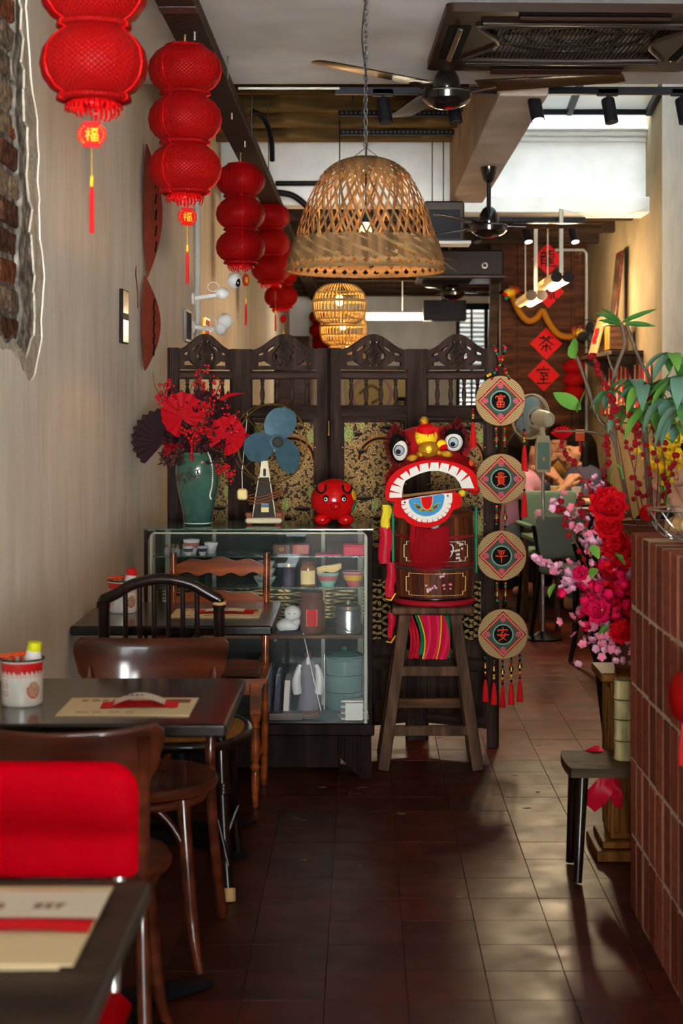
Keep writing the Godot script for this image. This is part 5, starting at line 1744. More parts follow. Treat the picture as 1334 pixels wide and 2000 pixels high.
func screen_panel(t: Node3D, a: Vector2, b2: Vector2) -> void:
	# a and b2: (x, depth) of the two edges of one leaf
	var w = (b2 - a).length() - 0.008
	var mid = (a + b2) * 0.5
	var turn = atan2(b2.y - a.y, b2.x - a.x)
	var tr = Vector3(0, turn, 0)
	var o = Vector3(mid.x, 0, -mid.y)
	var pw = 0.046
	var wi = w - pw * 2.0
	var m = mat("screen_wood")
	var mx = mat("screen_wood_across")
	for s in [-1, 1]:
		var b = mb()
		b.box(Vector3(s * (w - pw) * 0.5, 0.832, 0), Vector3(pw, 1.664, 0.028), 0.003)
		for k in [-1, 1]:
			b.box(Vector3(s * (w - pw) * 0.5 + k * 0.012, 0.832, 0.0145), Vector3(0.007, 1.64, 0.006), 0.003)
		part(t, "post", b, m, o, tr)
	# arched and pierced top board
	var hs = []
	for q in [[125, 275, 125, 250, 160, 245, 175, 235, 200, 255, 235, 275], [125, 215, 128, 190, 150, 180, 178, 178, 172, 198, 140, 200], [195, 170, 210, 150, 262, 122, 255, 145, 215, 175], [288, 98, 318, 95, 310, 125, 285, 160, 262, 182, 280, 200, 278, 242, 258, 240, 240, 215, 245, 190, 275, 155, 298, 120], [290, 275, 305, 258, 318, 275]]:
		for s in [1, -1]:
			var h = PackedVector2Array()
			for i in range(0, q.size(), 2):
				h.append(Vector2(s * (q[i] - 328) / 248.0 * wi * 0.5, 1.575 + (305 - q[i + 1]) / 260.0 * 0.15))
			hs.append(h)
	var arch = PackedVector2Array([Vector2(-wi * 0.5, 1.575), Vector2(wi * 0.5, 1.575)])
	for i in 25:
		var u = 1.0 - i / 12.0
		arch.append(Vector2(u * wi * 0.5, 1.66 + 0.065 * (0.5 + 0.5 * cos(PI * u)) * (1.0 - 0.15 * u * u)))
	part(t, "arch_board", mb().prism(arch, -0.009, 0.009, 30.0, hs), m, o, tr)
	var b = mb()
	for k in 7:
		var an = (k - 3) * 0.42
		b.ball(Vector3(sin(an) * 0.018, 1.622 + cos(an) * 0.02, 0.009), Vector3(0.0045, 0.017, 0.006), 10, 7, Basis(Vector3.BACK, -an))
	b.ball(Vector3(0, 1.612, 0.009), Vector3(0.010, 0.010, 0.007), 12, 8)
	for s in [-1, 1]:
		b.ball(Vector3(s * 0.03, 1.608, 0.008), Vector3(0.020, 0.006, 0.005), 10, 7, Basis(Vector3.BACK, s * 0.7))
		b.ball(Vector3(s * 0.012, 1.668, 0.008), Vector3(0.006, 0.024, 0.005), 10, 7, Basis(Vector3.BACK, s * 0.25))
	part(t, "carving", b, m, o, tr)
	for q in [[1.552, 0.036, 0.024], [1.397, 0.058, 0.024], [0.78, 0.075, 0.024], [0.34, 0.06, 0.024], [0.10, 0.045, 0.024]]:
		b = mb()
		b.box(Vector3(0, q[0], 0), Vector3(wi, q[1], q[2]), 0.003)
		for k in [-1, 1]:
			b.box(Vector3(0, q[0] + k * q[1] * 0.36, 0.012), Vector3(wi, 0.006, 0.007), 0.003)
		part(t, "rail", b, mx, o, tr)
	for k in 4:
		b = mb()
		var y = 1.426
		b.lathe([Vector2(0.009, y), Vector2(0.009, y + 0.008), Vector2(0.005, y + 0.014), Vector2(0.008, y + 0.022), Vector2(0.0105, y + 0.045), Vector2(0.008, y + 0.068), Vector2(0.005, y + 0.078), Vector2(0.009, y + 0.086), Vector2(0.006, y + 0.092), Vector2(0.009, y + 0.1), Vector2(0.009, y + 0.111)], 14)
		part(t, "baluster", b, m, o + Basis(Vector3.UP, turn) * Vector3((k - 1.5) * wi * 0.222, 0, 0), tr)
	b = mb()
	b.uvr = Rect2(-wi * 0.5 + 0.012, 0.82, wi - 0.024, 0.54)
	b.prism(poly([-wi * 0.5 + 0.012, 0.82, wi * 0.5 - 0.012, 0.82, wi * 0.5 - 0.012, 1.362, -wi * 0.5 + 0.012, 1.362]), -0.004, 0.004)
	part(t, "painted_scene", b, mat("scene_panel"), o, tr)
	b = mb()
	for s in [-1, 1]:
		b.box(Vector3(s * (wi * 0.5 - 0.008), 1.09, 0.004), Vector3(0.018, 0.55, 0.012), 0.003)
		b.box(Vector3(0, 1.09 + s * 0.27, 0.004), Vector3(wi, 0.014, 0.012), 0.003)
	part(t, "scene_frame", b, m, o, tr)
	for k in 3:
		for s in [-1, 1]:
			part(t, "nail", mb().ball(Vector3.ZERO, Vector3(0.0025, 0.0025, 0.002), 7, 5), mat("label_cream"), o + Basis(Vector3.UP, turn) * Vector3(s * (wi * 0.5 - 0.008), 0.93 + k * 0.16, 0.011), tr)
	b = mb()
	b.uvr = Rect2(-wi * 0.5 + 0.03, 0.44, wi - 0.06, 0.25)
	b.prism(poly([-wi * 0.5 + 0.03, 0.46, -wi * 0.5 + 0.06, 0.44, wi * 0.5 - 0.06, 0.44, wi * 0.5 - 0.03, 0.46, wi * 0.5 - 0.03, 0.69, -wi * 0.5 + 0.03, 0.69]), -0.004, 0.006)
	part(t, "gilt_leaf_panel", b, mat("leaf_panel"), o, tr)
	part(t, "lower_board", mb().box(Vector3(0, 0.56, -0.003), Vector3(wi, 0.40, 0.01), 0.001), m, o, tr)
	part(t, "lower_board", mb().box(Vector3(0, 0.215, -0.003), Vector3(wi, 0.20, 0.01), 0.001), m, o, tr)


func folding_screen() -> void:
	var t = thing("folding_screen", "dark carved four-leaf wooden folding screen with gilt painted scenes behind cabinet", "folding screen")
	var p = [Vector2(-0.808, 6.66), Vector2(-0.522, 6.87), Vector2(-0.144, 6.71), Vector2(0.228, 6.88), Vector2(0.562, 6.70)]
	for i in 4:
		screen_panel(t, p[i], p[i + 1])
	for i in 3:
		for y in [0.3, 1.3]:
			part(t, "hinge", mb().lathe([Vector2(0, 0), Vector2(0.004, 0), Vector2(0.004, 0.06), Vector2(0, 0.06)], 8), mat("brass_dull"), Vector3(p[i + 1].x, y, -p[i + 1].y + 0.018 * (1 if i % 2 else -1)))


func px(a: Array, s: float) -> PackedVector2Array:
	# outline of the lion's face, drawn in hand-sized units about its middle
	var o = PackedVector2Array()
	for i in range(0, a.size(), 2):
		o.append(Vector2((a[i] - 640) * s, (640 - a[i + 1]) * s))
	return o


func rounded(p: PackedVector2Array, k := 4) -> PackedVector2Array:
	return PackedVector2Array(smooth(Array(p), k, true))


func lion_stool() -> void:
	# ---- tall stool
	var t = thing("tall_stool", "tall weathered dark wooden stool carrying the lacquered barrel", "stool", Vector3(0.262, 0, -6.45))
	var m = mat("stool_wood")
	part(t, "seat", mb().box(Vector3(0.008, 0.622, 0), Vector3(0.325, 0.034, 0.30), 0.012), mat("stool_wood"))
	for sx in [-1, 1]:
		for sz in [-1, 1]:
			var b = mb()
			b.bar(Vector3(sx * 0.098, 0.612, sz * 0.10), Vector3(sx * 0.185, 0.0, sz * 0.145), 0.046, 0.04, 0.004, Vector3(0, 0, 1))
			part(t, "leg", b, m)
	for q in [[0.385, 0.137, 0.126, 1, 0], [0.155, 0.168, 0.143, 1, 0], [0.415, 0.13, 0.122, -1, 1], [0.21, 0.16, 0.136, -1, 1]]:
		part(t, "rung", mb().box(Vector3(0, q[0], q[3] * q[2]), Vector3(q[1] * 2.0 + 0.01, 0.04, 0.022), 0.004), mat("stool_wood_bare") if q[4] else mat("stool_wood"))
	for s in [-1, 1]:
		part(t, "side_rung", mb().box(Vector3(s * 0.15, 0.29, 0), Vector3(0.022, 0.04, 0.26), 0.004), m)
	# ---- barrel
	var bo = Vector3(0.284, 0.641, -6.45)
	t = thing("lacquer_barrel", "round lacquered wooden barrel with painted frames beneath the lion head", "barrel", bo)
	var prof = func(y: float) -> float: return 0.150 + 0.012 * sin(PI * clampf(y / 0.36, 0, 1))
	for k in 40:
		var a0 = TAU * k / 40.0 + 0.006
		var a1 = TAU * (k + 1) / 40.0 - 0.006
		var pr = []
		for i in 7:
			pr.append(Vector2(prof.call(0.02 + i * 0.055), 0.02 + i * 0.055))
		var b = mb()
		b.lathe(pr, 2, 0.0, 0, a0, a1)
		part(t, "stave", b, mat(["stave_wood", "stave_wood_dark", "stave_wood_pale", "stave_wood", "stave_wood_dark"][(k * 7) % 5]))
	part(t, "core", mb().lathe([Vector2(0.0, 0.012), Vector2(0.146, 0.012), Vector2(0.157, 0.18), Vector2(0.146, 0.352), Vector2(0, 0.352)], 32), mat("dark_void"))
	for q in [[0.004, 0.161, 0.016, "paint_darkred"], [0.024, 0.156, 0.007, "black_gloss"], [0.142, 0.1645, 0.008, "steel_dark"], [0.158, 0.1645, 0.004, "paint_darkred"], [0.268, 0.162, 0.006, "paint_darkred"], [0.35, 0.154, 0.008, "stave_wood"]]:
		part(t, "hoop", mb().tube(ring(Vector3(0, q[0] + q[2] * 0.3, 0), q[1] - q[2] * 0.6, q[1] - q[2] * 0.6, 48, Basis(Vector3.RIGHT, PI / 2)), q[2] * 0.8, 8, false), mat(q[3]))
	part(t, "lid", mb().lathe([Vector2(0.152, 0.355), Vector2(0.15, 0.37), Vector2(0.1, 0.378), Vector2(0, 0.38)], 32), mat("stave_wood_dark"))
	var on = func(x: float, y: float) -> Vector3:
		var r: float = prof.call(y) + 0.0022
		var a = x / r
		return Vector3(sin(a) * r, y, cos(a) * r)
	for q in [[0.175, 0.252, 0.142, "paint_white", 0.0026], [0.042, 0.128, 0.13, "label_cream", 0.0024]]:
		var c = 0.014
		var x: float = q[2]
		var y0: float = q[0]
		var y1: float = q[1]
		var pts = []
		var cor = [[-x + c, y0], [x - c, y0], [x - c, y0 + c], [x, y0 + c], [x, y1 - c], [x - c, y1 - c], [x - c, y1], [-x + c, y1], [-x + c, y1 - c], [-x, y1 - c], [-x, y0 + c], [-x + c, y0 + c], [-x + c, y0]]
		for i in cor.size() - 1:
			for j in 5:
				pts.append(on.call(lerpf(cor[i][0], cor[i + 1][0], j / 5.0), lerpf(cor[i][1], cor[i + 1][1], j / 5.0)))
		pts.append(pts[0])
		part(t, "painted_frame", mb().tube(pts, q[4], 5, false, 0.4), mat(q[3]))
	var rng = RandomNumberGenerator.new()
	rng.seed = 5
	for q in [[0.098, 0.235, 5, "paint_white"], [0.075, 0.21, 7, "paint_white"], [0.1, 0.19, 4, "paint_white"], [-0.02, 0.075, 8, "blossom_pale"], [0.045, 0.078, 6, "blossom_pink"], [0.02, 0.12, 5, "blossom_pale"], [-0.05, 0.07, 4, "paint_white"]]:
		var b = mb()
		for i in q[2]:
			b.ball(on.call(q[0] + rng.randf_range(-0.02, 0.02), q[1] + rng.randf_range(-0.013, 0.013)), Vector3(0.0045, 0.0045, 0.002), 8, 5)
		part(t, "painted_flower", b, mat(q[3]), Vector3.ZERO, Vector3.ZERO, "stuff")
	var eg = mb()
	eg.tube(smooth([on.call(0.045, 0.245), on.call(0.062, 0.24), on.call(0.068, 0.225), on.call(0.06, 0.2), on.call(0.048, 0.188)], 4), [0.002, 0.003, 0.004, 0.005, 0.006, 0.006, 0.006, 0.006, 0.006, 0.006, 0.006, 0.005, 0.004, 0.003, 0.002, 0.002, 0.001], 6, true, 0.4)
	part(t, "painted_egret", eg, mat("ceramic_white"))
	for s in [-1, 1]:
		part(t, "side_bar", mb().box(Vector3(s * 0.166, 0.25, 0.0), Vector3(0.012, 0.27, 0.03), 0.004), mat("satin_green"))
	lion_head()
	# ---- cloths
	t = thing("lion_cloth", "red, magenta and green satin cloth hanging beneath the tall stool's seat", "cloth", Vector3(0.262, 0, -6.45))
	for q in [[-0.105, 0.03, "satin_red", 0.0, 0.0], [-0.065, 0.035, "satin_green", 0.008, 0.02], [-0.045, 0.1, "satin_magenta", 0.014, 0.0], [0.045, 0.04, "satin_green", 0.006, 0.04]]:
		var rows = []
		for i in 10:
			var f = i / 9.0
			var row = []
			for k in 13:
				var u = k / 12.0
				var x: float = q[0] + (q[1] * (1.0 - 0.25 * f) + 0.02 * f) * u + (0.03 * sin(f * 2.4) if q[0] < 0.03 else -0.012 * f)
				row.append(Vector3(x, 0.603 - f * (0.185 - q[4] * (1.0 - u)), 0.03 + q[3] + 0.008 * sin(u * 9.0 + f * 3.0 + q[0] * 40.0)))
			rows.append(row)
		part(t, "fold", mb().sheet(rows), mat(q[2]))
	for q in [[-0.048, 0.0], [0.046, 0.6]]:
		var tr = []
		for i in 24:
			var f = i / 23.0
			tr.append(Vector3(q[0] + 0.03 * sin(f * 2.4) * (1.0 - q[1]) - q[1] * 0.045 * f, 0.6 - f * 0.18, 0.052 + 0.002 * (i % 2)))
		part(t, "gold_trim", mb().tube(tr, 0.003, 5), mat("card_gold"))
	t = thing("lion_scarf", "yellow and red satin tail of the lion costume hanging beside the barrel", "cloth", Vector3(0.09, 0, -6.45))
	for q in [[1.03, 0.935, 0.0, "satin_yellow", 0.018], [0.94, 0.795, -0.004, "satin_red", 0.024], [0.80, 0.66, 0.018, "satin_red", 0.018], [0.60, 0.49, 0.02, "satin_red", 0.018]]:
		var rows = []
		for i in 9:
			var f = i / 8.0
			var row = []
			for k in 11:
				var a = TAU * k / 10.0
				var w: float = q[4] * (0.95 + 0.15 * sin(PI * f)) * (1.0 - 0.55 * f if q[1] < 0.6 else 1.0)
				row.append(Vector3(q[2] + cos(a) * w + 0.004 * sin(f * 6.0), lerpf(q[0], q[1], f), 0.02 + sin(a) * w * 0.35 + 0.003 * sin(a * 4.0 + f * 4.0)))
			rows.append(row)
		part(t, "fold", mb().sheet(rows, Vector3.INF, true), mat(q[3]))
	for q in [[0.668, 0.655], [0.50, 0.486]]:
		part(t, "gold_trim", mb().tube([Vector3(0.0, q[1], 0.03), Vector3(0.02, q[1] - 0.004, 0.032), Vector3(0.038, q[0] + 0.01, 0.03)], 0.0035, 5), mat("card_gold"))


func fur(b: MB, rng: RandomNumberGenerator, n: int, from: Callable, l: float) -> void:
	for i in n:
		var q: Array = from.call(rng)
		var d: Vector3 = (q[1] + Vector3(rng.randfn(), rng.randfn(), rng.randfn()) * 0.35).normalized() * l * rng.randf_range(0.5, 1.3)
		var s = d.cross(Vector3(rng.randfn(), rng.randfn(), rng.randfn())).normalized() * 0.0011
		var nn = q[1] as Vector3
		b.tri(b.put(q[0] - s, nn), b.put(q[0] + s, nn), b.put(q[0] + d, nn))


func lion_head() -> void:
	var s = 0.000363
	var o = Vector3(0.248, 1.182, -6.305)
	var t = thing("lion_dance_head", "red lion dance head with gaping white-toothed mouth resting on the barrel", "lion head", o)
	var rng = RandomNumberGenerator.new()
	rng.seed = 11
	# skull: a red dome behind the face
	var b = mb()
	b.ball(Vector3(0.012, 0.078, -0.055), Vector3(0.165, 0.088, 0.10), 28, 18)
	part(t, "skull", b, mat("fur_red"))
	# upper jaw: outer red lip and the band of teeth
	var lip = rounded(px([205, 975, 190, 880, 205, 800, 250, 720, 330, 648, 450, 590, 560, 560, 680, 548, 800, 552, 920, 572, 1020, 605, 1110, 655, 1165, 740, 1175, 860, 1150, 872, 1090, 868, 1010, 858, 1000, 850, 985, 800, 950, 740, 860, 690, 750, 660, 650, 665, 560, 690, 450, 740, 390, 780, 370, 870, 372, 950, 300, 985], s), 3)
	part(t, "upper_lip", mb().prism(lip, 0.03, 0.07, 50.0), mat("paint_red"))
	var tooth_out = [[232, 950], [236, 880], [262, 800], [330, 725], [425, 655], [535, 600], [660, 574], [770, 574], [885, 596], [990, 640], [1075, 705], [1138, 780], [1136, 848]]
	var tooth_in = [[366, 945], [366, 905], [375, 840], [400, 770], [462, 732], [560, 690], [655, 664], [755, 661], [855, 688], [935, 732], [975, 785], [992, 825], [1002, 848]]
	for i in 11:
		var a = Vector2(tooth_out[i][0], tooth_out[i][1])
		var c = Vector2(tooth_out[i + 1][0], tooth_out[i + 1][1])
		if i == 0 or i == 10:
			a = Vector2(tooth_out[i][0], tooth_out[i][1])
		var g = 0.14
		var a2 = a.lerp(c, g if i > 0 else 0.0)
		var c2 = c.lerp(a, g if i < 10 else 0.0)
		if i == 10:
			c2 = Vector2(1136, 848)
		var e = Vector2(tooth_in[i + 1 if i < 10 else 12][0], tooth_in[i + 1 if i < 10 else 12][1])
		var f = Vector2(tooth_in[i][0], tooth_in[i][1])
		part(t, "tooth", mb().prism(px([a2.x, a2.y, c2.x, c2.y, e.x, e.y, f.x, f.y], s), 0.068, 0.0755, 20.0), mat("paint_white"))
	part(t, "gum", mb().prism(px([366, 945, 366, 905, 375, 840, 400, 770, 462, 732, 560, 690, 655, 664, 755, 661, 855, 688, 935, 732, 975, 785, 992, 825, 1002, 848, 1025, 848, 1010, 815, 990, 770, 945, 712, 860, 668, 755, 640, 655, 643, 555, 670, 455, 712, 388, 755, 358, 830, 346, 905, 346, 945], s), 0.06, 0.0748, 30.0), mat("paint_white"))
	for k in 3:
		part(t, "frame_hoop", mb().tube(smooth([Vector3(-0.13, -0.11, -0.02 - k * 0.05), Vector3(-0.10, 0.0, -0.03 - k * 0.05), Vector3(0.012, 0.03, -0.03 - k * 0.05), Vector3(0.12, 0.0, -0.03 - k * 0.05), Vector3(0.15, -0.09, -0.02 - k * 0.05)], 6), 0.004, 6), mat("thread_red"))
	# hanging lower jaw
	var j = px([300, 985, 275, 1060, 280, 1125, 322, 1162, 378, 1166, 430, 1215, 520, 1255, 640, 1268, 760, 1240, 850, 1180, 915, 1082, 985, 1056, 1003, 990, 990, 922, 940, 893, 880, 888, 600, 930, 380, 968], s)
	part(t, "lower_jaw", mb().prism(rounded(j, 3), 0.058, 0.066, 50.0), mat("paint_red"))
	var band = px([358, 985, 362, 1045, 398, 1102, 450, 1155, 540, 1203, 640, 1216, 740, 1196, 830, 1140, 882, 1060, 903, 975, 902, 900, 800, 905, 560, 940, 400, 970], s)
	part(t, "tooth_band", mb().prism(band, 0.066, 0.068, 50.0), mat("paint_white"))
	var bl = px([445, 968, 448, 1030, 480, 1085, 540, 1128, 620, 1147, 700, 1132, 770, 1084, 805, 1015, 812, 915, 700, 925, 560, 945], s)
	part(t, "tongue_ground", mb().prism(rounded(bl, 3), 0.067, 0.0695, 50.0), mat("paint_blue"))
	part(t, "tongue", mb().prism(px([565, 948, 572, 1010, 592, 1052, 628, 1078, 664, 1062, 686, 1015, 692, 935], s), 0.069, 0.0712, 50.0), mat("paint_red"))
	part(t, "tongue_line", mb().tube([Vector3(-75 * s, -308 * s, 0.0712), Vector3(-66 * s, -372 * s, 0.0712), Vector3(-46 * s, -416 * s, 0.0712), Vector3(-12 * s, -440 * s, 0.0712), Vector3(26 * s, -424 * s, 0.0712), Vector3(48 * s, -376 * s, 0.0712), Vector3(53 * s, -296 * s, 0.0712)], 0.0012, 5), mat("paint_yellow"))
	for k in 6:
		var a = deg_to_rad([200, 222, 250, 290, 318, 340][k])
		var c = Vector2(630, 1000) + Vector2(cos(a) * 118, -sin(a) * 95)
		for q in [[1.0, "paint_green", 0.0690], [0.55, "paint_darkred", 0.0706]]:
			var fl = PackedVector2Array()
			for z in [[-46, 6], [-20, 24], [14, 22], [52, 2], [20, 4], [-10, -14]]:
				var v = Vector2(z[0], z[1] * (1.0 if k < 3 else -1.0)) * q[0]
				v = v.rotated(a * -1.0 + (0.9 if k < 3 else -0.9))
				fl.append(Vector2((c.x + v.x - 640) * s, (640 - c.y - v.y) * s))
			part(t, "flame", mb().prism(rounded(fl, 2), 0.068, q[2] + 0.0006, 50.0), mat(q[1]))
	for k in 13:
		var a = deg_to_rad(190 + k * 13.5)
		var p = Vector2(632, 985) + Vector2(cos(a) * 245, -sin(a) * 212)
		var d = Vector2(cos(a), -sin(a))
		var n = d.orthogonal()
		part(t, "tooth_gap", mb().prism(px([p.x + d.x * 28 + n.x * 7, p.y + d.y * 28 + n.y * 7, p.x + d.x * 28 - n.x * 7, p.y + d.y * 28 - n.y * 7, p.x - d.x * 26, p.y - d.y * 26], s), 0.066, 0.0686), mat("paint_red"))
	for q in [[398, 1000], [855, 930]]:
		part(t, "tie_hole", mb().ball(Vector3((q[0] - 640) * s, (640 - q[1]) * s, 0.068), Vector3(0.0036, 0.0036, 0.001), 10, 6), mat("paint_black"))
		part(t, "tie_string", mb().tube([Vector3((q[0] - 640) * s, (640 - q[1]) * s, 0.069), Vector3((q[0] - 640) * s, (715 - q[1]) * s, 0.083)], 0.0009, 5), mat("thread_red"))
	part(t, "jaw_stick", mb().tube([Vector3(-262 * s, -290 * s, 0.074), Vector3(362 * s, -214 * s, 0.074)], 0.0052, 12), mat("dowel"))
	# eyes
	for q in [[330, 425, 100, 165, 0.12, 346, 445, 82, 112, 338, 445, 328, 458], [930, 330, 112, 130, 0.55, 922, 356, 98, 100, 916, 360, 908, 378]]:
		var cb = Vector3((q[0] - 640) * s, (640 - q[1]) * s, 0.035)
		part(t, "eye_socket", mb().ball(cb, Vector3(q[2] * s, q[3] * s, 0.03), 24, 14, Basis(Vector3.BACK, q[4])), mat("paint_black"))
		var cw = Vector3((q[5] - 640) * s, (640 - q[6]) * s, 0.050)
		part(t, "eye_white", mb().ball(cw, Vector3(q[7] * s, q[8] * s, 0.022), 24, 14), mat("paint_white"))
		var ci = Vector3((q[9] - 640) * s, (640 - q[10]) * s, 0.066)
		part(t, "eye_ring", mb().ball(ci, Vector3(58 * s, 62 * s, 0.009), 24, 10), mat("paint_black"))
		part(t, "iris", mb().ball(ci + Vector3(0, 0, 0.0035), Vector3(49 * s, 53 * s, 0.008), 24, 10), mat("eye_grey"))
		part(t, "pupil", mb().ball(Vector3((q[11] - 640) * s, (640 - q[12]) * s, 0.0755), Vector3(27 * s, 27 * s, 0.004), 18, 8), mat("paint_black"))
		# fur round the eye, longest on top
		var f = mb()
		fur(f, rng, 1500, func(r: RandomNumberGenerator) -> Array:
			var a = r.randf() * TAU
			var k = r.randf_range(0.92, 1.18)
			var d = Vector3(cos(a) * q[2] * s * k, sin(a) * q[3] * s * k, 0).rotated(Vector3.BACK, q[4])
			return [cb + d + Vector3(0, 0, r.randf_range(-0.03, 0.018)), (d.normalized() + Vector3(0, 0.35, 0.25))], 0.017)
		part(t, "eye_fur", f, mat("fur_red"), Vector3.ZERO, Vector3.ZERO, "stuff")
	# pointed ears of fur over the eyes
	for q in [[300, 190, -0.2], [965, 130, 0.15]]:
		var e = mb()
		var c = Vector3((q[0] - 640) * s, (640 - q[1]) * s, 0.0)
		fur(e, rng, 900, func(r: RandomNumberGenerator) -> Array:
			var f = r.randf()
			return [c + Vector3(r.randf_range(-1, 1) * 0.036 * (1.0 - f), -0.045 + 0.045 * f, r.randf_range(-0.014, 0.014)), Vector3(q[2] + r.randf_range(-0.3, 0.3), 1, 0.3)], 0.018)
		part(t, "ear_fur", e, mat("fur_red"), Vector3.ZERO, Vector3.ZERO, "stuff")
	# fur across the face above the lip and down the cheeks
	var ff = mb()
	fur(ff, rng, 9000, func(r: RandomNumberGenerator) -> Array:
		var u = r.randf_range(-1.0, 1.0)
		var x = 680 + u * 470
		var edge = 560 + 250 * pow(absf(u), 2.6) - 40.0 * u
		var y = edge - r.randf_range(-8, 130)
		return [Vector3((x - 640) * s, (640 - y) * s, 0.045 - 0.05 * u * u), Vector3(u * 0.9, 0.1, 0.8)], 0.019)
	part(t, "face_fur", ff, mat("fur_red"), Vector3.ZERO, Vector3.ZERO, "stuff")
	# brow ornaments
	part(t, "crown_dome", mb().ball(Vector3(-12 * s, 345 * s, 0.03), Vector3(0.046, 0.046, 0.045), 24, 16), mat("paint_yellow"))
	for k in 7:
		var x = -105 + k * 33
		part(t, "crown_flame", mb().prism(px([640 + x - 24, 205, 640 + x + 24, 200, 640 + x + 10, 290 + (k % 2) * 22], s), 0.06 - 0.028 * pow((k - 3) / 3.0, 2), 0.079 - 0.03 * pow((k - 3) / 3.0, 2), 30.0), mat("paint_red"))
	part(t, "crown_cap", mb().ball(Vector3(-12 * s, 395 * s, 0.03), Vector3(0.042, 0.033, 0.047), 20, 12), mat("paint_red"))
	part(t, "crown_ball", mb().ball(Vector3(-35 * s, 505 * s, 0.035), Vector3(0.0185, 0.0185, 0.0185), 20, 14), mat("gold"))
	part(t, "crown_mirror", mb().ball(Vector3(-32 * s, 456 * s, 0.052), Vector3(0.009, 0.006, 0.004), 12, 8), mat("chrome"))
	part(t, "brow_ball", mb().ball(Vector3(-78 * s, 306 * s, 0.056), Vector3(0.017, 0.014, 0.014), 16, 10), mat("paint_yellow"))
	part(t, "brow_ball", mb().ball(Vector3(150 * s, 258 * s, 0.064), Vector3(0.0195, 0.0185, 0.017), 18, 12), mat("paint_yellow"))
	part(t, "brow_ball_cap", mb().ball(Vector3(165 * s, 236 * s, 0.067), Vector3(0.0175, 0.0135, 0.016), 16, 10), mat("paint_red"))
	part(t, "nose", mb().ball(Vector3(10 * s, 205 * s, 0.058), Vector3(0.042, 0.033, 0.036), 24, 16), mat("gold"))
	for q in [[480, 525, 62, 38, 0.25], [840, 485, 72, 40, -0.15], [560, 480, 45, 40, 0.6], [760, 470, 40, 36, -0.6]]:
		part(t, "nostril", mb().ball(Vector3((q[0] - 640) * s, (640 - q[1]) * s, 0.062), Vector3(q[2] * s, q[3] * s, 0.016), 18, 12, Basis(Vector3.BACK, q[4])), mat("gold"))
	part(t, "cheek_dot", mb().ball(Vector3(468 * s, 60 * s, 0.045), Vector3(0.009, 0.013, 0.006), 12, 8), mat("spoon_orange"))
	for q in [[1150, 870, 0.02], [1010, 905, 0.014]]:
		part(t, "cheek_pompom", mb().ball(Vector3((q[0] - 640) * s, (640 - q[1]) * s, 0.035), Vector3.ONE * q[2], 14, 9), mat("satin_yellow") if q[0] < 1100 else mat("fur_red"))
	# beard of red threads
	var bd = mb()
	for i in 900:
		var x = rng.randf_range(-1, 1)
		var p = Vector3(0.008 + x * 0.073, -0.215 + 0.02 * (1.0 - x * x) * -1.0, 0.05 + rng.randf_range(-0.006, 0.01))
		var l = rng.randf_range(0.11, 0.185) * (1.0 - 0.15 * x * x)
		bd.tube([p, p + Vector3(x * 0.004, -l * 0.5, 0.004 + rng.randfn() * 0.002), p + Vector3(x * 0.004 + rng.randfn() * 0.003, -l, 0.002)], [0.0007, 0.0007, 0.0003], 3, false)
	part(t, "beard", bd, mat("thread_red"), Vector3.ZERO, Vector3.ZERO, "stuff")


func tassel(o: Node3D, p: Vector3, l: float) -> void:
	part(o, "tassel", mb().lathe([Vector2(0, -l), Vector2(0.0135, -l), Vector2(0.011, -l * 0.5), Vector2(0.0065, -0.012), Vector2(0.0045, -0.004), Vector2(0.0025, 0)], 14, 0.06, 7), mat("tassel_red"), p)


func beads(o: Node3D, p: Vector3, spec: String) -> Vector3:
	# r red, g green, o orange, y yellow, k black, B bell
	for ch in spec:
		if ch == "B":
			part(o, "bell", mb().lathe([Vector2(0.0, -0.024), Vector2(0.0105, -0.023), Vector2(0.0095, -0.012), Vector2(0.006, -0.003), Vector2(0, 0)], 14), mat("bell_bronze"), p)
			p.y -= 0.026
		else:
			part(o, "bead", mb().ball(Vector3.ZERO, Vector3.ONE * 0.0055, 10, 7), mat({"r": "berry_red", "g": "satin_green", "o": "spoon_orange", "y": "card_gold", "k": "paint_black"}[ch]), p - Vector3(0, 0.0055, 0))
			p.y -= 0.0112
	return p


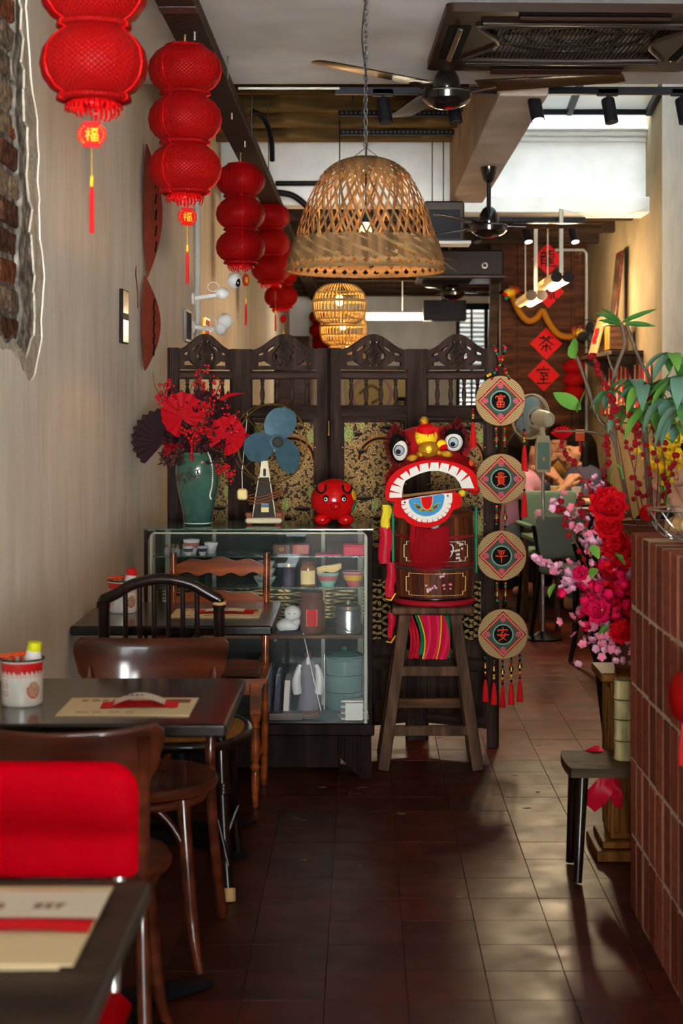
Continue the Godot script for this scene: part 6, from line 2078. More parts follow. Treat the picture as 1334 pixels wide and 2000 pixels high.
func medallion_string() -> void:
	mat("stitch_red", "e0431e", 0.7)
	var z = -6.60
	var t = thing("medallion_hanging", "hanging string of four round straw medallions with embroidered diamonds and red tassels", "wall hanging", Vector3(0.56, 0, z))
	var names = ["rich", "noble", "level", "peace"]
	var xs = [0.0, 0.002, 0.004, 0.01]
	var ys = [1.4437, 1.125, 0.811, 0.490]
	for i in 4:
		var c = Vector3(xs[i], ys[i], 0)
		var b = mb()
		b.x = Transform3D(Basis(Vector3.RIGHT, PI / 2), Vector3.ZERO)
		b.lathe([Vector2(0, -0.008), Vector2(0.098, -0.008), Vector2(0.102, -0.002), Vector2(0.101, 0.004), Vector2(0.09, 0.008), Vector2(0, 0.011)], 48)
		var d = part(t, "straw_disc", b, mat("straw"), c)
		part(d, "rim", mb().tube(ring(Vector3.ZERO, 0.1, 0.1, 48), 0.003, 6, false), mat("lamp_straw_pale"))
		b = mb()
		b.face(Vector3(-0.067, -0.067, 0), Vector3(0.067, -0.067, 0), Vector3(0.067, 0.067, 0), Vector3(-0.067, 0.067, 0))
		b.box(Vector3(0, 0, -0.002), Vector3(0.134, 0.134, 0.003), 0.001)
		part(d, "embroidered_diamond", b, mat("embroidery"), Vector3(0, 0, 0.0135), Vector3(0, 0, PI / 4))
		part(d, "character", letter(names[i], 0.058, 8.5, 0.002), mat("stitch_red"), Vector3(0, 0, 0.0137))
		if i < 3:
			for s in [-1, 1]:
				var p = c + Vector3(s * 0.017, -0.104, 0)
				part(t, "cord", mb().tube([p, p - Vector3(0, 0.115, 0)], 0.0012, 5), mat("ink"))
				beads(t, p + Vector3(0, -0.004, 0), "ogrBrgk" if i else "ogrBrgk")
	# beaded loop over the screen post
	for s in [-1, 1]:
		var pts = smooth([Vector3(s * 0.035, 1.535, 0.006), Vector3(s * 0.02, 1.565, 0.008), Vector3(0.002, 1.60, 0.012), Vector3(-s * 0.012, 1.63, 0.010), Vector3(-s * 0.022, 1.66, -0.02), Vector3(-s * 0.02, 1.672, -0.09)], 5)
		for k in pts.size():
			if k % 2 == 0:
				part(t, "bead", mb().ball(Vector3.ZERO, Vector3.ONE * 0.006, 10, 7), mat(["berry_red", "satin_green", "spoon_orange", "berry_red", "paint_black", "satin_green", "blossom_rose"][(k / 2 + (0 if s > 0 else 3)) % 7]), pts[k])
	part(t, "cord", mb().tube(smooth([Vector3(-0.03, 1.535, 0.006), Vector3(-0.06, 1.54, 0.004), Vector3(-0.068, 1.525, 0.002)], 4), 0.001, 5), mat("ink"))
	for k in 3:
		part(t, "bead", mb().ball(Vector3.ZERO, Vector3.ONE * 0.006, 10, 7), mat(["card_gold", "card_gold", "paint_black"][k]), Vector3(-0.043 - k * 0.009, 1.552 - k * 0.005, 0.006))
	# side tassels
	for q in [[-0.112, 1.42, 1.425], [0.098, 1.40, 1.33], [0.098, 1.10, 1.14]]:
		part(t, "cord", mb().tube([Vector3(q[0] * 0.88, q[1] + 0.03, 0), Vector3(q[0], q[2], 0), Vector3(q[0], q[2] - 0.07, 0)], 0.0009, 5), mat("thread_red"))
		var e = beads(t, Vector3(q[0], q[2], 0.0), "krryyk")
		tassel(t, e, 0.105)
	# five tassels at the bottom
	for k in 5:
		var x = -0.062 + k * 0.0355
		var y0 = 0.39 + 0.012 * absf(k - 2.0) - 0.006
		part(t, "cord", mb().tube([Vector3(x * 0.9, 0.41 + 0.03 * absf(k - 2.0) / 2.0, 0), Vector3(x, y0, 0), Vector3(x, y0 - 0.13, 0)], 0.0009, 5), mat("thread_red"))
		var e = beads(t, Vector3(x, y0, 0), "kgrBkyyk" if k % 2 else "kgkBkyrk")
		tassel(t, e, 0.09)


func overhead() -> void:
	big_pendant(Vector3(0.007, 1.862, -5.2))
	cage_lamp("round woven cane lamp, largest of three lit cane lamps in a row", Vector3(-0.138, 2.0, -9.3), 0.152)
	cage_lamp("middle lit cane lamp of three hanging in a row", Vector3(-0.137, 1.925, -10.8), 0.152)
	cage_lamp("farthest and lowest lit cane lamp of three in a row", Vector3(-0.137, 1.915, -14.2), 0.155)
	ceiling_fan("black ceiling fan under the front ceiling slab beside the air conditioner", Vector3(0.33, 2.65, -6.4), [105, 225, 343], 0.70, 0.022, 0.10)
	ceiling_fan("black ceiling fan hanging by a rod from the concrete beam", Vector3(0.672, 2.365, -8.65), [-4, 122, 242], 0.60, 0.0, 0.33)
	ceiling_fan("dark ceiling fan far back beneath the rear timber ceiling", Vector3(0.72, 2.3, -13.0), [10, 130, 250], 0.6, 0.0, 0.42)
	cassette()
	cable_tray()
	# ladder trays across the middle bay
	for q in [[222.0, 9.0, "closer to the ceiling fan"], [259.0, 9.6, "closer to the white bulkhead"]]:
		var y = EYE + (780.0 - q[0]) * q[1] / FOCAL
		var t = thing("cable_ladder", "black perforated cable tray across the timber ceiling, " + q[2], "cable tray", Vector3(0.2, y, -q[1]))
		part(t, "channel", mb().box(Vector3.ZERO, Vector3(0.68, 0.03, 0.05), 0.002), mat("black_metal"))
		var b = mb()
		for k in 26:
			b.box(Vector3(-0.32 + k * 0.0255, 0.0, 0.027), Vector3(0.012, 0.012, 0.004), 0.001)
		part(t, "rung", b, mat("steel_dark"), Vector3.ZERO, Vector3.ZERO, "stuff")
		for x in [-0.26, 0.27]:
			part(t, "hanger", mb().tube([Vector3(x, 0, 0), Vector3(x, 3.18 - y, 0)], 0.004, 6), mat("steel_dark"))
	# track with spotlights along the edge of the slab
	var t = thing("light_track", "long black lighting track under the edge of the front ceiling", "light track", Vector3(0.88, 2.735, -6.72))
	part(t, "rail", mb().box(Vector3.ZERO, Vector3(2.0, 0.03, 0.034), 0.003), mat("black_metal"))
	var spots = [[748, 0.06, false, "black track spotlight above the chain of the woven pendant"], [884, 0.05, false, "black track spotlight just behind the ceiling fan motor"], [1043, 0.04, true, "lit black track spotlight at the air well's beam"], [1187, 0.05, false, "unlit black track spotlight in front of the skylight"], [1331, 0.03, false, "black track spotlight at the far end by the right wall"]]
	spots[4][3] = "black track spotlight at the end of track by the side wall"
	for q in spots:
		spotlight(q[3], at(q[0], 172, 6.72), q[2], -0.36 if q[2] else -0.2, 0.075)
	part(self, "trim_3", mb().tube([Vector3(-0.52, 2.742, -6.70), Vector3(-0.1, 2.742, -6.70)], 0.006, 8), mat("conduit")).set_meta("kind", "structure")
	t = thing("light_track", "short black lighting track beneath the air well lintel", "light track", Vector3(1.02, 2.62, -10.5))
	part(t, "rail", mb().box(Vector3.ZERO, Vector3(0.85, 0.03, 0.034), 0.003), mat("black_metal"))
	for q in [[1027, true, "lit rear spotlight nearest the bamboo blind's middle"], [1118, true, "lit rear spotlight aimed at the side wall"], [928, false, "unlit rear spotlight beside the hanging fan"]]:
		spotlight(q[2], Vector3((q[0] - 710.0) * 10.5 / FOCAL, 2.61, -10.5), q[1], -0.42, 0.09)
	beam("rear_spot_light", Vector3(1.36, 2.46, -10.55), Vector3(1.86, 1.9, -11.3), "ffd9a0", 1.3, 30.0)
	beam("rear_spot_light_b", Vector3(1.06, 2.46, -10.55), Vector3(1.35, 1.0, -12.0), "ffe0b0", 1.2, 34.0)
	beam("track_spot_light", Vector3(0.725, 2.56, -6.73), Vector3(0.85, 0.9, -6.9), "fff0dc", 0.8, 25.0)
	# hanging tube lamps wrapped in split bamboo
	tube_lamp("half-bamboo tube lamp hanging lower over the rear tables", at(1048, 577, 10.9), 0.8)
	tube_lamp("half-bamboo tube lamp hanging higher over the rear tables", at(1098, 541, 10.2), 0.85)
	# bare fluorescent batten far back
	var p = at(786, 620, 16.5)
	t = thing("fluorescent_tube", "bright bare fluorescent tube hanging under the rear air conditioner", "lamp", p)
	part(t, "tube", mb().tube([Vector3(-0.37, 0, 0), Vector3(0.37, 0, 0)], 0.028, 12), mat("tube_glow"))
	part(t, "batten", mb().box(Vector3(0.1, 0.035, -0.02), Vector3(1.1, 0.03, 0.06), 0.004), mat("white_plastic"))
	part(t, "wire", mb().tube([Vector3(0, 0.04, -0.02), Vector3(0, 2.76 - p.y, -0.02)], 0.004, 6), mat("white_plastic"))
	for k in 3:
		glow("fluorescent_light", p + Vector3(-0.25 + k * 0.25, -0.06, 0.06), "ffe9c4", 0.6, 0.06)
	# small air units and boxes at the back
	var ac = thing("wall_air_unit", "grey boxed air unit hanging on wires behind the woven pendant", "air unit", at(866, 435, 10.1))
	part(ac, "case", mb().box(Vector3.ZERO, Vector3(0.25, 0.25, 0.2), 0.012), mat("ac_trim"))
	part(ac, "front_grille", mb().box(Vector3(0.0, -0.02, 0.103), Vector3(0.2, 0.18, 0.006), 0.003), mat("black_metal"))
	part(ac, "lower_lip", mb().box(Vector3(0.02, -0.135, 0.03), Vector3(0.29, 0.02, 0.22), 0.004), mat("white_plastic"))
	for x in [-0.07, 0.0]:
		part(ac, "wire", mb().tube([Vector3(x, 0.12, 0), Vector3(x, 0.55, 0)], 0.004, 6), mat("steel_dark"))
	ac = thing("ceiling_cassette", "long dark cassette air conditioner at the rear with a pale lower edge", "air conditioner", at(897, 525, 12.2))
	part(ac, "case", mb().box(Vector3(0, 0.02, 0), Vector3(0.62, 0.19, 0.6), 0.012), mat("ac_brown"))
	part(ac, "edge", mb().box(Vector3(0, -0.085, 0.05), Vector3(0.66, 0.028, 0.62), 0.01), mat("ac_trim"))
	part(ac, "vent", mb().box(Vector3(-0.1, -0.10, 0.1), Vector3(0.36, 0.012, 0.4), 0.004), mat("dark_void"))
	part(ac, "lamp_ring", mb().tube(ring(Vector3(0.17, 0.0, 0.305), 0.018, 0.018, 16), 0.005, 6), mat("white_plastic"))
	ac = thing("fuse_cabinet", "brown metal box with two square outlines over the fluorescent tube", "box", at(868, 607, 15.8))
	part(ac, "case", mb().box(Vector3.ZERO, Vector3(0.42, 0.2, 0.2), 0.008), mat("ac_brown"))
	for k in 2:
		part(ac, "square", mb().tube([Vector3(-0.15 + k * 0.1, -0.03, 0.101), Vector3(-0.07 + k * 0.1, -0.03, 0.101), Vector3(-0.07 + k * 0.1, 0.04, 0.101), Vector3(-0.15 + k * 0.1, 0.04, 0.101), Vector3(-0.15 + k * 0.1, -0.03, 0.101)], 0.003, 4), mat("ac_trim"))
	part(ac, "support", mb().box(Vector3(0, 0.20, -0.02), Vector3(0.05, 0.22, 0.05), 0.004), mat("black_metal"))
	# black pipes on the bulkhead and the side wall
	solo("black_pipe", "straight black pipe running across below the white bulkhead", "pipe", mb().tube([Vector3(-0.56, 0, 0), Vector3(-0.24, 0, 0)], 0.016, 10), mat("black_metal"), Vector3(0, 2.83, -10.3))
	solo("black_hose", "curved black hose looping out of the cable tray towards the bulkhead", "hose", mb().tube(smooth([Vector3(-0.55, 2.88, -8.0), Vector3(-0.50, 2.86, -8.1), Vector3(-0.47, 2.78, -8.2), Vector3(-0.47, 2.68, -8.3)], 6), 0.014, 10), mat("black_metal"))
	solo("black_hose", "black hose bending down beneath the straight pipe", "hose", mb().tube(smooth([Vector3(-0.56, 2.76, -10.2), Vector3(-0.45, 2.74, -10.2), Vector3(-0.36, 2.67, -10.2), Vector3(-0.33, 2.6, -10.2)], 6), 0.02, 10), mat("black_metal"))
	var w = mb()
	w.tube(smooth([Vector3(1.25, 2.66, -10.22), Vector3(1.42, 2.615, -10.22), Vector3(1.6, 2.605, -10.2), Vector3(1.78, 2.65, -10.1)], 8), 0.004, 6)
	solo("white_cable", "thin white cable sagging along the air well lintel", "cable", w, mat("white_plastic"))
	# unseen ceiling lamps, out of view, placed to light the front room softly
	for q in [[0.45, 0.2], [0.45, 2.2], [0.62, -2.6]]:
		var l = thing("unseen_ceiling_lamp", ["unseen twin tube ceiling lamp in the middle of the front room", "unseen twin tube ceiling lamp by the street opening", "unseen twin tube ceiling lamp over the front aisle"][int(q[0] > 0.5) * 2 + int(q[1] > 1.0)], "lamp", Vector3(q[0], 2.70, q[1]))
		part(l, "body", mb().box(Vector3(0, 0.03, 0), Vector3(0.14, 0.035, 1.24), 0.006), mat("white_plastic"))
		for s in [-1, 1]:
			part(l, "tube", mb().tube([Vector3(s * 0.04, 0, -0.58), Vector3(s * 0.04, 0, 0.58)], 0.014, 10), mat("tube_glow"))
		var a = AreaLight3D.new()
		a.name = "unseen_ceiling_lamp_light"
		a.area_size = Vector2(0.12, 1.16)
		a.light_color = Color("fff6ea")
		a.light_energy = UNSEEN_FRONT_LAMPS
		a.area_range = 30.0
		a.area_attenuation = 2.0
		a.shadow_enabled = true
		add_child(a, true)
		a.position = Vector3(q[0], 2.675, q[1])
		a.rotation.x = -PI / 2


const UNSEEN_FRONT_LAMPS := 0.2  # energy of the unseen ceiling lamps


func bell_profile() -> Array:
	return smooth([Vector2(0.256, 0.0), Vector2(0.243, 0.05), Vector2(0.226, 0.11), Vector2(0.205, 0.18), Vector2(0.18, 0.245), Vector2(0.145, 0.305), Vector2(0.10, 0.345), Vector2(0.05, 0.364), Vector2(0.01, 0.37)], 5)


func ribbon(b: MB, pts: Array, out: Array, w: float) -> void:
	# a flat strip along pts, lying in the surface whose outward normals are out
	var prev = []
	for i in pts.size():
		var d: Vector3 = (pts[mini(i + 1, pts.size() - 1)] - pts[maxi(i - 1, 0)]).normalized()
		var s: Vector3 = d.cross(out[i]).normalized() * w * 0.5
		var row = [b.put(pts[i] - s, out[i]), b.put(pts[i] + s, out[i])]
		if prev:
			b.quad(prev[0], prev[1], row[1], row[0])
		prev = row


func big_pendant(o: Vector3) -> void:
	var t = thing("woven_pendant", "large bell-shaped pendant lamp woven from split bamboo on a chain", "pendant lamp", o)
	var pr = bell_profile()
	var rng = RandomNumberGenerator.new()
	rng.seed = 15
	var on = func(a: float, f: float, lift: float) -> Array:
		var x = clampf(f, 0.0, 1.0) * (pr.size() - 1)
		var i = mini(int(x), pr.size() - 2)
		var p: Vector2 = pr[i].lerp(pr[i + 1], x - i)
		var d: Vector2 = (pr[i + 1] - pr[i]).normalized()
		var n = Vector3(d.y * cos(a), -d.x, d.y * sin(a))
		return [Vector3(p.x * cos(a), p.y, p.x * sin(a)) + n * lift, n]
	for fam in 2:
		for k in 44:
			var b = mb()
			var pts = []
			var out = []
			var a0 = TAU * k / 44.0 + rng.randf_range(-0.03, 0.03)
			for i in 15:
				var f = 0.18 + 0.80 * i / 14.0
				var q = on.call(a0 + (1 if fam else -1) * (1.0 + rng.randf_range(-0.01, 0.01)) * f * 1.15, f, 0.0015 * (1 if (i + k) % 2 else -1))
				pts.append(q[0])
				out.append(q[1])
			ribbon(b, pts, out, 0.0072)
			part(t, "slat", b, mat("lamp_straw" if (k + fam) % 3 else "lamp_straw_pale"))
	for k in 26:
		var b = mb()
		var pts = []
		var out = []
		for i in 10:
			var q = on.call(TAU * k / 26.0 + i * 0.16, 0.62 + 0.36 * i / 9.0, 0.003)
			pts.append(q[0])
			out.append(q[1])
		ribbon(b, pts, out, 0.012)
		part(t, "crown_slat", b, mat("lamp_straw"))
	# thick twisted band and the open zigzag rim
	for k in 70:
		var b = mb()
		var pts = []
		var out = []
		var a0 = TAU * k / 70.0
		var lo = rng.randf_range(0.055, 0.09)
		for i in 7:
			var q = on.call(a0 + i * 0.11, lo + (0.235 - lo) * i / 6.0, 0.004 + rng.randf_range(0, 0.002))
			pts.append(q[0])
			out.append(q[1])
		ribbon(b, pts, out, 0.013)
		part(t, "band_strip", b, mat("lamp_straw_pale" if k % 3 == 0 else "lamp_straw"))
	for fam in 2:
		var b = mb()
		for k in 44:
			var pts = []
			var out = []
			for i in 4:
				var q = on.call(TAU * k / 44.0 + (1 if fam else -1) * 0.05 * i, 0.10 * i / 3.0, 0.001 * fam)
				pts.append(q[0])
				out.append(q[1])
			ribbon(b, pts, out, 0.012)
		part(t, "rim_weave", b, mat("lamp_straw_pale"), Vector3.ZERO, Vector3.ZERO, "stuff")
	part(t, "rim", mb().tube(ring(Vector3(0, 0.002, 0), 0.256, 0.256, 60, Basis(Vector3.RIGHT, PI / 2)), 0.004, 6, false), mat("lamp_straw_pale"))
	part(t, "band_hoop", mb().tube(ring(Vector3(0, 0.095, 0), 0.232, 0.232, 60, Basis(Vector3.RIGHT, PI / 2)), 0.004, 6, false), mat("lamp_straw"))
	var st = mb()
	for k in 36:
		var a = rng.randf() * TAU
		var q = on.call(a, rng.randf_range(0.0, 0.12), 0.004)
		st.tube([q[0], q[0] + (q[1] + Vector3(rng.randfn() * 0.7, -0.8, rng.randfn() * 0.7)) * rng.randf_range(0.008, 0.03)], [0.0009, 0.0004], 3, false)
	st.tube([Vector3(0.245, 0.03, 0.05), Vector3(0.29, -0.005, 0.06)], [0.0014, 0.0006], 4, false)
	part(t, "loose_straw", st, mat("lamp_straw_pale"), Vector3.ZERO, Vector3.ZERO, "stuff")
	# bulb on its flex
	part(t, "flex", mb().tube([Vector3(0, 0.178, 0), Vector3(0.002, 0.42, 0)], 0.0028, 6), mat("black_metal"))
	part(t, "socket", mb().lathe([Vector2(0, 0.158), Vector2(0.014, 0.158), Vector2(0.016, 0.18), Vector2(0.008, 0.20), Vector2(0, 0.2)], 14), mat("black_metal"))
	part(t, "bulb", mb().lathe([Vector2(0, 0.10), Vector2(0.012, 0.103), Vector2(0.02, 0.118), Vector2(0.019, 0.135), Vector2(0.012, 0.155), Vector2(0.011, 0.16)], 18), mat("bulb"))
	glow("pendant_light", o + Vector3(0, 0.125, 0), "ffb860", 0.25, 0.02)
	for k in 3:
		var a = TAU * k / 3.0 + 0.5
		part(t, "top_wire", mb().tube([Vector3(cos(a) * 0.06, 0.355, sin(a) * 0.06), Vector3(0, 0.40, 0)], 0.0012, 5), mat("steel_dark"))
	for k in 27:
		var l = mb()
		var pts = []
		for i in 17:
			var a = TAU * i / 16.0
			pts.append(Vector3(cos(a) * 0.0062, sin(a) * 0.0125, 0))
		l.tube(pts, 0.0022, 6, false)
		part(t, "chain_link", l, mat("steel_dark"), Vector3(0.0, 0.41 + k * 0.0178, 0), Vector3(0, PI / 2 * (k % 2) + 0.4, 0))
	part(t, "loose_flex", mb().tube(smooth([Vector3(0.002, 0.42, 0), Vector3(-0.012, 0.5, 0.005), Vector3(0.004, 0.6, 0.006), Vector3(-0.012, 0.75, 0.006), Vector3(0.0, 0.888, 0)], 6), 0.0022, 6), mat("black_metal"))


func cage_lamp(label: String, o: Vector3, r: float) -> void:
	var t = thing("cane_lamp", label, "pendant lamp", o, 0.0, "lit cane lamps hanging in a row")
	var pr = smooth([Vector2(0.6, -0.78), Vector2(0.88, -0.6), Vector2(1.0, -0.2), Vector2(1.0, 0.12), Vector2(0.9, 0.45), Vector2(0.62, 0.72), Vector2(0.4, 0.78)], 4)
	for k in 40:
		var a = TAU * k / 40.0
		var p = []
		for q in pr:
			p.append(Vector3(q.x * r * cos(a), q.y * r * 0.95, q.x * r * sin(a)))
		part(t, "rib", mb().tube(p, 0.0042, 4, false), mat("lamp_cane"))
	for q in [[0.9, 0.45], [1.01, 0.14], [1.01, 0.09], [0.99, -0.3], [0.88, -0.6], [0.62, -0.78], [0.42, 0.78]]:
		part(t, "hoop", mb().tube(ring(Vector3(0, q[1] * r * 0.95, 0), q[0] * r, q[0] * r, 32, Basis(Vector3.RIGHT, PI / 2)), 0.005, 6, false), mat("lamp_cane"))
	part(t, "flex", mb().tube([Vector3(0, 0.05, 0), Vector3(0, (3.06 if o.z > -10.0 else 2.77) - o.y, 0)], 0.004, 6), mat("black_metal"))
	part(t, "bulb", mb().ball(Vector3(0, 0.02, 0), Vector3(0.024, 0.032, 0.024), 14, 9), mat("bulb_small"))
	glow("cane_lamp_light", o + Vector3(0, 0.02, 0), "ffc680", 0.2, 0.02)


func ceiling_fan(label: String, o: Vector3, angles: Array, r: float, rise: float, drop: float) -> void:
	var t = thing("ceiling_fan", label, "ceiling fan", o)
	var m = mat("black_gloss")
	part(t, "motor", mb().lathe([Vector2(0, -0.05), Vector2(0.04, -0.046), Vector2(0.075, -0.032), Vector2(0.096, -0.012), Vector2(0.099, 0.012), Vector2(0.092, 0.024), Vector2(0.05, 0.03)], 36), m)
	part(t, "motor_band", mb().tube(ring(Vector3(0, 0.016, 0), 0.097, 0.097, 36, Basis(Vector3.RIGHT, PI / 2)), 0.0035, 6, false), mat("steel_dark"))
	part(t, "badge", mb().ball(Vector3(0.01, -0.049, 0.02), Vector3(0.018, 0.003, 0.008), 12, 6), mat("paint_red"))
	part(t, "canopy", mb().lathe([Vector2(0.052, 0.026), Vector2(0.055, 0.045), Vector2(0.05, 0.075), Vector2(0.034, 0.105), Vector2(0.014, 0.12), Vector2(0, 0.122)], 30), m)
	if drop > 0.15:
		part(t, "rod", mb().tube([Vector3(0, 0.1, 0), Vector3(0, drop - 0.05, 0)], 0.012, 12), m)
		part(t, "ceiling_cup", mb().lathe([Vector2(0.014, drop - 0.085), Vector2(0.03, drop - 0.07), Vector2(0.044, drop - 0.02), Vector2(0.046, drop), Vector2(0.0, drop)], 24), m)
	for a in angles:
		var arm = Basis(Vector3.UP, deg_to_rad(a))
		var rows = []
		for i in 13:
			var f = i / 12.0
			var w = lerpf(0.075, 0.055, f) * (1.0 if f < 0.97 else 0.8) * 1.0
			var row = []
			for k in 5:
				var u = k / 2.0 - 1.0
				row.append(arm * Vector3(0.13 + (r - 0.13) * f, rise + 0.012 + 0.11 * u * w + 0.004 * (1 - u * u), u * w))
			rows.append(row)
		var b = mb()
		b.sheet(rows, o + Vector3(0, -99, 0))
		for row in rows:
			for k in 5:
				row[k] += Vector3(0, 0.004, 0)
		b.sheet(rows, Vector3(0, -99, 0))
		part(t, "blade", b, mat("blade_brown"))
		b = mb()
		b.bar(arm * Vector3(0.07, 0.012, 0), arm * Vector3(0.2, rise + 0.008, 0), 0.035, 0.006, 0.002, arm * Vector3.UP)
		part(t, "blade_arm", b, m)


func spotlight(label: String, p: Vector3, lit: bool, tilt: float, drop: float) -> void:
	var t = thing("track_spotlight", label, "spotlight", p, 0.0, "black track spotlights")
	part(t, "adapter", mb().box(Vector3(0, -0.018, 0), Vector3(0.09, 0.03, 0.034), 0.004), mat("black_metal"))
	part(t, "stem", mb().tube([Vector3(0, -0.03, 0), Vector3(0, -0.055, 0)], 0.007, 8), mat("black_metal"))
	var b = mb(Vector3(0.0, -0.05, 0), Vector3(tilt, 0, 0.14))
	b.lathe([Vector2(0.0, -0.098), Vector2(0.026, -0.098), Vector2(0.028, -0.1), Vector2(0.028, 0.0), Vector2(0.024, 0.006), Vector2(0, 0.006)], 22)
	part(t, "head", b, mat("black_metal"))
	b = mb(Vector3(0.0, -0.05, 0), Vector3(tilt, 0, 0.14))
	b.lathe([Vector2(0, -0.1015), Vector2(0.024, -0.1005), Vector2(0.024, -0.098)], 20)
	part(t, "lens", b, mat("spot_glow") if lit else mat("steel_dark"))


func tube_lamp(label: String, p: Vector3, l: float) -> void:
	var t = thing("bamboo_tube_lamp", label, "lamp", p, 0.0, "half-bamboo tube lamps over rear tables")
	for s in [-1, 1]:
		var b = mb(Vector3(s * 0.036, 0, 0))
		b.x = b.x * Transform3D(Basis(Vector3.RIGHT, PI / 2), Vector3.ZERO)
		b.lathe([Vector2(0.034, -l), Vector2(0.034, l * 0.0)], 20)
		part(t, "tube", b, mat("tube_glow") if s > 0 else mat("bamboo_glow"))
		part(t, "end_cap", mb(Vector3(s * 0.036, 0, 0.004), Vector3(PI / 2, 0, 0)).lathe([Vector2(0, -0.012), Vector2(0.036, -0.012), Vector2(0.036, 0.008), Vector2(0, 0.008)], 20), mat("ink"))
		part(t, "end_cap", mb(Vector3(s * 0.036, 0, -l - 0.004), Vector3(PI / 2, 0, 0)).lathe([Vector2(0, -0.012), Vector2(0.036, -0.012), Vector2(0.036, 0.008), Vector2(0, 0.008)], 20), mat("ink"))
	part(t, "rope", mb().tube([Vector3(0, 0.03, -0.05), Vector3(0, 2.66 - p.y, -0.05)], 0.014, 8), mat("conduit"))
	part(t, "rope", mb().tube([Vector3(0, 0.03, -l + 0.05), Vector3(0, 2.66 - p.y, -l + 0.05)], 0.005, 8), mat("conduit"))
	for k in 2:
		glow("tube_lamp_light", p + Vector3(0.05, -0.08, -l * (0.25 + 0.5 * k)), "ffe2b4", 0.75, 0.05)


func cassette() -> void:
	var t = thing("air_conditioner", "large brown ceiling cassette air conditioner with a wide wire grille", "air conditioner", Vector3(0.745, 2.735, -5.70), 0.03)
	var m = mat("ac_brown")
	var rim = rounded(poly([-0.49, -0.47, 0.49, -0.47, 0.49, 0.47, -0.49, 0.47]), 8)
	var flat = Transform3D(Basis(Vector3.RIGHT, Vector3.BACK, Vector3.DOWN), Vector3.ZERO)
	var sq = PackedVector2Array()
	for q in [[0.46, 0.44], [-0.46, 0.44], [-0.46, -0.44], [0.46, -0.44]]:
		for k in 6:
			var a = PI / 2 * (k / 5.0) + atan2(q[1], q[0]) - 0.78 - PI / 4 + 0.78
			sq.append(Vector2(q[0], q[1]) + Vector2(cos(snappedf(atan2(q[1], q[0]) - PI / 4, PI / 2) + k * PI / 10), sin(snappedf(atan2(q[1], q[0]) - PI / 4, PI / 2) + k * PI / 10)) * 0.03)
	# grille opening: wide at both ends, pinched sides
	var gr = PackedVector2Array()
	for q in smooth([Vector2(-0.33, 0.26), Vector2(0.0, 0.285), Vector2(0.33, 0.26), Vector2(0.355, 0.23), Vector2(0.27, 0.0), Vector2(0.355, -0.23), Vector2(0.33, -0.26), Vector2(0.0, -0.285), Vector2(-0.33, -0.26), Vector2(-0.355, -0.23), Vector2(-0.27, 0.0), Vector2(-0.355, 0.23)], 4, true):
		gr.append(q)
	var b = mb()
	b.x = flat
	b.prism(sq, 0.0, 0.03, 50.0, [gr])
	part(t, "panel", b, m)
	b = mb()
	b.x = flat
	b.prism(gr, -0.05, -0.04)
	part(t, "dark_inside", b, mat("dark_void"))
	var up = Basis(Vector3.RIGHT, PI / 2)
	part(t, "grille_frame", mb().tube(Array(gr).map(func(q): return Vector3(q.x, -0.03, q.y)) + [Vector3(gr[0].x, -0.03, gr[0].y)], 0.009, 8, false), mat("ac_trim"))
	for k in 44:
		var x = -0.335 + k * 0.0156
		var hh = 0.275 - 0.02 * absf(x) / 0.33
		if absf(x) > 0.27:
			part(t, "grille_bar", mb().bar(Vector3(x, -0.022, -hh), Vector3(x, -0.022, -0.23 + (0.355 - absf(x)) * 2.4), 0.004, 0.006, 0.001), mat("ink"))
			part(t, "grille_bar", mb().bar(Vector3(x, -0.022, 0.23 - (0.355 - absf(x)) * 2.4), Vector3(x, -0.022, hh), 0.004, 0.006, 0.001), mat("ink"))
		else:
			part(t, "grille_bar", mb().bar(Vector3(x, -0.022, -hh), Vector3(x, -0.022, hh), 0.004, 0.006, 0.001), mat("ink"))
	for r in [0.09, 0.17, 0.25]:
		part(t, "fan_ring", mb().tube(ring(Vector3(0, 0.0, 0), r, r, 48, up), 0.006, 6, false), mat("steel_dark"))
	for k in 2:
		part(t, "cross_bar", mb().bar(Vector3(-0.26, -0.012, -0.08 + 0.16 * k), Vector3(0.26, -0.012, -0.08 + 0.16 * k), 0.012, 0.01), mat("ac_trim"))
	for s in [-1, 1]:
		part(t, "side_vent", mb().box(Vector3(s * 0.425, -0.031, 0), Vector3(0.075, 0.006, 0.50), 0.003), mat("dark_void"))
		part(t, "vent_flap", mb().box(Vector3(s * 0.425, -0.036, 0), Vector3(0.02, 0.012, 0.49), 0.003, Basis(Vector3.BACK, s * 0.6)), mat("ac_trim"))
		part(t, "end_vent", mb().box(Vector3(0, -0.031, s * 0.425), Vector3(0.5, 0.006, 0.05), 0.003), mat("dark_void"))
		part(t, "vent_flap", mb().box(Vector3(0, -0.038, s * 0.43), Vector3(0.5, 0.012, 0.03), 0.003, Basis(Vector3.RIGHT, s * 0.5)), m)
		part(t, "end_trim", mb().box(Vector3(0, -0.034, s * 0.315), Vector3(0.72, 0.012, 0.022), 0.005), mat("ac_trim"))
	part(t, "indicator_lamp", mb().ball(Vector3(0.40, -0.034, -0.26), Vector3(0.004, 0.003, 0.004), 8, 5), mat("card_gold"))


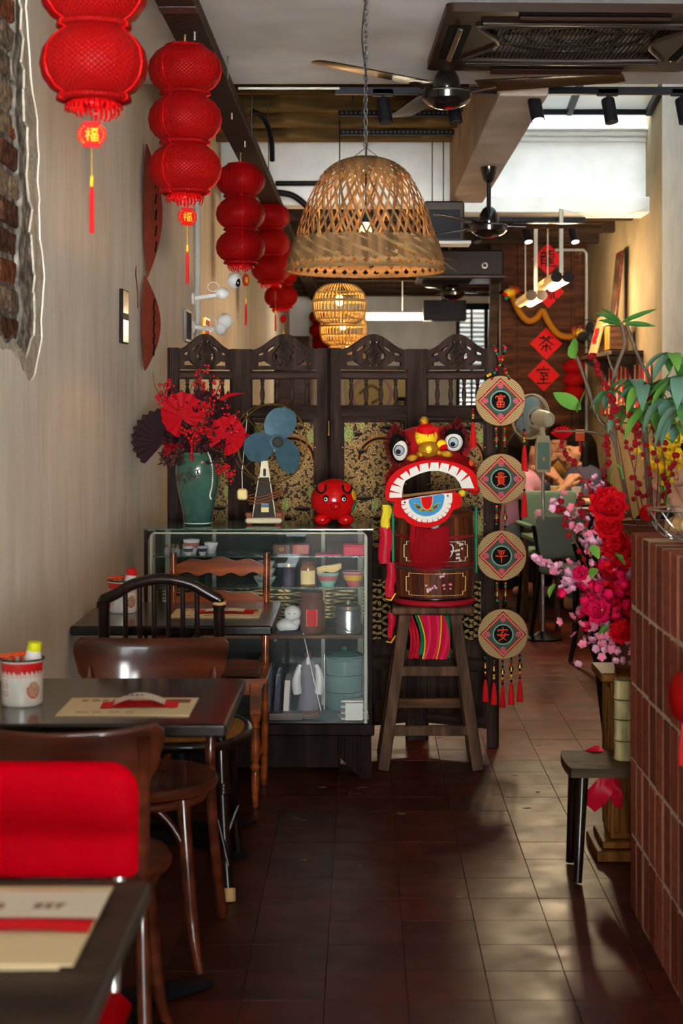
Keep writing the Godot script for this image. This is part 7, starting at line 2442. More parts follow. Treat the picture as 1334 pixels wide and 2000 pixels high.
func cable_tray() -> void:
	var t = thing("perforated_tray", "long brown perforated steel cable tray running back along the wall", "cable tray", Vector3(-0.575, 2.66, -12.5))
	for k in 4:
		var b = mb()
		b.box(Vector3(0, 0, 0), Vector3(0.115, 0.004, 5.19), 0.001)
		for s in [-1, 1]:
			b.box(Vector3(s * 0.057, 0.022, 0), Vector3(0.003, 0.045, 5.19), 0.001)
		part(t, "length", b, mat("tray_steel"), Vector3(0, 0, 10.1 - 5.2 * k))
		part(t, "joint_strap", mb().box(Vector3(0, -0.003, 0), Vector3(0.118, 0.003, 0.08), 0.001), mat("steel_dark"), Vector3(0, 0, 7.5 - 5.2 * k))
	for k in 5:
		for s in [-1, 1]:
			part(t, "hanger_rod", mb().tube([Vector3(s * 0.062, 0.0, 0), Vector3(s * 0.062, 0.09 if k < 2 else 0.48, 0)], 0.003, 6), mat("steel_dark"), Vector3(0, 0, 9.0 - k * 1.3))
	for k in 4:
		part(t, "bolt", mb().tube([Vector3(0, 0, 0), Vector3(0, -0.03, 0)], 0.004, 6), mat("steel"), Vector3(0.02, 0, 7.2 - k * 0.75))


func lanterns() -> void:
	# three bulging paper lobes, a fringe, a lucky tag and a tassel
	var t = thing("paper_lantern", "red honeycomb paper lantern string closest to the broken brick wall", "lantern", Vector3(-0.605, 2.746, -3.62), 0.0, "red honeycomb paper lantern strings hung from the cable tray")
	var lobe = []
	var pr = []
	for k in 3:
		var y0 = -0.62 + k * 0.163
		pr.append_array([Vector2(0.070, y0 - 0.010), Vector2(0.083, y0 - 0.006), Vector2(0.082, y0 + 0.003), Vector2(0.074, y0 + 0.007), Vector2(0.095, y0 + 0.020), Vector2(0.113, y0 + 0.044), Vector2(0.119, y0 + 0.074), Vector2(0.113, y0 + 0.106), Vector2(0.095, y0 + 0.132), Vector2(0.073, y0 + 0.148)])
	pr.append_array([Vector2(0.066, -0.148), Vector2(0.064, -0.136), Vector2(0.03, -0.130), Vector2(0.0, -0.128)])
	var b = mb()
	b.lathe(pr, 120, 0.02, 30)
	part(t, "paper_body", b, mat("lantern_paper"))
	# bright foil edge along two of the folds
	for s in [0.35, 2.5]:
		var pts = []
		for q in pr:
			pts.append(Vector3(q.x * 1.015 * cos(s), q.y, q.x * 1.015 * sin(s)))
		part(t, "foil_edge", mb().tube(pts, 0.0022, 5, false), mat("foil_red"))
	var rng = RandomNumberGenerator.new()
	rng.seed = 2
	b = mb()
	for k in 34:
		var a = TAU * k / 34.0
		var d = Vector3(cos(a), 0, sin(a))
		var s = Vector3(-d.z, 0, d.x) * 0.0055
		var l = rng.randf_range(0.018, 0.038)
		var rows = []
		for i in 4:
			var f = i / 3.0
			var c = d * (0.055 + 0.012 * sin(f * 3.0)) + Vector3(0, -0.628 - l * f, 0)
			rows.append([c - s * (1.0 - 0.4 * f), c + s * (1.0 - 0.4 * f)])
		b.sheet(rows)
	part(t, "fringe", b, mat("foil_red"), Vector3.ZERO, Vector3.ZERO, "stuff")
	part(t, "string", mb().tube(smooth([Vector3(0, -0.128, 0), Vector3(0.003, -0.06, 0), Vector3(-0.004, -0.03, 0.004), Vector3(0.003, 0.0, 0)], 4), 0.0035, 6), mat("dowel"))
	var tg = part(t, "lucky_tag", mb().prism(rounded(poly([-0.019, -0.029, 0.019, -0.029, 0.021, -0.022, 0.031, -0.012, 0.032, 0.0, 0.031, 0.012, 0.021, 0.022, 0.019, 0.029, -0.019, 0.029, -0.021, 0.022, -0.031, 0.012, -0.032, 0.0, -0.031, -0.012, -0.021, -0.022]), 2), -0.0012, 0.0012), mat("tag_red"), Vector3(0.0, -0.706, 0.03))
	part(tg, "character", letter("fu", 0.034, 9.0, 0.001), mat("card_gold"), Vector3(0.0, 0, 0.0012))
	var dots = mb()
	for s in [-1, 1]:
		for k in 7:
			var a = (k - 3) * 0.28
			dots.ball(Vector3(s * 0.0265 * cos(a), 0.024 * sin(a), 0.0013), Vector3(0.0014, 0.0014, 0.0005), 6, 4)
	part(tg, "gold_dots", dots, mat("card_gold"), Vector3.ZERO, Vector3.ZERO, "stuff")
	part(t, "tag_thread", mb().tube([Vector3(0, -0.64, 0.02), Vector3(0, -0.68, 0.03)], 0.001, 4), mat("thread_red"))
	part(t, "tassel_thread", mb().tube([Vector3(0, -0.735, 0.03), Vector3(0.0, -0.80, 0.03)], 0.001, 4), mat("card_gold"))
	part(t, "tassel_knot", mb().tube([Vector3(0, -0.80, 0.03), Vector3(0, -0.822, 0.03)], 0.0042, 8), mat("card_gold"))
	part(t, "tassel", mb().lathe([Vector2(0, -0.105), Vector2(0.0055, -0.104), Vector2(0.0055, -0.02), Vector2(0.0035, 0), Vector2(0, 0)], 10), mat("tassel_red"), Vector3(0, -0.822, 0.03))
	var more = [["red honeycomb paper lantern string in front of the perforated tray", 5.34, 2.758, -0.592], ["red honeycomb paper lantern string beside the white camera", 7.9, 2.74, -0.602], ["red honeycomb paper lantern string partly behind the one by the camera", 10.0, 2.80, -0.575], ["small far red lantern string hanging lowest of the row", 11.7, 2.74, -0.60], ["red lantern string farthest back, beside the cane lamps", 19.4, 2.66, -0.53]]
	for i in more.size():
		var q = more[i]
		dup(t, "paper_lantern", q[0], Vector3(q[3], q[2] + 0.0, -q[1]), 0.4 + i * 0.7)


func on_left_wall() -> void:
	# twisted red banner strips
	for q in [[6.76, 2.52, 1.96, "upper twisted red paper banner strip on the plaster wall"], [6.70, 1.965, 1.57, "lower twisted red paper banner strip on plaster wall above the vase"]]:
		var rows = []
		for i in 17:
			var f = i / 16.0
			var wv = 0.125 * pow(sin(PI * clampf(f * 0.94 + 0.03, 0, 1)), 0.7)
			var row = []
			for k in 5:
				var u = k / 4.0
				row.append(Vector3(WALL + 0.012 + 0.05 * sin(PI * f) * u * u, lerpf(q[1], q[2], f), -q[0] + (0.5 - u) * wv * 2.0))
			rows.append(row)
		var t = thing("paper_banner", q[3], "banner", Vector3.ZERO, 0.0)
		part(t, "paper", mb().sheet(rows), mat("banner_red"))
		var b = mb()
		for k in 5:
			var y = lerpf(q[1], q[2], 0.25 + k * 0.12)
			b.tube([Vector3(WALL + 0.05, y, -q[0] - 0.02), Vector3(WALL + 0.052, y - 0.045, -q[0] + 0.03)], 0.004, 5)
		part(t, "brush_mark", b, mat("ink"), Vector3.ZERO, Vector3.ZERO, "stuff")
	# slim framed mirror seen almost edge-on
	var t = thing("wall_plaque", "slim dark framed plaque flat on the plaster wall between brick patch and banner", "plaque", Vector3(WALL, 1.765, -6.15))
	part(t, "frame", mb().box(Vector3(0.007, 0, 0), Vector3(0.014, 0.205, 0.155), 0.002), mat("ink"))
	part(t, "picture", mb().box(Vector3(0.0135, 0.055, 0), Vector3(0.002, 0.085, 0.135), 0.0005), mat("jar_amber"))
	part(t, "bright_reflection", mb().box(Vector3(0.0135, -0.055, 0), Vector3(0.002, 0.085, 0.135), 0.0005), mat("aluminium"))  # pale lower half stands in for a reflection in the glass
	solo("wall_conduit", "pale vertical conduit pipe on the plaster wall behind the lantern", "pipe", mb().tube([Vector3(0, 1.2, 0), Vector3(0, 2.72, 0)], 0.016, 10), mat("conduit"), Vector3(WALL + 0.016, 0, -8.78))
	for q in [["white round security camera with dark lens on a ringed arm", 458, 548, 435, 573, 1], ["white round security camera on its short arm beneath the other camera", 440, 627, 430, 643, -1]]:
		var d = 8.6
		var c = at(q[1], q[2], d)
		var c2 = at(q[3], q[4], d)
		var cam = thing("security_camera", q[0], "camera")
		part(cam, "head", mb().ball(c, Vector3.ONE * 0.042, 18, 12), mat("white_plastic"))
		part(cam, "lens", mb().ball(c + Vector3(0.02, -0.012 * q[5], 0.028), Vector3(0.016, 0.024, 0.012), 14, 9), mat("black_gloss")) if q[5] > 0 else null
		part(cam, "base_globe", mb().ball(c2, Vector3(0.036, 0.032, 0.036), 18, 12), mat("white_plastic"))
		var p = []
		var r = []
		for k in 19:
			p.append(Vector3(lerpf(WALL, c2.x, k / 18.0), c2.y - 0.005 - 0.02 * q[5] * (1.0 - k / 18.0), -d - 0.06 * (1.0 - k / 18.0)))
			r.append(0.013 if k % 3 else 0.010)
		part(cam, "arm", mb().tube(p, r, 10), mat("white_plastic"))
		part(cam, "wall_plate", mb().tube([Vector3(WALL, p[0].y, p[0].z), Vector3(WALL + 0.012, p[0].y, p[0].z)], 0.03, 14), mat("white_plastic"))
		part(cam, "cable", mb().tube(ring(c2 + Vector3(-0.05, 0.035, 0), 0.03, 0.026, 16), 0.002, 5), mat("white_plastic"))
	for q in [[8.35, 1.83, 0.14, 0.11, "steel_dark", "dark framed picture on the wall behind the carved screen top"], [9.35, 1.85, 0.12, 0.13, "gold", "small gold framed red picture on wall beside the pale conduit"]]:
		var f = thing("framed_picture", q[5], "picture", Vector3(WALL, q[1], -q[0]))
		part(f, "frame", mb().box(Vector3(0.008, 0, 0), Vector3(0.016, q[2] * 1.2, q[3] * 2.4), 0.003), mat(q[4]))
		part(f, "picture", mb().box(Vector3(0.0165, 0, 0), Vector3(0.002, q[2] * 1.0, q[3] * 2.0), 0.0005), mat("cloth_print") if q[4] == "steel_dark" else mat("red_paper"))
	var b = mb()
	var rng = RandomNumberGenerator.new()
	rng.seed = 31
	solo("dry_root", "thin dry root growing down the plaster beside the red banner", "root", mb().tube(smooth([Vector3(0, 1.99, -6.52), Vector3(0.004, 1.95, -6.49), Vector3(0.002, 1.92, -6.53), Vector3(0.004, 1.88, -6.54), Vector3(0.002, 1.82, -6.56)], 6), 0.0025, 5), mat("twig"), Vector3(WALL, 0, 0))
	# tall dark cupboard against the wall, far back
	var cb = thing("tall_cupboard", "tall dark brown cupboard far back against the wall", "cupboard", Vector3(-0.72, 0, -17.0))
	part(cb, "body", mb().box(Vector3(0, 1.05, 0), Vector3(0.34, 2.1, 0.9), 0.01), mat("timber_dark"))
	for s in [-1, 1]:
		part(cb, "door", mb().box(Vector3(0.172, 1.05, s * 0.22), Vector3(0.012, 1.9, 0.4), 0.004), mat("bent_wood"))
	part(cb, "end_panel", mb().box(Vector3(0, 1.05, 0.452), Vector3(0.28, 1.9, 0.008), 0.003), mat("bent_wood"))


func counter() -> void:
	var t = thing("brick_counter", "chest-high counter faced with upright red bricks and pale mortar at the aisle's edge", "counter", Vector3(0.768, 0, -3.6))
	part(t, "core", mb().box(Vector3(0.0995, 0.535, 0), Vector3(0.206, 1.068, 1.996), 0.0), mat("mortar"))
	var rng = RandomNumberGenerator.new()
	rng.seed = 8
	for k in 12:
		for r in 5:
			var top = r == 4
			var b = mb()
			b.box(Vector3.ZERO, Vector3(0.22 if top else 0.06, 0.203 + rng.randf() * 0.004, 0.076 + rng.randf() * 0.008), 0.003)
			part(t, "brick", b, mat("face_brick%d" % rng.randi_range(0, 2)), Vector3((0.104 if top else 0.0242) + rng.randf_range(-0.002, 0.001), 0.1075 + r * 0.215 + rng.randf_range(-0.002, 0.002), -0.999 + 0.042 + k * 0.1), Vector3(rng.randf_range(-0.012, 0.012), rng.randf_range(-0.02, 0.02), 0))
	part(t, "worktop", mb().box(Vector3(0.62, 1.045, 0), Vector3(0.8, 0.04, 2.0), 0.004), mat("paint_white"))
	part(t, "inner_wall", mb().box(Vector3(0.25, 0.51, 0), Vector3(0.06, 1.02, 2.0), 0.0), mat("plaster_white"))
	# chrome wire bowl on the counter
	var bw = thing("wire_bowl", "chrome wire bowl of bread rolls on top of the brick counter", "bowl", Vector3(0.86, 1.079, -4.25))
	for k in 26:
		var a = TAU * k / 26.0
		var p = []
		for i in 8:
			var f = i / 7.0
			var r = 0.045 + 0.065 * pow(f, 0.7)
			var aa = a + 0.8 * f * (1 if k % 2 else -1)
			p.append(Vector3(cos(aa) * r, 0.006 + 0.075 * f * f, sin(aa) * r))
		part(bw, "wire", mb().tube(p, 0.0018, 5), mat("chrome"))
	for q in [[0.045, 0.004], [0.11, 0.081]]:
		part(bw, "ring", mb().tube(ring(Vector3(0, q[1], 0), q[0], q[0], 32, Basis(Vector3.RIGHT, PI / 2)), 0.003, 6, false), mat("chrome"))
	for k in 3:
		solo("bread_roll", "small brown bread roll in the chrome wire bowl, %s" % ["nearest the aisle", "in the middle", "farthest from the aisle"][k], "bread", mb().ball(Vector3(0, 0.03, 0), Vector3(0.03, 0.022, 0.028), 14, 9), mat(["dowel", "label_cream", "stool_wood_bare"][k]), Vector3(0.825 + k * 0.035, 1.088, -4.26 + 0.03 * (k % 2)))
	var od = thing("red_rosette", "round red paper ornament hanging on the brick counter's face", "ornament", Vector3(0.768, 0.765, -3.72))
	part(od, "paper", mb().ball(Vector3(-0.03, 0, 0), Vector3(0.035, 0.06, 0.06), 24, 12), mat("lantern_paper"))
	part(od, "cord", mb().tube([Vector3(-0.02, 0.055, 0), Vector3(-0.006, 0.13, 0)], 0.002, 5), mat("thread_red"))
	part(od, "tassel", mb().lathe([Vector2(0, -0.16), Vector2(0.012, -0.158), Vector2(0.006, -0.06), Vector2(0, -0.05)], 10), mat("tassel_red"), Vector3(-0.03, 0, 0))
	# low stool with a dished seat
	var s = thing("low_stool", "low wooden stool with dished seat and splayed legs beside the brick counter", "stool", Vector3(0.745, 0, -4.93))
	var seat = rounded(poly([-0.13, -0.10, -0.09, -0.125, 0.10, -0.125, 0.13, -0.10, 0.13, 0.10, 0.10, 0.125, -0.09, 0.125, -0.13, 0.10]), 3)
	var b = mb()
	b.x = Transform3D(Basis(Vector3.RIGHT, Vector3.FORWARD, Vector3.UP), Vector3.ZERO)
	b.prism(seat, 0.322, 0.350, 50.0)
	part(s, "seat", b, mat("low_stool_wood"))
	var rows = []
	for i in 9:
		var row = []
		for k in 25:
			var r = i / 8.0
			row.append(Vector3(cos(TAU * k / 24.0) * 0.115 * r, 0.3515 - 0.0008 - 0.0 + 0.004 * pow(r, 3) * (1.0 - r) * 4.0, sin(TAU * k / 24.0) * 0.105 * r))
		rows.append(row)
	part(s, "dished_top", mb().sheet(rows, Vector3(0, -9, 0)), mat("low_stool_wood"))
	for q in [[-0.085, 0.07, -0.105, 0.11], [-0.09, -0.07, -0.10, -0.11], [0.09, 0.0, 0.12, 0.02]]:
		part(s, "leg", mb().tube([Vector3(q[0], 0.33, q[1]), Vector3(q[2], 0.006, q[3])], [0.019, 0.013], 14), mat("rattan_black"))
	var bt = thing("bamboo_tube", "thick pale bamboo tube standing on the low wooden stool", "bamboo", Vector3(0.795, 0.3525, -4.92))
	for q in [[0.0, 0.06], [0.06, 0.125], [0.125, 0.185], [0.185, 0.245]]:
		part(bt, "segment", mb().lathe([Vector2(0.031, q[0]), Vector2(0.0335, q[0] + 0.004), Vector2(0.031, q[0] + 0.012), Vector2(0.030, q[1] - 0.012), Vector2(0.033, q[1] - 0.003), Vector2(0.031, q[1])], 26), mat("bamboo"))
		part(bt, "joint", mb().tube(ring(Vector3(0, q[1] - 0.001, 0), 0.032, 0.032, 28, Basis(Vector3.RIGHT, PI / 2)), 0.0016, 6, false), mat("bamboo_joint"))
	part(bt, "cut_top", mb().lathe([Vector2(0.031, 0.245), Vector2(0.026, 0.246), Vector2(0.025, 0.20), Vector2(0, 0.2)], 26), mat("dowel"))
	# square wooden plant stand
	var c = thing("plant_stand", "square fluted wooden plant stand behind the low stool", "plant stand", Vector3(0.855, 0, -5.17))
	part(c, "foot_plate", mb().box(Vector3(0, 0.018, 0), Vector3(0.25, 0.036, 0.25), 0.005), mat("pillar_wood"))
	part(c, "foot_step", mb().box(Vector3(0, 0.048, 0), Vector3(0.21, 0.024, 0.21), 0.006), mat("pillar_wood"))
	part(c, "shaft", mb().box(Vector3(0, 0.31, 0), Vector3(0.15, 0.5, 0.15), 0.004), mat("pillar_wood"))
	for k in 4:
		for z in [-1, 1]:
			part(c, "flute", mb().box(Vector3(-0.055 + k * 0.037, 0.31, z * 0.077), Vector3(0.016, 0.46, 0.008), 0.003), mat("pillar_wood"))
			part(c, "flute", mb().box(Vector3(z * 0.077, 0.31, -0.055 + k * 0.037), Vector3(0.008, 0.46, 0.016), 0.003), mat("pillar_wood"))
	part(c, "top_plate", mb().box(Vector3(0, 0.575, 0), Vector3(0.22, 0.03, 0.22), 0.006), mat("pillar_wood"))
	var rb = thing("red_bow", "red ribbon bow tied round the wooden plant stand", "ribbon", Vector3(0.785, 0.285, -5.065))
	rb.scale = Vector3.ONE * 1.35
	for q in [[-0.045, 0.035, 1], [0.045, 0.03, 1], [-0.045, -0.075, 0], [-0.005, -0.07, 0], [0.05, 0.045, 1]]:
		var rr = []
		for i in 8:
			var f = i / 7.0
			var w = 0.012 + 0.018 * sin(PI * f * (0.95 if q[2] else 0.6))
			var ce = Vector3(q[0] * f * 1.5, q[1] * f + (0.012 * sin(PI * f) if q[2] else 0.0), 0.012 + 0.012 * sin(PI * f))
			rr.append([ce + Vector3(0, w, 0.006 * sin(f * 9.0)) * Vector3(0.6, 1, 1), ce, ce - Vector3(-w * 0.8, w * 0.7, 0.006 * cos(f * 7.0))])
		part(rb, "loop" if q[2] else "tail", mb().sheet(rr), mat("satin_red"))
	part(rb, "knot", mb().ball(Vector3(0, 0, 0.014), Vector3(0.014, 0.013, 0.011), 12, 8), mat("satin_red"))
	part(rb, "band", mb().tube([Vector3(-0.03, -0.002, 0.0), Vector3(0.11, 0.012, 0.0)], 0.012, 8, true, 0.3), mat("satin_red"))


func petal(b: MB, tr: Transform3D, l: float, w: float, cup: float) -> void:
	var rows = []
	for i in 5:
		var f = i / 4.0
		var ww = w * pow(sin(PI * (0.08 + 0.86 * f * f)), 0.8)
		rows.append([tr * Vector3(-ww, cup * l * f * f + 0.12 * w, l * f), tr * Vector3(0, cup * l * f * f * 0.8, l * f * 1.04), tr * Vector3(ww, cup * l * f * f + 0.12 * w, l * f)])
	b.sheet(rows)


func blossom(r: float, petals: int, cup: float, layers := 1) -> MB:
	var b = mb()
	for k in layers:
		for i in petals:
			var a = TAU * i / petals + k * 0.6
			petal(b, Transform3D(Basis(Vector3.UP, a), Vector3(0, 0.12 * r * k, 0)), r * (1.0 - 0.17 * k), r * 0.43, cup * 0.8 + 0.32 * k)
	return b


func branch_of(called: String, label: String, cat: String, group: String, root: Vector3, tip: Vector3, n: int, kinds: Array, spread: float, meshes: Dictionary, rng: RandomNumberGenerator, from := 0.25, stem := "twig") -> void:
	var t = thing(called, label, cat, root, 0.0, group)
	var d = tip - root
	var p = smooth([Vector3.ZERO, d * 0.35 + Vector3(0, 0.03, 0), d * 0.7 + Vector3(0, 0.03, 0), d], 6)
	part(t, "stem", mb().tube(p, [0.004, 0.004, 0.004, 0.004, 0.0036, 0.0036, 0.0034, 0.0032, 0.003, 0.003, 0.0028, 0.0026, 0.0024, 0.0022, 0.002, 0.0018, 0.0016, 0.0014, 0.0012], 6), mat(stem))
	for i in n:
		var f = from + (1.0 - from) * i / maxf(n - 1, 1)
		var q: Vector3 = p[int(f * (p.size() - 1))]
		var o = Vector3(rng.randfn(), rng.randfn() * 0.8, rng.randfn() * 0.8) * spread
		var k = kinds[rng.randi_range(0, kinds.size() - 1)]
		part(t, "blossom", meshes[k][0], meshes[k][1], q + o, Vector3(rng.randf_range(0.3, 1.7), rng.randf_range(-1.2, 1.2), rng.randf_range(-0.5, 0.5)))


func flowers() -> void:
	var rng = RandomNumberGenerator.new()
	rng.seed = 21
	mat("leaf_fresh", "5a8a38", 0.4, 0.0, {"back": "3c5a14"})
	var ms = {"pink": [blossom(0.0145, 5, 0.35).mesh(), mat("blossom_pink")], "pale": [blossom(0.0135, 5, 0.4, 2).mesh(), mat("blossom_pale")], "rose": [blossom(0.017, 5, 0.45, 2).mesh(), mat("blossom_rose")], "red": [blossom(0.02, 6, 0.4, 3).mesh(), mat("peony_red")], "gold": [blossom(0.013, 5, 0.3).mesh(), mat("blossom_yellow")]}
	var v = thing("flower_vase", "dark vase hidden under blossoms on the wooden plant stand", "vase", Vector3(0.855, 0.592, -5.17))
	part(v, "body", mb().lathe([Vector2(0, 0), Vector2(0.05, 0), Vector2(0.065, 0.05), Vector2(0.06, 0.12), Vector2(0.042, 0.16), Vector2(0.05, 0.18), Vector2(0.04, 0.17), Vector2(0, 0.1)], 28), mat("jar_brown"))
	var root = Vector3(0.845, 0.755, -5.16)
	var spec = [[1040, 1096, 5.0, 12, ["pink", "pale"], 0.012, "longest one, reaching over towards the medallions", 0.3], [1100, 1125, 4.97, 26, ["pale", "pink"], 0.024, "with the densest pale cluster", 0.45], [1085, 975, 5.02, 10, ["pink", "pale"], 0.014, "thin and upright before the mint chair", 0.5], [1155, 945, 5.05, 14, ["pink", "pale"], 0.016, "tallest, beside the big red peony", 0.45], [1140, 1040, 5.0, 14, ["pale", "pink"], 0.024, "crossing under the big red peony", 0.4], [1185, 1130, 4.95, 26, ["rose", "red"], 0.038, "mostly deep rose, filling the middle", 0.1], [1150, 1165, 4.93, 24, ["rose", "pink", "rose"], 0.034, "rose and pink, low at the middle", 0.2], [1120, 1215, 4.96, 18, ["pink", "rose"], 0.022, "drooping towards the tiled floor", 0.3], [1215, 1075, 4.98, 16, ["pale", "pink", "red"], 0.03, "against the corner of the brick counter", 0.3], [1165, 1268, 4.92, 20, ["pale", "pale", "pink"], 0.03, "hanging over the plant stand's edge", 0.2], [1195, 1290, 4.92, 16, ["pale", "pink"], 0.026, "lowest, right above the bamboo tube", 0.3], [1212, 1200, 4.94, 18, ["rose", "red"], 0.03, "deep rose, next to the brick corner", 0.2]]
	for q in spec:
		branch_of("peach_branch", "branch of pink paper blossoms, " + q[6], "branch", "blossom branches on the plant stand", root, at(q[0], q[1], q[2]), int(q[3] * 2.4), q[4], q[5] * 1.15, ms, rng, q[7])
	for q in [[1187, 990, 4.93, 0.062, "largest bright red peony, above the pink blossoms"], [1190, 1030, 4.95, 0.045, "red peony just under the largest one"], [1207, 1068, 4.98, 0.05, "red peony behind pale blossoms at brick corner"], [1136, 1121, 4.90, 0.026, "small open rose-red flower on the pale cluster"], [1172, 1195, 4.88, 0.04, "deep rose flower low in the bouquet"], [1215, 1235, 4.9, 0.04, "deep red flower beside the brick edge"], [1266, 1003, 5.2, 0.028, "small red carnation standing on the counter's far side"]]:
		var t = thing("red_peony", q[4], "flower", at(q[0], q[1], q[2]), 0.0, "red paper flowers")
		var b = mb()
		for k in 6:
			for i in 9:
				petal(b, Transform3D(Basis.from_euler(Vector3(-0.25 * k, TAU * i / 9.0 + k * 0.5, 0)), Vector3(0, 0.09 * q[3] * k, 0)), q[3] * (1.0 - 0.11 * k), q[3] * 0.36, 0.35 + 0.22 * k + rng.randf_range(-0.15, 0.15))
		part(t, "petals", b, mat("blossom_rose" if q[4].begins_with("deep rose") or q[4].begins_with("small open") else "peony_red"), Vector3.ZERO, Vector3(1.2, rng.randf_range(-0.4, 0.3), 0.2))
		b = mb()
		for i in 12:
			b.ball(Vector3(rng.randfn(), rng.randfn(), 0) * q[3] * 0.09 + Vector3(-0.1 * q[3], 0.2 * q[3], 0.55 * q[3]), Vector3.ONE * 0.0028, 6, 4)
		part(t, "stamens", b, mat("stamen"), Vector3.ZERO, Vector3.ZERO, "stuff")
		part(t, "stem", mb().tube([Vector3(0, -0.01, -0.01), (root - t.position) * 0.5 + Vector3(0, 0, -0.03), root - t.position + Vector3(0, 0.02, 0)], 0.003, 6), mat("twig")) if q[2] < 5.1 else null
	for q in [[1176, 1010], [1155, 1065], [1200, 1080], [1143, 1178], [1085, 1140], [1190, 1222], [1165, 1110], [1212, 1030]]:
		var t = thing("small_leaf", "small fresh green leaf among the pink blossoms, %s" % ["beside the largest peony", "near the thin upright branch", "under the pale brick-corner blossoms", "by the rose and pink branch", "at the pale cluster's edge", "near the deep red flower", "behind the deep rose branch", "at the brick corner's top"][[1176, 1155, 1200, 1143, 1085, 1190, 1165, 1212].find(q[0])], "leaf", at(q[0], q[1], 4.94))
		part(t, "blade", big_leaf(0.05, 0.016, 0.3), mat("leaf_fresh"), Vector3.ZERO, Vector3(0.6, rng.randf() * TAU, 0.3))
	# velvet berry stems, standing in a floor vase behind the counter
	var fv = thing("floor_vase", "tall dark floor vase behind the brick counter's end", "vase", Vector3(0.97, 0, -5.5))
	part(fv, "body", mb().lathe([Vector2(0, 0), Vector2(0.1, 0), Vector2(0.13, 0.3), Vector2(0.11, 0.7), Vector2(0.085, 0.9), Vector2(0.1, 0.94), Vector2(0.08, 0.93), Vector2(0, 0.6)], 28), mat("jar_brown"))
	var berries = [[[1156, 692], [1172, 730], [1186, 760], [1202, 830], [1232, 1000], 22, "tallest one, leaning towards the blind"], [[1263, 766], [1270, 800], [1276, 850], [1285, 920], [1280, 1010], 16, "upright before the leafy plant"], [[1196, 775], [1208, 812], [1228, 880], [1246, 950], [1262, 1020], 20, "under the grey-green leaves"], [[1182, 858], [1185, 890], [1182, 930], [1210, 980], [1250, 1030], 18, "clustered before the woman's hair"], [[1281, 832], [1292, 870], [1300, 930], [1300, 980], [1285, 1020], 18, "in front of the yellow orchids"], [[1228, 800], [1250, 850], [1262, 900], [1270, 960], [1268, 1020], 18, "crossing the middle of the berries"], [[1240, 830], [1244, 880], [1240, 930], [1245, 980], [1255, 1030], 14, "short, nearest the brick corner"], [[1318, 890], [1308, 930], [1300, 970], [1290, 1000], [1280, 1030], 12, "short, by the chrome wire bowl"], [[1094, 868], [1130, 920], [1160, 965], [1195, 1010], [1230, 1060], 10, "low, reaching across the rear table"], [[1093, 985], [1112, 1035], [1135, 1080], [1160, 1140], [1200, 1200], 12, "crossing the grey chair back"], [[1128, 968], [1140, 1010], [1150, 1060], [1165, 1130], [1195, 1200], 10, "thin, through the pink blossoms"]]
	for q in berries:
		var d0 = 5.42 if q[5] > 12 else (5.3 if q[6].begins_with("short") else 5.0)
		var t = thing("velvet_berry_stem", "stem of dark red velvet berries, " + q[6], "branch", Vector3.ZERO, 0.0, "dark red velvet berry stems")
		var pts = []
		for i in 5:
			pts.append(at(q[i][0], q[i][1], d0))
		pts = smooth(pts, 6)
		part(t, "stem", mb().tube(pts, 0.0022, 5), mat("twig"))
		var be = mb()
		for i in q[5]:
			var c: Vector3 = pts[int(rng.randf_range(0.0, 0.85) * (pts.size() - 1))] if i > 5 else pts[i]
			be.ball(c + Vector3(rng.randf_range(-1, 1), rng.randf_range(-1, 1), rng.randf_range(-1, 1)) * 0.011, Vector3.ONE * rng.randf_range(0.0075, 0.0105), 9, 6)
		part(t, "berries", be, mat("berry_velvet"), Vector3.ZERO, Vector3.ZERO, "stuff")


func big_leaf(l: float, w: float, droop: float) -> MB:
	var rows = []
	for i in 10:
		var f = i / 9.0
		var ww = w * pow(sin(PI * pow(f, 0.8) * 0.985 + 0.02), 0.8)
		var row = []
		for k in 5:
			var u = k / 2.0 - 1.0
			row.append(Vector3(u * ww, -droop * l * f * f + 0.25 * ww * absf(u) + 0.05 * ww * sin(f * 22.0) * absf(u), l * f))
		rows.append(row)
	var b = mb()
	b.sheet(rows, Vector3(0, -9, 0))
	return b


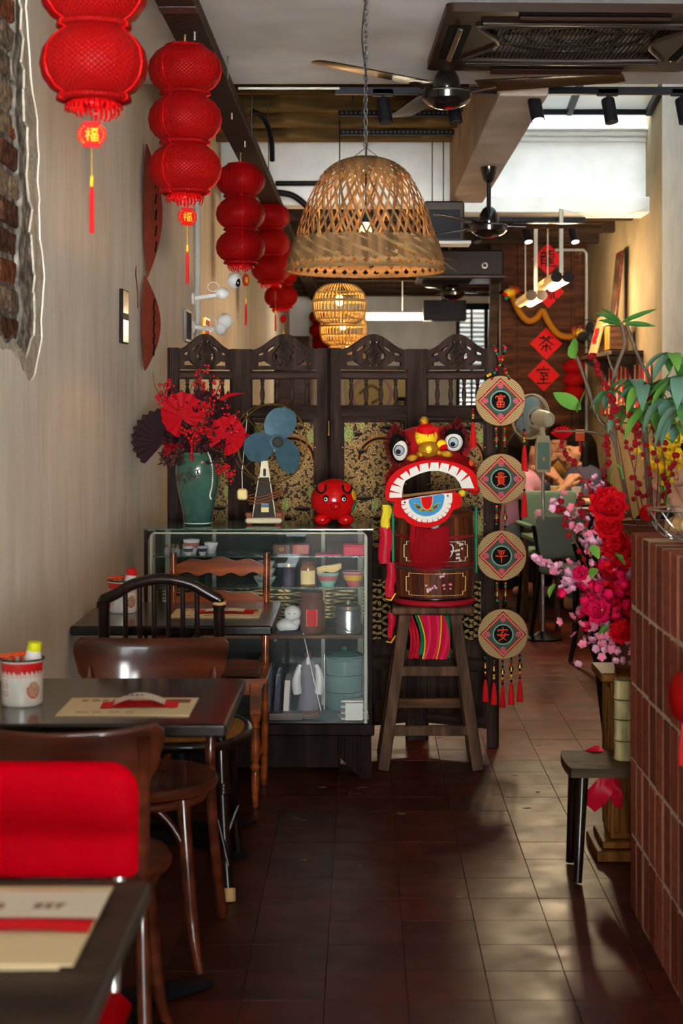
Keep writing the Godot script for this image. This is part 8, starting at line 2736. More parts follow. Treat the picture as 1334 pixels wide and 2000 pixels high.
func greenery() -> void:
	var rng = RandomNumberGenerator.new()
	rng.seed = 33
	# palm-shaped leaves of the money tree
	var t = thing("money_tree", "leafy green potted money tree rising behind the brick counter", "plant", Vector3.ZERO)
	var trunk = smooth([at(1275, 1060, 5.6), at(1268, 960, 5.6), at(1262, 880, 5.58), at(1255, 800, 5.55), at(1245, 755, 5.55)], 5)
	part(t, "trunk", mb().tube(trunk, 0.011, 10), mat("twig_grey"))
	part(t, "pot", mb().lathe([Vector2(0, 0), Vector2(0.11, 0), Vector2(0.14, 0.3), Vector2(0.15, 0.32), Vector2(0.13, 0.32), Vector2(0.12, 0.25), Vector2(0, 0.25)], 26), mat("jar_brown"), at(1275, 1060, 5.6) - Vector3(0, 0.25, 0))
	part(t, "pot_stand", mb().box(Vector3.ZERO, Vector3(0.2, 0.68, 0.2), 0.01), mat("timber_dark"), Vector3(at(1275, 1060, 5.6).x, 0.34, -5.6))
	var tops = [[1238, 742, 5.45, 0.12], [1256, 752, 5.40, 0.115], [1312, 690, 5.3, 0.11], [1328, 735, 5.25, 0.13], [1300, 780, 5.35, 0.13], [1192, 762, 5.5, 0.085], [1334, 790, 5.2, 0.13], [1272, 792, 5.45, 0.13], [1220, 792, 5.5, 0.10], [1296, 742, 5.5, 0.12], [1325, 830, 5.35, 0.11]]
	for q in tops:
		var c = at(q[0], q[1], q[2])
		part(t, "leaf_stalk", mb().tube(smooth([trunk[rng.randi_range(10, 20)], c + Vector3(0.0, -0.06, -0.03), c], 4), 0.0025, 5), mat("leaf_light"))
		for k in 6:
			part(t, "leaflet", big_leaf(q[3] * rng.randf_range(0.75, 1.1), q[3] * 0.21, rng.randf_range(0.35, 0.9)), mat(["leaf_green", "leaf_blue", "leaf_blue", "leaf_light"][rng.randi_range(0, 3)]), c, Vector3(rng.randf_range(-0.1, 0.5), TAU * k / 6.0 + rng.randf_range(-0.3, 0.3), 0))
	# bare grey branches with long narrow leaves at the tip
	t = thing("frangipani_branch", "bare forked grey branch with long narrow green leaves in front of the wall shelf", "plant", Vector3.ZERO)
	for q in [[[1213, 630], [1220, 672], [1206, 712], [1196, 760], [1204, 880], [1232, 1010]], [[1224, 634], [1240, 680], [1254, 712], [1268, 742], [1262, 800]], [[1186, 690], [1193, 715], [1204, 738]], [[1126, 695], [1148, 756], [1166, 812], [1195, 850], [1206, 890]], [[1082, 842], [1120, 842], [1165, 845], [1186, 855]]]:
		var p = []
		for c in q:
			p.append(at(c[0], c[1], 5.65))
		part(t, "branch", mb().tube(smooth(p, 5), 0.0065 if q.size() > 4 else 0.0035, 8), mat("twig_grey"))
	for q in [[1213, 630, 1164, 609], [1213, 628, 1175, 600], [1212, 634, 1171, 624], [1214, 630, 1281, 601], [1220, 632, 1280, 635]]:
		var a = at(q[0], q[1], 5.65)
		var d = at(q[2], q[3], 5.6) - a
		part(t, "leaf", big_leaf(d.length(), 0.0125, 0.06), mat("leaf_green"), a, Vector3(-asin(d.normalized().y), atan2(d.x, d.z), 0.9 * signf(d.x)))
	for q in [[1124, 700, 1118, 664, 0.027], [1135, 800, 1086, 768, 0.026], [1128, 806, 1140, 762, 0.024]]:
		var a = at(q[0], q[1], 5.5)
		var d = at(q[2], q[3], 5.45) - a
		part(t, "broad_leaf", big_leaf(d.length() * 1.15, q[4], 0.1), mat("leaf_light"), a, Vector3(-asin(d.normalized().y), atan2(d.x, d.z), 1.0))
	t = thing("curled_leaf", "bright light green curled grass blade before the rear wall", "plant", Vector3.ZERO)
	part(t, "blade", mb().tube(smooth([at(1200, 1000, 5.4), at(1193, 950, 5.4), at(1198, 915, 5.4), at(1210, 910, 5.38), at(1218, 935, 5.36)], 6), 0.004, 6, true, 0.4), mat("leaf_fresh"))
	var ms = {"gold": [blossom(0.014, 5, 0.3).mesh(), mat("blossom_yellow")]}
	for q in [[1290, 850, "closest to the berries"], [1312, 838, "tallest of them"], [1325, 870, "beside the seated man at the edge"], [1296, 900, "lowest of them"], [1275, 885, "shortest, behind the berries"]]:
		branch_of("orchid_spray", "spray of small yellow orchids behind the brick counter, " + q[2], "flower", "yellow orchid sprays", at(1300, 1000, 6.1), at(q[0], q[1], 6.0), 28, ["gold"], 0.026, ms, rng, 0.5, "leaf_light")


func rear_things() -> void:
	# ---- bamboo blind with four red diamonds, dragon garland, lantern, curtain
	var t = thing("bamboo_blind", "tall dark brown bamboo blind covering the rear partition", "blind", Vector3(1.47, 0, -13.13))
	var b = mb()
	for i in 150:
		b.box(Vector3(0, 0.55 + i * 0.0147, 0), Vector3(0.70, 0.0125, 0.006), 0.001)
	part(t, "slats", b, mat("blind_slat"), Vector3.ZERO, Vector3.ZERO, "stuff")
	for x in [-0.22, 0.0, 0.22]:
		part(t, "cord", mb().tube([Vector3(x, 0.55, 0.006), Vector3(x, 2.76, 0.006)], 0.003, 5), mat("ink"))
	solo("blind_conduit", "thin pale conduit bent round the blind's upper corner", "pipe", mb().tube([Vector3(1.55, 2.66, -13.05), Vector3(1.78, 2.66, -13.05), Vector3(1.805, 2.63, -13.05), Vector3(1.805, 0.3, -13.05)], 0.012, 8), mat("conduit"))
	var d = 13.115
	for q in [["dragon", 1070, 506, "topmost red paper diamond on the bamboo blind"], ["bird", 1071, 570, "second red paper diamond, half hidden by the dragon garland"], ["tea", 1067, 671, "third red paper diamond, under the dragon garland"], ["room", 1062, 733, "lowest red paper diamond on the bamboo blind"]]:
		var s = thing("paper_diamond", q[3], "sign", at(q[1], q[2], d), 0.0, "red paper diamonds on the bamboo blind")
		part(s, "paper", mb().box(Vector3.ZERO, Vector3(0.185, 0.185, 0.003), 0.0005), mat("diamond_red"), Vector3.ZERO, Vector3(0, 0, PI / 4))
		part(s, "character", letter(q[0], 0.145, 9.0, 0.002), mat("ink"), Vector3(0, 0, 0.0016))
	t = thing("dragon_garland", "yellow paper dragon garland draped across the bamboo blind", "garland", Vector3.ZERO)
	var p = smooth([at(1000, 577, 12.8), at(1013, 606, 12.8), at(1030, 626, 12.8), at(1047, 622, 12.8), at(1060, 608, 12.8), at(1072, 630, 12.8), at(1090, 652, 12.8), at(1110, 658, 12.8), at(1128, 654, 12.8)], 8)
	var r = []
	for i in p.size():
		r.append(0.024 + 0.005 * (i % 2))
	part(t, "body", mb().tube(p, r, 12), mat("garland_yellow"))
	for q in [[996, 572, 1], [1132, 650, -1]]:
		var h = at(q[0], q[1], 12.78)
		part(t, "head", mb().ball(h, Vector3(0.05, 0.035, 0.035), 14, 9), mat("card_gold"))
		part(t, "snout", mb().ball(h + Vector3(-0.035 * q[2], -0.012, 0.01), Vector3(0.03, 0.018, 0.02), 10, 7), mat("paint_red" if q[2] > 0 else "spoon_orange"))
		part(t, "eye", mb().ball(h + Vector3(-0.012 * q[2], 0.02, 0.03), Vector3.ONE * 0.009, 8, 6), mat("paint_white"))
		part(t, "beard", mb().ball(h + Vector3(-0.03 * q[2], -0.035, 0.01), Vector3(0.016, 0.022, 0.012), 10, 7), mat("satin_green"))
		b = mb()
		for k in 9:
			var a = -0.6 + k * 0.3
			b.tube([h + Vector3(0.02 * q[2], 0.01, 0), h + Vector3(cos(a) * 0.08 * q[2] + 0.01, 0.02 + sin(a) * 0.045, -0.01)], [0.008, 0.001], 5)
		part(t, "mane", b, mat("spoon_orange"))
	t = thing("paper_lantern", "three-tier plain red lantern hanging before the lower bamboo blind", "lantern", at(1121, 742, 12.6))
	for k in 3:
		part(t, "lobe", mb().ball(Vector3(0, 0.10 - 0.10 * k, 0), Vector3(0.088, 0.062, 0.088), 24, 12), mat("lantern_paper"))
	part(t, "tassel", mb().lathe([Vector2(0, -0.05), Vector2(0.014, -0.048), Vector2(0.008, 0.0), Vector2(0.016, 0.02), Vector2(0, 0.045)], 12), mat("tassel_red"), Vector3(0.0, 0.2, 0.1))
	part(t, "string", mb().tube([Vector3(0, 0.17, 0), Vector3(0, 1.17, 0)], 0.0012, 5), mat("ink"))
	var rows = []
	for i in 8:
		var row = []
		for k in 17:
			row.append(Vector3(1.09 + k * 0.0095 - 0.05 * sin(i * 0.55) * (k / 16.0), lerpf(2.75, 0.9, i / 7.0), -13.6 + 0.03 * sin(k * 1.6 + i * 0.2)))
		rows.append(row)
	solo("red_curtain", "dark red gathered curtain beside the bamboo blind", "curtain", mb().sheet(rows), mat("satin_red"))
	t = thing("timber_post", "dark leaning timber post at the blind's inner edge", "post", Vector3(1.02, 0, -12.9))
	part(t, "shaft", mb().bar(Vector3(-0.05, 0, 0), Vector3(0.04, 2.74, 0), 0.07, 0.07), mat("timber_dark"))
	# ---- side wall shelf and what stands on it
	t = thing("wall_shelf", "dark wooden wall shelf on brackets under the leaning tall picture", "shelf", Vector3(EAST, 1.755, -11.35))
	part(t, "board", mb().box(Vector3(-0.105, 0.0, 0), Vector3(0.21, 0.028, 1.75), 0.004), mat("timber_dark"))
	for z in [-0.55, 0.55]:
		part(t, "bracket", mb(Vector3(-0.002, -0.014, z)).prism(poly([0, 0, -0.19, 0, -0.17, -0.03, -0.05, -0.08, 0, -0.2]), -0.02, 0.02), mat("timber_dark"))
	t = thing("leaning_picture", "tall narrow dark picture leaning on the wall shelf", "picture", Vector3(EAST - 0.1, 1.772, -11.15))
	part(t, "frame", mb().box(Vector3(0.02, 0.35, 0), Vector3(0.02, 0.70, 0.24), 0.004, Basis(Vector3.BACK, -0.1)), mat("bent_wood"))
	part(t, "face", mb().box(Vector3(0.008, 0.35, 0), Vector3(0.004, 0.64, 0.19), 0.001, Basis(Vector3.BACK, -0.1)), mat("timber_dark"))
	t = thing("shelf_sign", "cream board with red writing leaning on the wall shelf", "sign", Vector3(EAST - 0.13, 1.772, -11.65))
	part(t, "board", mb().box(Vector3(0, 0.14, 0), Vector3(0.016, 0.28, 0.36), 0.003, Basis(Vector3.BACK, -0.25)), mat("straw"))
	b = mb(Vector3(-0.012, 0.14, 0.02), Vector3(0, -PI / 2, 0))
	b.x = b.x * Transform3D(Basis(Vector3.RIGHT, -0.25), Vector3.ZERO)
	for k in 3:
		b.tube(smooth([Vector3(-0.09 + k * 0.07, 0.05, 0), Vector3(-0.06 + k * 0.07, 0.0, 0.0), Vector3(-0.10 + k * 0.07, -0.03, 0), Vector3(-0.05 + k * 0.07, -0.06, 0)], 4), 0.007, 5)
	part(t, "writing", b, mat("red_paper"))
	t = thing("gold_box", "small gold lattice lantern box on the wall shelf", "box", Vector3(EAST - 0.12, 1.772, -10.85))
	part(t, "body", mb().box(Vector3(0, 0.09, 0), Vector3(0.12, 0.16, 0.22), 0.004), mat("stool_wood_bare"))
	part(t, "roof", mb().box(Vector3(0, 0.18, 0), Vector3(0.15, 0.02, 0.26), 0.004), mat("brass"))
	for k in 4:
		part(t, "bar", mb().box(Vector3(-0.062, 0.09, -0.08 + k * 0.053), Vector3(0.006, 0.16, 0.01), 0.002), mat("gold"))
	t = thing("desk_fan", "little black wire desk fan at the far end of wall shelf", "fan", Vector3(EAST - 0.12, 1.772, -12.1), -0.5)
	part(t, "base", mb().lathe([Vector2(0, 0), Vector2(0.06, 0), Vector2(0.05, 0.02), Vector2(0.012, 0.03), Vector2(0.012, 0.1), Vector2(0, 0.1)], 16), mat("black_metal"))
	part(t, "guard", mb().tube(ring(Vector3(0, 0.17, 0.03), 0.105, 0.105, 28), 0.004, 6, false), mat("black_metal"))
	for k in 3:
		part(t, "blade", mb(Vector3(0, 0.17, 0.03), Vector3(0, 0, k * TAU / 3)).add(fan_blade(0.01, 0.09, 0.035, 0.3)), mat("black_metal"))
	part(t, "motor", mb().ball(Vector3(0, 0.17, -0.03), Vector3(0.03, 0.03, 0.05), 12, 8), mat("black_metal"))
	for k in 11:
		var z = -12.15 + k * 0.19
		var s = thing("red_strip", "red hanging paper strip under the wall shelf, %s from the bamboo blind" % ["first", "second", "third", "fourth", "fifth", "sixth", "seventh", "eighth", "ninth", "tenth", "last"][k], "banner", Vector3(EAST - 0.012, 1.36, z), 0.0, "row of red and cream paper strips under wall shelf")
		part(s, "strip", mb().box(Vector3(0, 0.15, 0), Vector3(0.006, 0.34, 0.10), 0.001), mat("red_paper"))
		part(s, "cream_edge", mb().box(Vector3(0.0, 0.15, 0.075), Vector3(0.005, 0.34, 0.04), 0.001), mat("cream_paper"))
	t = thing("socket_box", "white switch box on the white pillar above the leafy plant", "switch box", Vector3(1.725, 1.765, -8.53))
	part(t, "case", mb().box(Vector3(0, 0, 0), Vector3(0.075, 0.08, 0.035), 0.01), mat("white_plastic"))
	part(t, "button", mb().box(Vector3(0.0, 0.0, 0.018), Vector3(0.03, 0.03, 0.006), 0.003), mat("white_plastic"))
	# ---- pedestal fan seen from behind
	var o = Vector3(1.085, 0, -9.75)
	t = thing("pedestal_fan", "old cream pedestal fan seen from behind beside the medallions", "fan", o)
	part(t, "foot", mb().lathe([Vector2(0, 0), Vector2(0.12, 0), Vector2(0.12, 0.012), Vector2(0.05, 0.03), Vector2(0.02, 0.05)], 24), mat("black_metal"))
	part(t, "pole", mb().tube([Vector3(0, 0.04, 0), Vector3(0, 1.05, 0)], 0.011, 10), mat("steel"))
	part(t, "body", mb(Vector3(0, 0, 0)).prism(poly([-0.036, 1.01, 0.036, 1.01, 0.046, 1.03, 0.046, 1.17, 0.034, 1.23, -0.034, 1.23, -0.046, 1.17, -0.046, 1.03]), -0.03, 0.03), mat("fan_cream"))
	part(t, "control_panel", mb().box(Vector3(0, 1.11, 0.032), Vector3(0.07, 0.16, 0.008), 0.005), mat("chair_mint"))
	part(t, "speed_switch", mb().box(Vector3(0, 1.09, 0.04), Vector3(0.018, 0.026, 0.01), 0.003), mat("label_cream"))
	part(t, "neck", mb().bar(Vector3(0, 1.22, 0), Vector3(-0.012, 1.32, 0), 0.035, 0.03, 0.006), mat("fan_cream"))
	b = mb(Vector3(-0.01, 1.335, 0.02), Vector3(0.1, 0.55, 0))
	b.x = b.x * Transform3D(Basis(Vector3.RIGHT, PI / 2), Vector3.ZERO)
	b.lathe([Vector2(0, -0.06), Vector2(0.04, -0.055), Vector2(0.052, -0.03), Vector2(0.05, 0.05), Vector2(0.042, 0.075), Vector2(0.03, 0.08), Vector2(0.028, 0.074), Vector2(0, 0.074)], 24)
	part(t, "motor", b, mat("fan_cream"))
	var bs = Basis.from_euler(Vector3(0.1, 0.55, 0))
	var hub = Vector3(-0.06, 1.345, -0.10)
	for q in [[0.135, -0.02], [0.138, 0.0], [0.06, 0.045]]:
		part(t, "guard_ring", mb().tube(ring(hub + bs * Vector3(0, 0, q[1]), q[0], q[0], 40, bs), 0.0028, 6, false), mat("fan_cream"))
	b = mb()
	for k in 64:
		var a = TAU * k / 64.0
		b.tube([hub + bs * Vector3(cos(a) * 0.05, sin(a) * 0.05, 0.048), hub + bs * Vector3(cos(a) * 0.11, sin(a) * 0.11, 0.03), hub + bs * Vector3(cos(a) * 0.136, sin(a) * 0.136, 0.0)], 0.0011, 4, false)
	part(t, "guard_wire", b, mat("fan_cream"), Vector3.ZERO, Vector3.ZERO, "stuff")
	for k in 3:
		b = mb(hub)
		b.x = Transform3D(bs * Basis(Vector3.BACK, k * TAU / 3 + 0.3), hub)
		part(t, "blade", b.add(fan_blade(0.015, 0.12, 0.06, 0.3)), mat("fan_pale_blue"))
	# ---- chairs and tables of the rear room
	padded_chair("mint green padded armchair at the rear table", Vector3(1.28, 0, -10.75), 0.12, "chair_mint", 0.83)
	padded_chair("grey speckled padded chair with black legs nearest the blossoms", Vector3(1.30, 0, -9.65), 0.5, "chair_grey", 0.745)
	padded_chair("dark chair half hidden behind the blossom branches", Vector3(1.42, 0, -8.75), 1.9, "cloth_black", 0.72)
	t = thing("side_table", "low wooden side table with a pale green top beside the mint chair", "table", Vector3(1.14, 0, -10.35), 0.1)
	part(t, "top", mb().box(Vector3(0, 0.555, 0), Vector3(0.14, 0.03, 0.62), 0.006), mat("chair_mint"))
	for x in [-0.05, 0.05]:
		for z in [-0.26, 0.26]:
			part(t, "leg", mb().box(Vector3(x, 0.27, z), Vector3(0.035, 0.54, 0.035), 0.004), mat("stool_wood"))
	t = thing("dining_table", "cream topped dining table where the rear diners sit", "table", Vector3(1.44, 0, -11.4))
	part(t, "top", mb().box(Vector3(0, 0.74, 0), Vector3(0.62, 0.035, 0.55), 0.014), mat("cream_paper"))
	part(t, "pedestal", mb().tube([Vector3(0, 0.02, 0), Vector3(0, 0.72, 0)], 0.03, 12), mat("black_metal"))
	part(t, "foot", mb().lathe([Vector2(0, 0), Vector2(0.2, 0), Vector2(0.19, 0.015), Vector2(0.03, 0.03)], 20), mat("black_metal"))
	for q in [[-0.12, 0.24, "printed cream mug on the rear dining table", "label_cream"], [0.02, 0.28, "white mug on the rear dining table", "ceramic_white"]]:
		cup(q[2], Vector3(1.46 + q[0], 0.758, -11.5 + q[1]), 0.038, 0.085, q[3], q[3], "mug", "mug")
	solo("serving_tray", "brown serving tray on the rear dining table", "tray", mb().box(Vector3(0, 0.008, 0), Vector3(0.3, 0.016, 0.22), 0.004), mat("stool_wood_bare"), Vector3(1.57, 0.758, -11.42))
	solo("snack_plate", "plate with orange slices on the table between green and grey chairs", "plate", mb().lathe([Vector2(0, 0), Vector2(0.06, 0), Vector2(0.09, 0.015), Vector2(0.085, 0.016), Vector2(0, 0.006)], 24), mat("ceramic_white"), Vector3(1.42, 0.748, -10.2))
	t = thing("dining_table", "small rear table between the mint chair and the grey chair", "table", Vector3(1.44, 0, -10.22))
	part(t, "top", mb().box(Vector3(0, 0.73, 0), Vector3(0.42, 0.03, 0.42), 0.01), mat("bent_wood"))
	part(t, "pedestal", mb().tube([Vector3(0, 0.0, 0), Vector3(0, 0.72, 0)], 0.03, 12), mat("black_metal"))
	t = thing("stone_plinth", "grey stone plinth with a black base behind the medallions", "plinth", Vector3(1.0, 0, -12.5))
	part(t, "stone", mb().box(Vector3(0, 0.16, 0), Vector3(0.5, 0.12, 0.5), 0.02), mat("conduit"))
	part(t, "base", mb().box(Vector3(0, 0.05, 0), Vector3(0.46, 0.1, 0.46), 0.01), mat("black_metal"))
	t = thing("red_fan_ornament", "red paper fan ornament hanging above the rear diners", "ornament", at(1098, 843, 11.0))
	part(t, "paper", pleated_fan(0.1, 1.05, 9, "", 0.0), mat("palm_red"), Vector3(0, -0.06, 0))
	t = thing("lucky_tag", "small orange and cream paper tag with tassel hanging above the diners", "ornament", at(1133, 850, 10.6))
	part(t, "tag", mb().box(Vector3.ZERO, Vector3(0.06, 0.075, 0.004), 0.001), mat("spoon_orange"))
	part(t, "string", mb().tube([Vector3(0, 0.03, 0), Vector3(0, 1.43, 0)], 0.0008, 4), mat("ink"))
	part(t, "cream_band", mb().box(Vector3(0, 0.025, 0.003), Vector3(0.056, 0.02, 0.002), 0.0005), mat("cream_paper"))
	part(t, "tassel", mb().lathe([Vector2(0, -0.07), Vector2(0.008, -0.068), Vector2(0.004, 0)], 8), mat("tassel_red"), Vector3(0, -0.04, 0))
	# poster and pictures on the back wall, seen through the screen's balusters
	t = thing("round_poster", "pale poster with a round pink and gold design on the back wall", "poster", Vector3(0.15, 1.42, -19.97))
	part(t, "sheet", mb().box(Vector3.ZERO, Vector3(0.75, 0.8, 0.01), 0.002), mat("label_cream"))
	part(t, "ring", mb().tube(ring(Vector3(-0.05, 0.1, 0.006), 0.24, 0.22, 28), 0.02, 6), mat("blossom_pale"))
	part(t, "flourish", mb().tube(smooth([Vector3(-0.2, 0.1, 0.008), Vector3(-0.05, 0.2, 0.008), Vector3(0.08, 0.08, 0.008), Vector3(-0.05, -0.02, 0.008)], 6), 0.02, 6), mat("dowel"))
	t = thing("dark_notice", "small dark notice on the back wall near the louvred window", "notice", Vector3(0.47, 1.40, -19.97))
	part(t, "board", mb().box(Vector3.ZERO, Vector3(0.13, 0.16, 0.012), 0.002), mat("ink"))
	part(t, "lines", text_lines(0.08, 3, 0.03, 3, 3), mat("cream_paper"), Vector3(0, 0.02, 0.007), Vector3(PI / 2, 0, 0))


func padded_chair(label: String, p: Vector3, turn: float, m: String, h: float) -> void:
	var t = thing("padded_chair", label, "chair", p, turn)
	part(t, "backrest", mb(Vector3(0, h - 0.13, -0.19), Vector3(-0.15, 0, 0)).add(cushion(0.19, 0.13, 0.03, 0.05, 0.022)), mat(m))
	part(t, "seat", mb().box(Vector3(0, 0.43, 0.02), Vector3(0.40, 0.06, 0.38), 0.022), mat(m))
	for s in [-1, 1]:
		part(t, "leg", mb().tube([Vector3(s * 0.17, 0.42, 0.17), Vector3(s * 0.2, 0.005, 0.21)], 0.012, 8), mat("black_metal"))
		part(t, "back_leg", mb().tube(smooth([Vector3(s * 0.195, h - 0.06, -0.215), Vector3(s * 0.19, 0.42, -0.16), Vector3(s * 0.205, 0.005, -0.23)], 4), 0.013, 8), mat("black_metal"))
		if m == "chair_mint":
			part(t, "armrest", mb().box(Vector3(s * 0.215, 0.62, 0.0), Vector3(0.045, 0.025, 0.34), 0.01), mat(m))


# ---------------------------------------------------------------- people
# rounded field of tapered bones, skinned with surface nets
func skinned(bones: Array, cell: float, k: float) -> MB:
	var lo = Vector3.INF
	var hi = -Vector3.INF
	for q in bones:
		var r = maxf(q[2], q[3]) + k + cell * 2.0
		lo = lo.min(q[0] - Vector3.ONE * r).min(q[1] - Vector3.ONE * r)
		hi = hi.max(q[0] + Vector3.ONE * r).max(q[1] + Vector3.ONE * r)
	var n = Vector3i(((hi - lo) / cell).ceil()) + Vector3i.ONE
	var f = PackedFloat32Array()
	f.resize(n.x * n.y * n.z)
	f.fill(1.0)
	for q in bones:
		var a: Vector3 = q[0]
		var ab: Vector3 = q[1] - q[0]
		var ll = maxf(ab.length_squared(), 1e-9)
		var r0: float = q[2]
		var dr: float = q[3] - q[2]
		var reach = Vector3.ONE * (maxf(q[2], q[3]) + k + cell * 2.0)
		var i0 = Vector3i(((q[0].min(q[1]) - reach - lo) / cell).floor()).clamp(Vector3i.ZERO, n - Vector3i.ONE)
		var i1 = Vector3i(((q[0].max(q[1]) + reach - lo) / cell).ceil()).clamp(Vector3i.ZERO, n - Vector3i.ONE)
		for z in range(i0.z, i1.z + 1):
			for y in range(i0.y, i1.y + 1):
				for x in range(i0.x, i1.x + 1):
					var p = lo + Vector3(x, y, z) * cell
					var u = clampf((p - a).dot(ab) / ll, 0.0, 1.0)
					var d = p.distance_to(a + ab * u) - r0 - dr * u
					var id: int = (z * n.y + y) * n.x + x
					var e = f[id]
					var h = maxf(k - absf(e - d), 0.0) / k
					f[id] = minf(e, d) - h * h * k * 0.25
	var b = mb()
	var at_cell = {}
	var sx = 1
	var sy: int = n.x
	var sz: int = n.x * n.y
	var corner = [0, sx, sy, sx + sy, sz, sx + sz, sy + sz, sx + sy + sz]
	for z in n.z - 1:
		for y in n.y - 1:
			for x in n.x - 1:
				var id: int = (z * n.y + y) * n.x + x
				var inside = 0
				for c in 8:
					if f[id + corner[c]] < 0.0:
						inside += 1
				if inside == 0 or inside == 8:
					continue
				var s = Vector3.ZERO
				var w = 0.0
				for e in [[0, 1], [2, 3], [4, 5], [6, 7], [0, 2], [1, 3], [4, 6], [5, 7], [0, 4], [1, 5], [2, 6], [3, 7]]:
					var d0 = f[id + corner[e[0]]]
					var d1 = f[id + corner[e[1]]]
					if (d0 < 0.0) != (d1 < 0.0):
						var u = d0 / (d0 - d1)
						var c0 = Vector3(e[0] & 1, (e[0] >> 1) & 1, e[0] >> 2)
						var c1 = Vector3(e[1] & 1, (e[1] >> 1) & 1, e[1] >> 2)
						s += c0.lerp(c1, u)
						w += 1.0
				var g = Vector3(f[id + 1] - f[id], f[id + sy] - f[id], f[id + sz] - f[id]) + Vector3(f[id + corner[7]] - f[id + corner[6]], f[id + corner[7]] - f[id + corner[5]], f[id + corner[7]] - f[id + corner[3]])
				at_cell[id] = b.put(lo + (Vector3(x, y, z) + s / w) * cell, g)
	for id in at_cell:
		for ax in [[sx, sy, sz], [sy, sz, sx], [sz, sx, sy]]:
			if (f[id] < 0.0) != (f[id + ax[0]] < 0.0) and at_cell.has(id - ax[1]) and at_cell.has(id - ax[2]) and at_cell.has(id - ax[1] - ax[2]):
				b.quad(at_cell[id], at_cell[id - ax[1]], at_cell[id - ax[1] - ax[2]], at_cell[id - ax[2]])
	return b


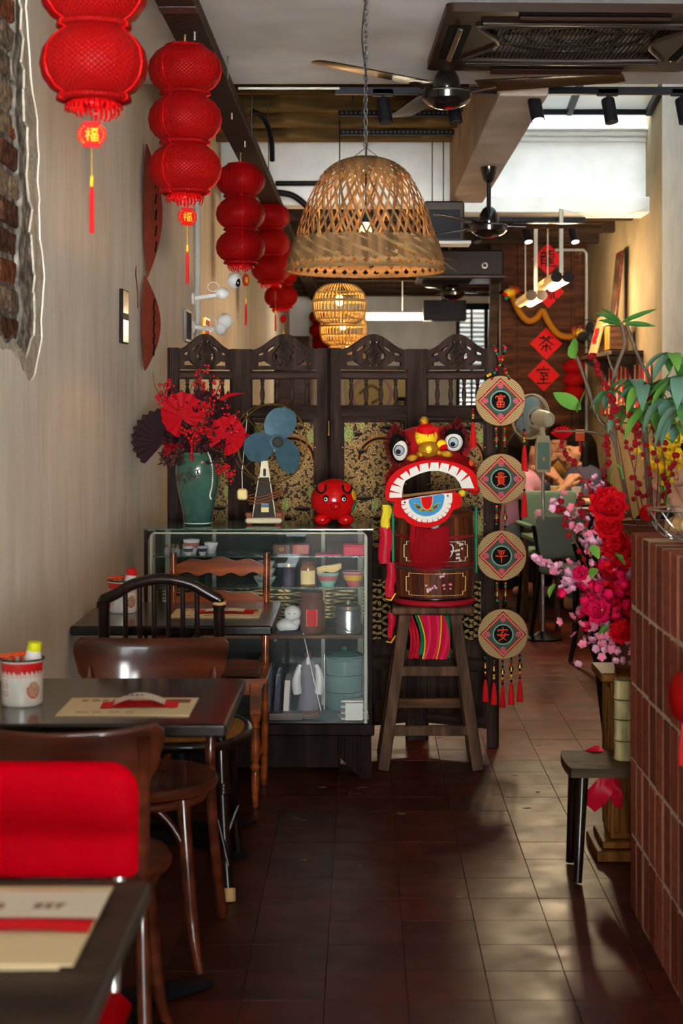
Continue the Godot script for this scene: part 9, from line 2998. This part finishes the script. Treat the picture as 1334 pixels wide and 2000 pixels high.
func diners() -> void:
	var v = func(x: float, y: float, z: float) -> Vector3: return Vector3(x, y, z)
	# head about its own middle, facing +z
	var hb = [[v.call(0, 0.025, -0.015), v.call(0, 0.03, -0.025), 0.088, 0.085], [v.call(0, 0.0, 0.025), v.call(0, -0.065, 0.05), 0.062, 0.036], [v.call(-0.03, -0.02, 0.03), v.call(-0.018, -0.06, 0.045), 0.045, 0.03], [v.call(0.03, -0.02, 0.03), v.call(0.018, -0.06, 0.045), 0.045, 0.03], [v.call(0, 0.012, 0.086), v.call(0, -0.018, 0.104), 0.008, 0.0125], [v.call(-0.03, 0.025, 0.078), v.call(0.03, 0.025, 0.078), 0.011, 0.011], [v.call(-0.012, -0.047, 0.086), v.call(0.012, -0.047, 0.086), 0.008, 0.008], [v.call(0, -0.078, 0.066), v.call(0, -0.082, 0.07), 0.016, 0.014], [v.call(0, -0.05, -0.02), v.call(0, -0.16, -0.035), 0.048, 0.05], [v.call(0.083, 0.005, -0.01), v.call(0.088, -0.02, -0.005), 0.014, 0.01], [v.call(-0.083, 0.005, -0.01), v.call(-0.088, -0.02, -0.005), 0.014, 0.01]]
	var head = skinned(hb, 0.006, 0.014)
	# a relaxed, half closed right hand: palm along -z, fingers ahead
	var fb = [[v.call(0, 0, 0), v.call(0, 0, 0.075), 0.026, 0.03], [v.call(-0.02, 0, 0.01), v.call(-0.026, 0, 0.075), 0.018, 0.016], [v.call(0.02, 0, 0.01), v.call(0.026, 0, 0.072), 0.016, 0.014]]
	for i in 4:
		var x = -0.03 + i * 0.02
		var l: float = [0.9, 1.0, 0.93, 0.75][i]
		fb.append_array([[v.call(x, 0, 0.075), v.call(x * 1.08, -0.008, 0.075 + 0.04 * l), 0.0095, 0.009], [v.call(x * 1.08, -0.008, 0.075 + 0.04 * l), v.call(x * 1.08, -0.03 * l, 0.075 + 0.056 * l), 0.0088, 0.008], [v.call(x * 1.08, -0.03 * l, 0.075 + 0.056 * l), v.call(x * 1.05, -0.05 * l, 0.07 + 0.05 * l), 0.008, 0.007]])
	fb.append_array([[v.call(-0.022, -0.008, 0.02), v.call(-0.05, -0.018, 0.055), 0.014, 0.011], [v.call(-0.05, -0.018, 0.055), v.call(-0.046, -0.03, 0.088), 0.0105, 0.0085]])
	var hand = skinned(fb, 0.005, 0.006)
	var list = [
		["woman with long dark hair in profile, wearing a patterned blouse at the rear table", Vector3(1.64, 0, -12.0), -1.25, "cloth_print", 1, 1.075, [0.16, 0.9, 0.34]],
		["diner with long dark hair in a mustard top, hands raised over the rear table", Vector3(1.54, 0, -12.84), -0.1, "cloth_mustard", 1, 1.10, [0.06, 0.98, 0.36]],
		["diner in a grey shirt half hidden behind the pedestal fan", Vector3(1.27, 0, -12.8), 0.15, "cloth_grey", 0, 1.12, [0.12, 0.86, 0.38]],
		["seated person in pale jeans mostly hidden behind the medallions", Vector3(1.09, 0, -11.2), 1.45, "blossom_pale", 1, 1.10, [0.14, 0.88, 0.36]],
		["person with short dark hair in a black shirt, hand at mouth, by counter", Vector3(1.275, 0.05, -6.3), -0.75, "cloth_black", 0, 1.17, [0.04, 1.06, 0.24]]]
	for q in list:
		var t = thing("person", q[0], "person", q[1], q[2], "people sitting in the rear room")
		var hy: float = q[5]
		var reach: Array = q[6]
		var skin = [[v.call(0, 0.5, 0), v.call(0, 0.62, 0), 0.135, 0.12], [v.call(0, 0.62, 0), v.call(0, 0.84, 0.01), 0.115, 0.125], [v.call(-0.1, 0.86, 0), v.call(0.1, 0.86, 0), 0.085, 0.085], [v.call(0, 0.9, 0), v.call(0, hy - 0.12, 0.02), 0.055, 0.05]]
		var top = []
		for b in skin.slice(0, 3):
			top.append([b[0], b[1], b[2] + 0.012, b[3] + 0.012])
		var legs = [[v.call(-0.08, 0.5, 0), v.call(0.08, 0.5, 0), 0.125, 0.125]]
		var ends = []
		for s in [-1, 1]:
			var sh = v.call(s * 0.165, 0.875, 0.0)
			var el = v.call(s * 0.235, 0.66, 0.12)
			var wr = v.call(s * reach[0], reach[1] - 0.03, reach[2] - 0.05)
			skin.append_array([[sh, el, 0.048, 0.04], [el, wr, 0.039, 0.027], [v.call(s * 0.085, 0.49, 0.02), v.call(s * 0.1, 0.49, 0.40), 0.085, 0.058], [v.call(s * 0.1, 0.48, 0.40), v.call(s * 0.1, 0.09, 0.36), 0.055, 0.036], [v.call(s * 0.1, 0.045, 0.33), v.call(s * 0.105, 0.035, 0.50), 0.036, 0.03]])
			top.append_array([[sh, el, 0.06, 0.053], [el, el.lerp(wr, 0.7 if q[3] != "blossom_pale" else 0.0), 0.05, 0.042]])
			legs.append_array([[v.call(s * 0.085, 0.49, 0.0), v.call(s * 0.1, 0.49, 0.40), 0.098, 0.072], [v.call(s * 0.1, 0.48, 0.40), v.call(s * 0.1, 0.12, 0.36), 0.069, 0.052]])
			ends.append([s, wr, (wr - el).normalized()])
		var body = skinned(skin, 0.014, 0.05)
		body.add(head, Transform3D(Basis(Vector3.RIGHT, 0.12), v.call(0, hy, 0.045)))
		for e in ends:
			var z: Vector3 = (e[2] + Vector3(-e[0] * 0.25, 0.2, 0)).normalized()
			var x: Vector3 = Vector3.UP.cross(z).normalized()
			body.add(hand, Transform3D(Basis(x * (-1.0 if e[0] < 0 else 1.0), z.cross(x), z).scaled_local(Vector3(-1, 1, 1) if e[0] > 0 else Vector3(-1, 1, 1)), e[1]))
		part(t, "body", body, mat("skin"))
		part(t, "shirt", skinned(top, 0.014, 0.05), mat(q[3]))
		part(t, "trousers", skinned(legs, 0.016, 0.04), mat("denim" if q[3] == "blossom_pale" else "cloth_black"))
		for s in [-1, 1]:
			part(t, "eye", mb().ball(v.call(s * 0.031, hy + 0.008, 0.124), Vector3(0.012, 0.006, 0.006), 10, 6), mat("paint_white"))
			part(t, "pupil", mb().ball(v.call(s * 0.031, hy + 0.007, 0.1285), Vector3(0.0055, 0.0055, 0.003), 8, 6), mat("ink"))
			part(t, "eyebrow", mb().tube([v.call(s * 0.018, hy + 0.022, 0.132), v.call(s * 0.045, hy + 0.022, 0.121)], 0.003, 5), mat("hair"))
		part(t, "lips", mb().ball(v.call(0, hy - 0.06, 0.136), Vector3(0.017, 0.006, 0.006), 12, 6), mat("ceramic_pink"))
		var hr = [[v.call(0, hy + 0.045, 0.02), v.call(0, hy + 0.062, 0.045), 0.098, 0.088], [v.call(0, hy + 0.01, 0.0), v.call(0, hy - 0.04, -0.01), 0.092, 0.07]]
		if q[4]:
			hr.append_array([[v.call(0, hy, -0.01), v.call(0, hy - 0.28, -0.085), 0.088, 0.06], [v.call(0.08, hy + 0.02, 0.03), v.call(0.09, hy - 0.24, 0.03), 0.034, 0.02], [v.call(-0.08, hy + 0.02, 0.03), v.call(-0.09, hy - 0.24, 0.03), 0.034, 0.02]])
		part(t, "hair", skinned(hr, 0.009, 0.02), mat("hair"))
		# what they sit on
		var ch = thing("dining_stool", "dark stool under the " + ["woman in the patterned blouse", "diner in the mustard top", "diner in the grey shirt", "person in pale jeans", "person in the black shirt"][list.find(q)], "stool", q[1], q[2], "dark stools the diners sit on")
		part(ch, "seat", mb().lathe([Vector2(0, 0.33), Vector2(0.16, 0.33), Vector2(0.165, 0.345), Vector2(0.15, 0.36), Vector2(0, 0.362)], 24), mat("timber_dark"))
		for k in 4:
			var a = PI / 4 + k * PI / 2
			part(ch, "leg", mb().tube([v.call(cos(a) * 0.12, 0.335, sin(a) * 0.12), v.call(cos(a) * 0.16, 0.0, sin(a) * 0.16)], 0.014, 8), mat("timber_dark"))
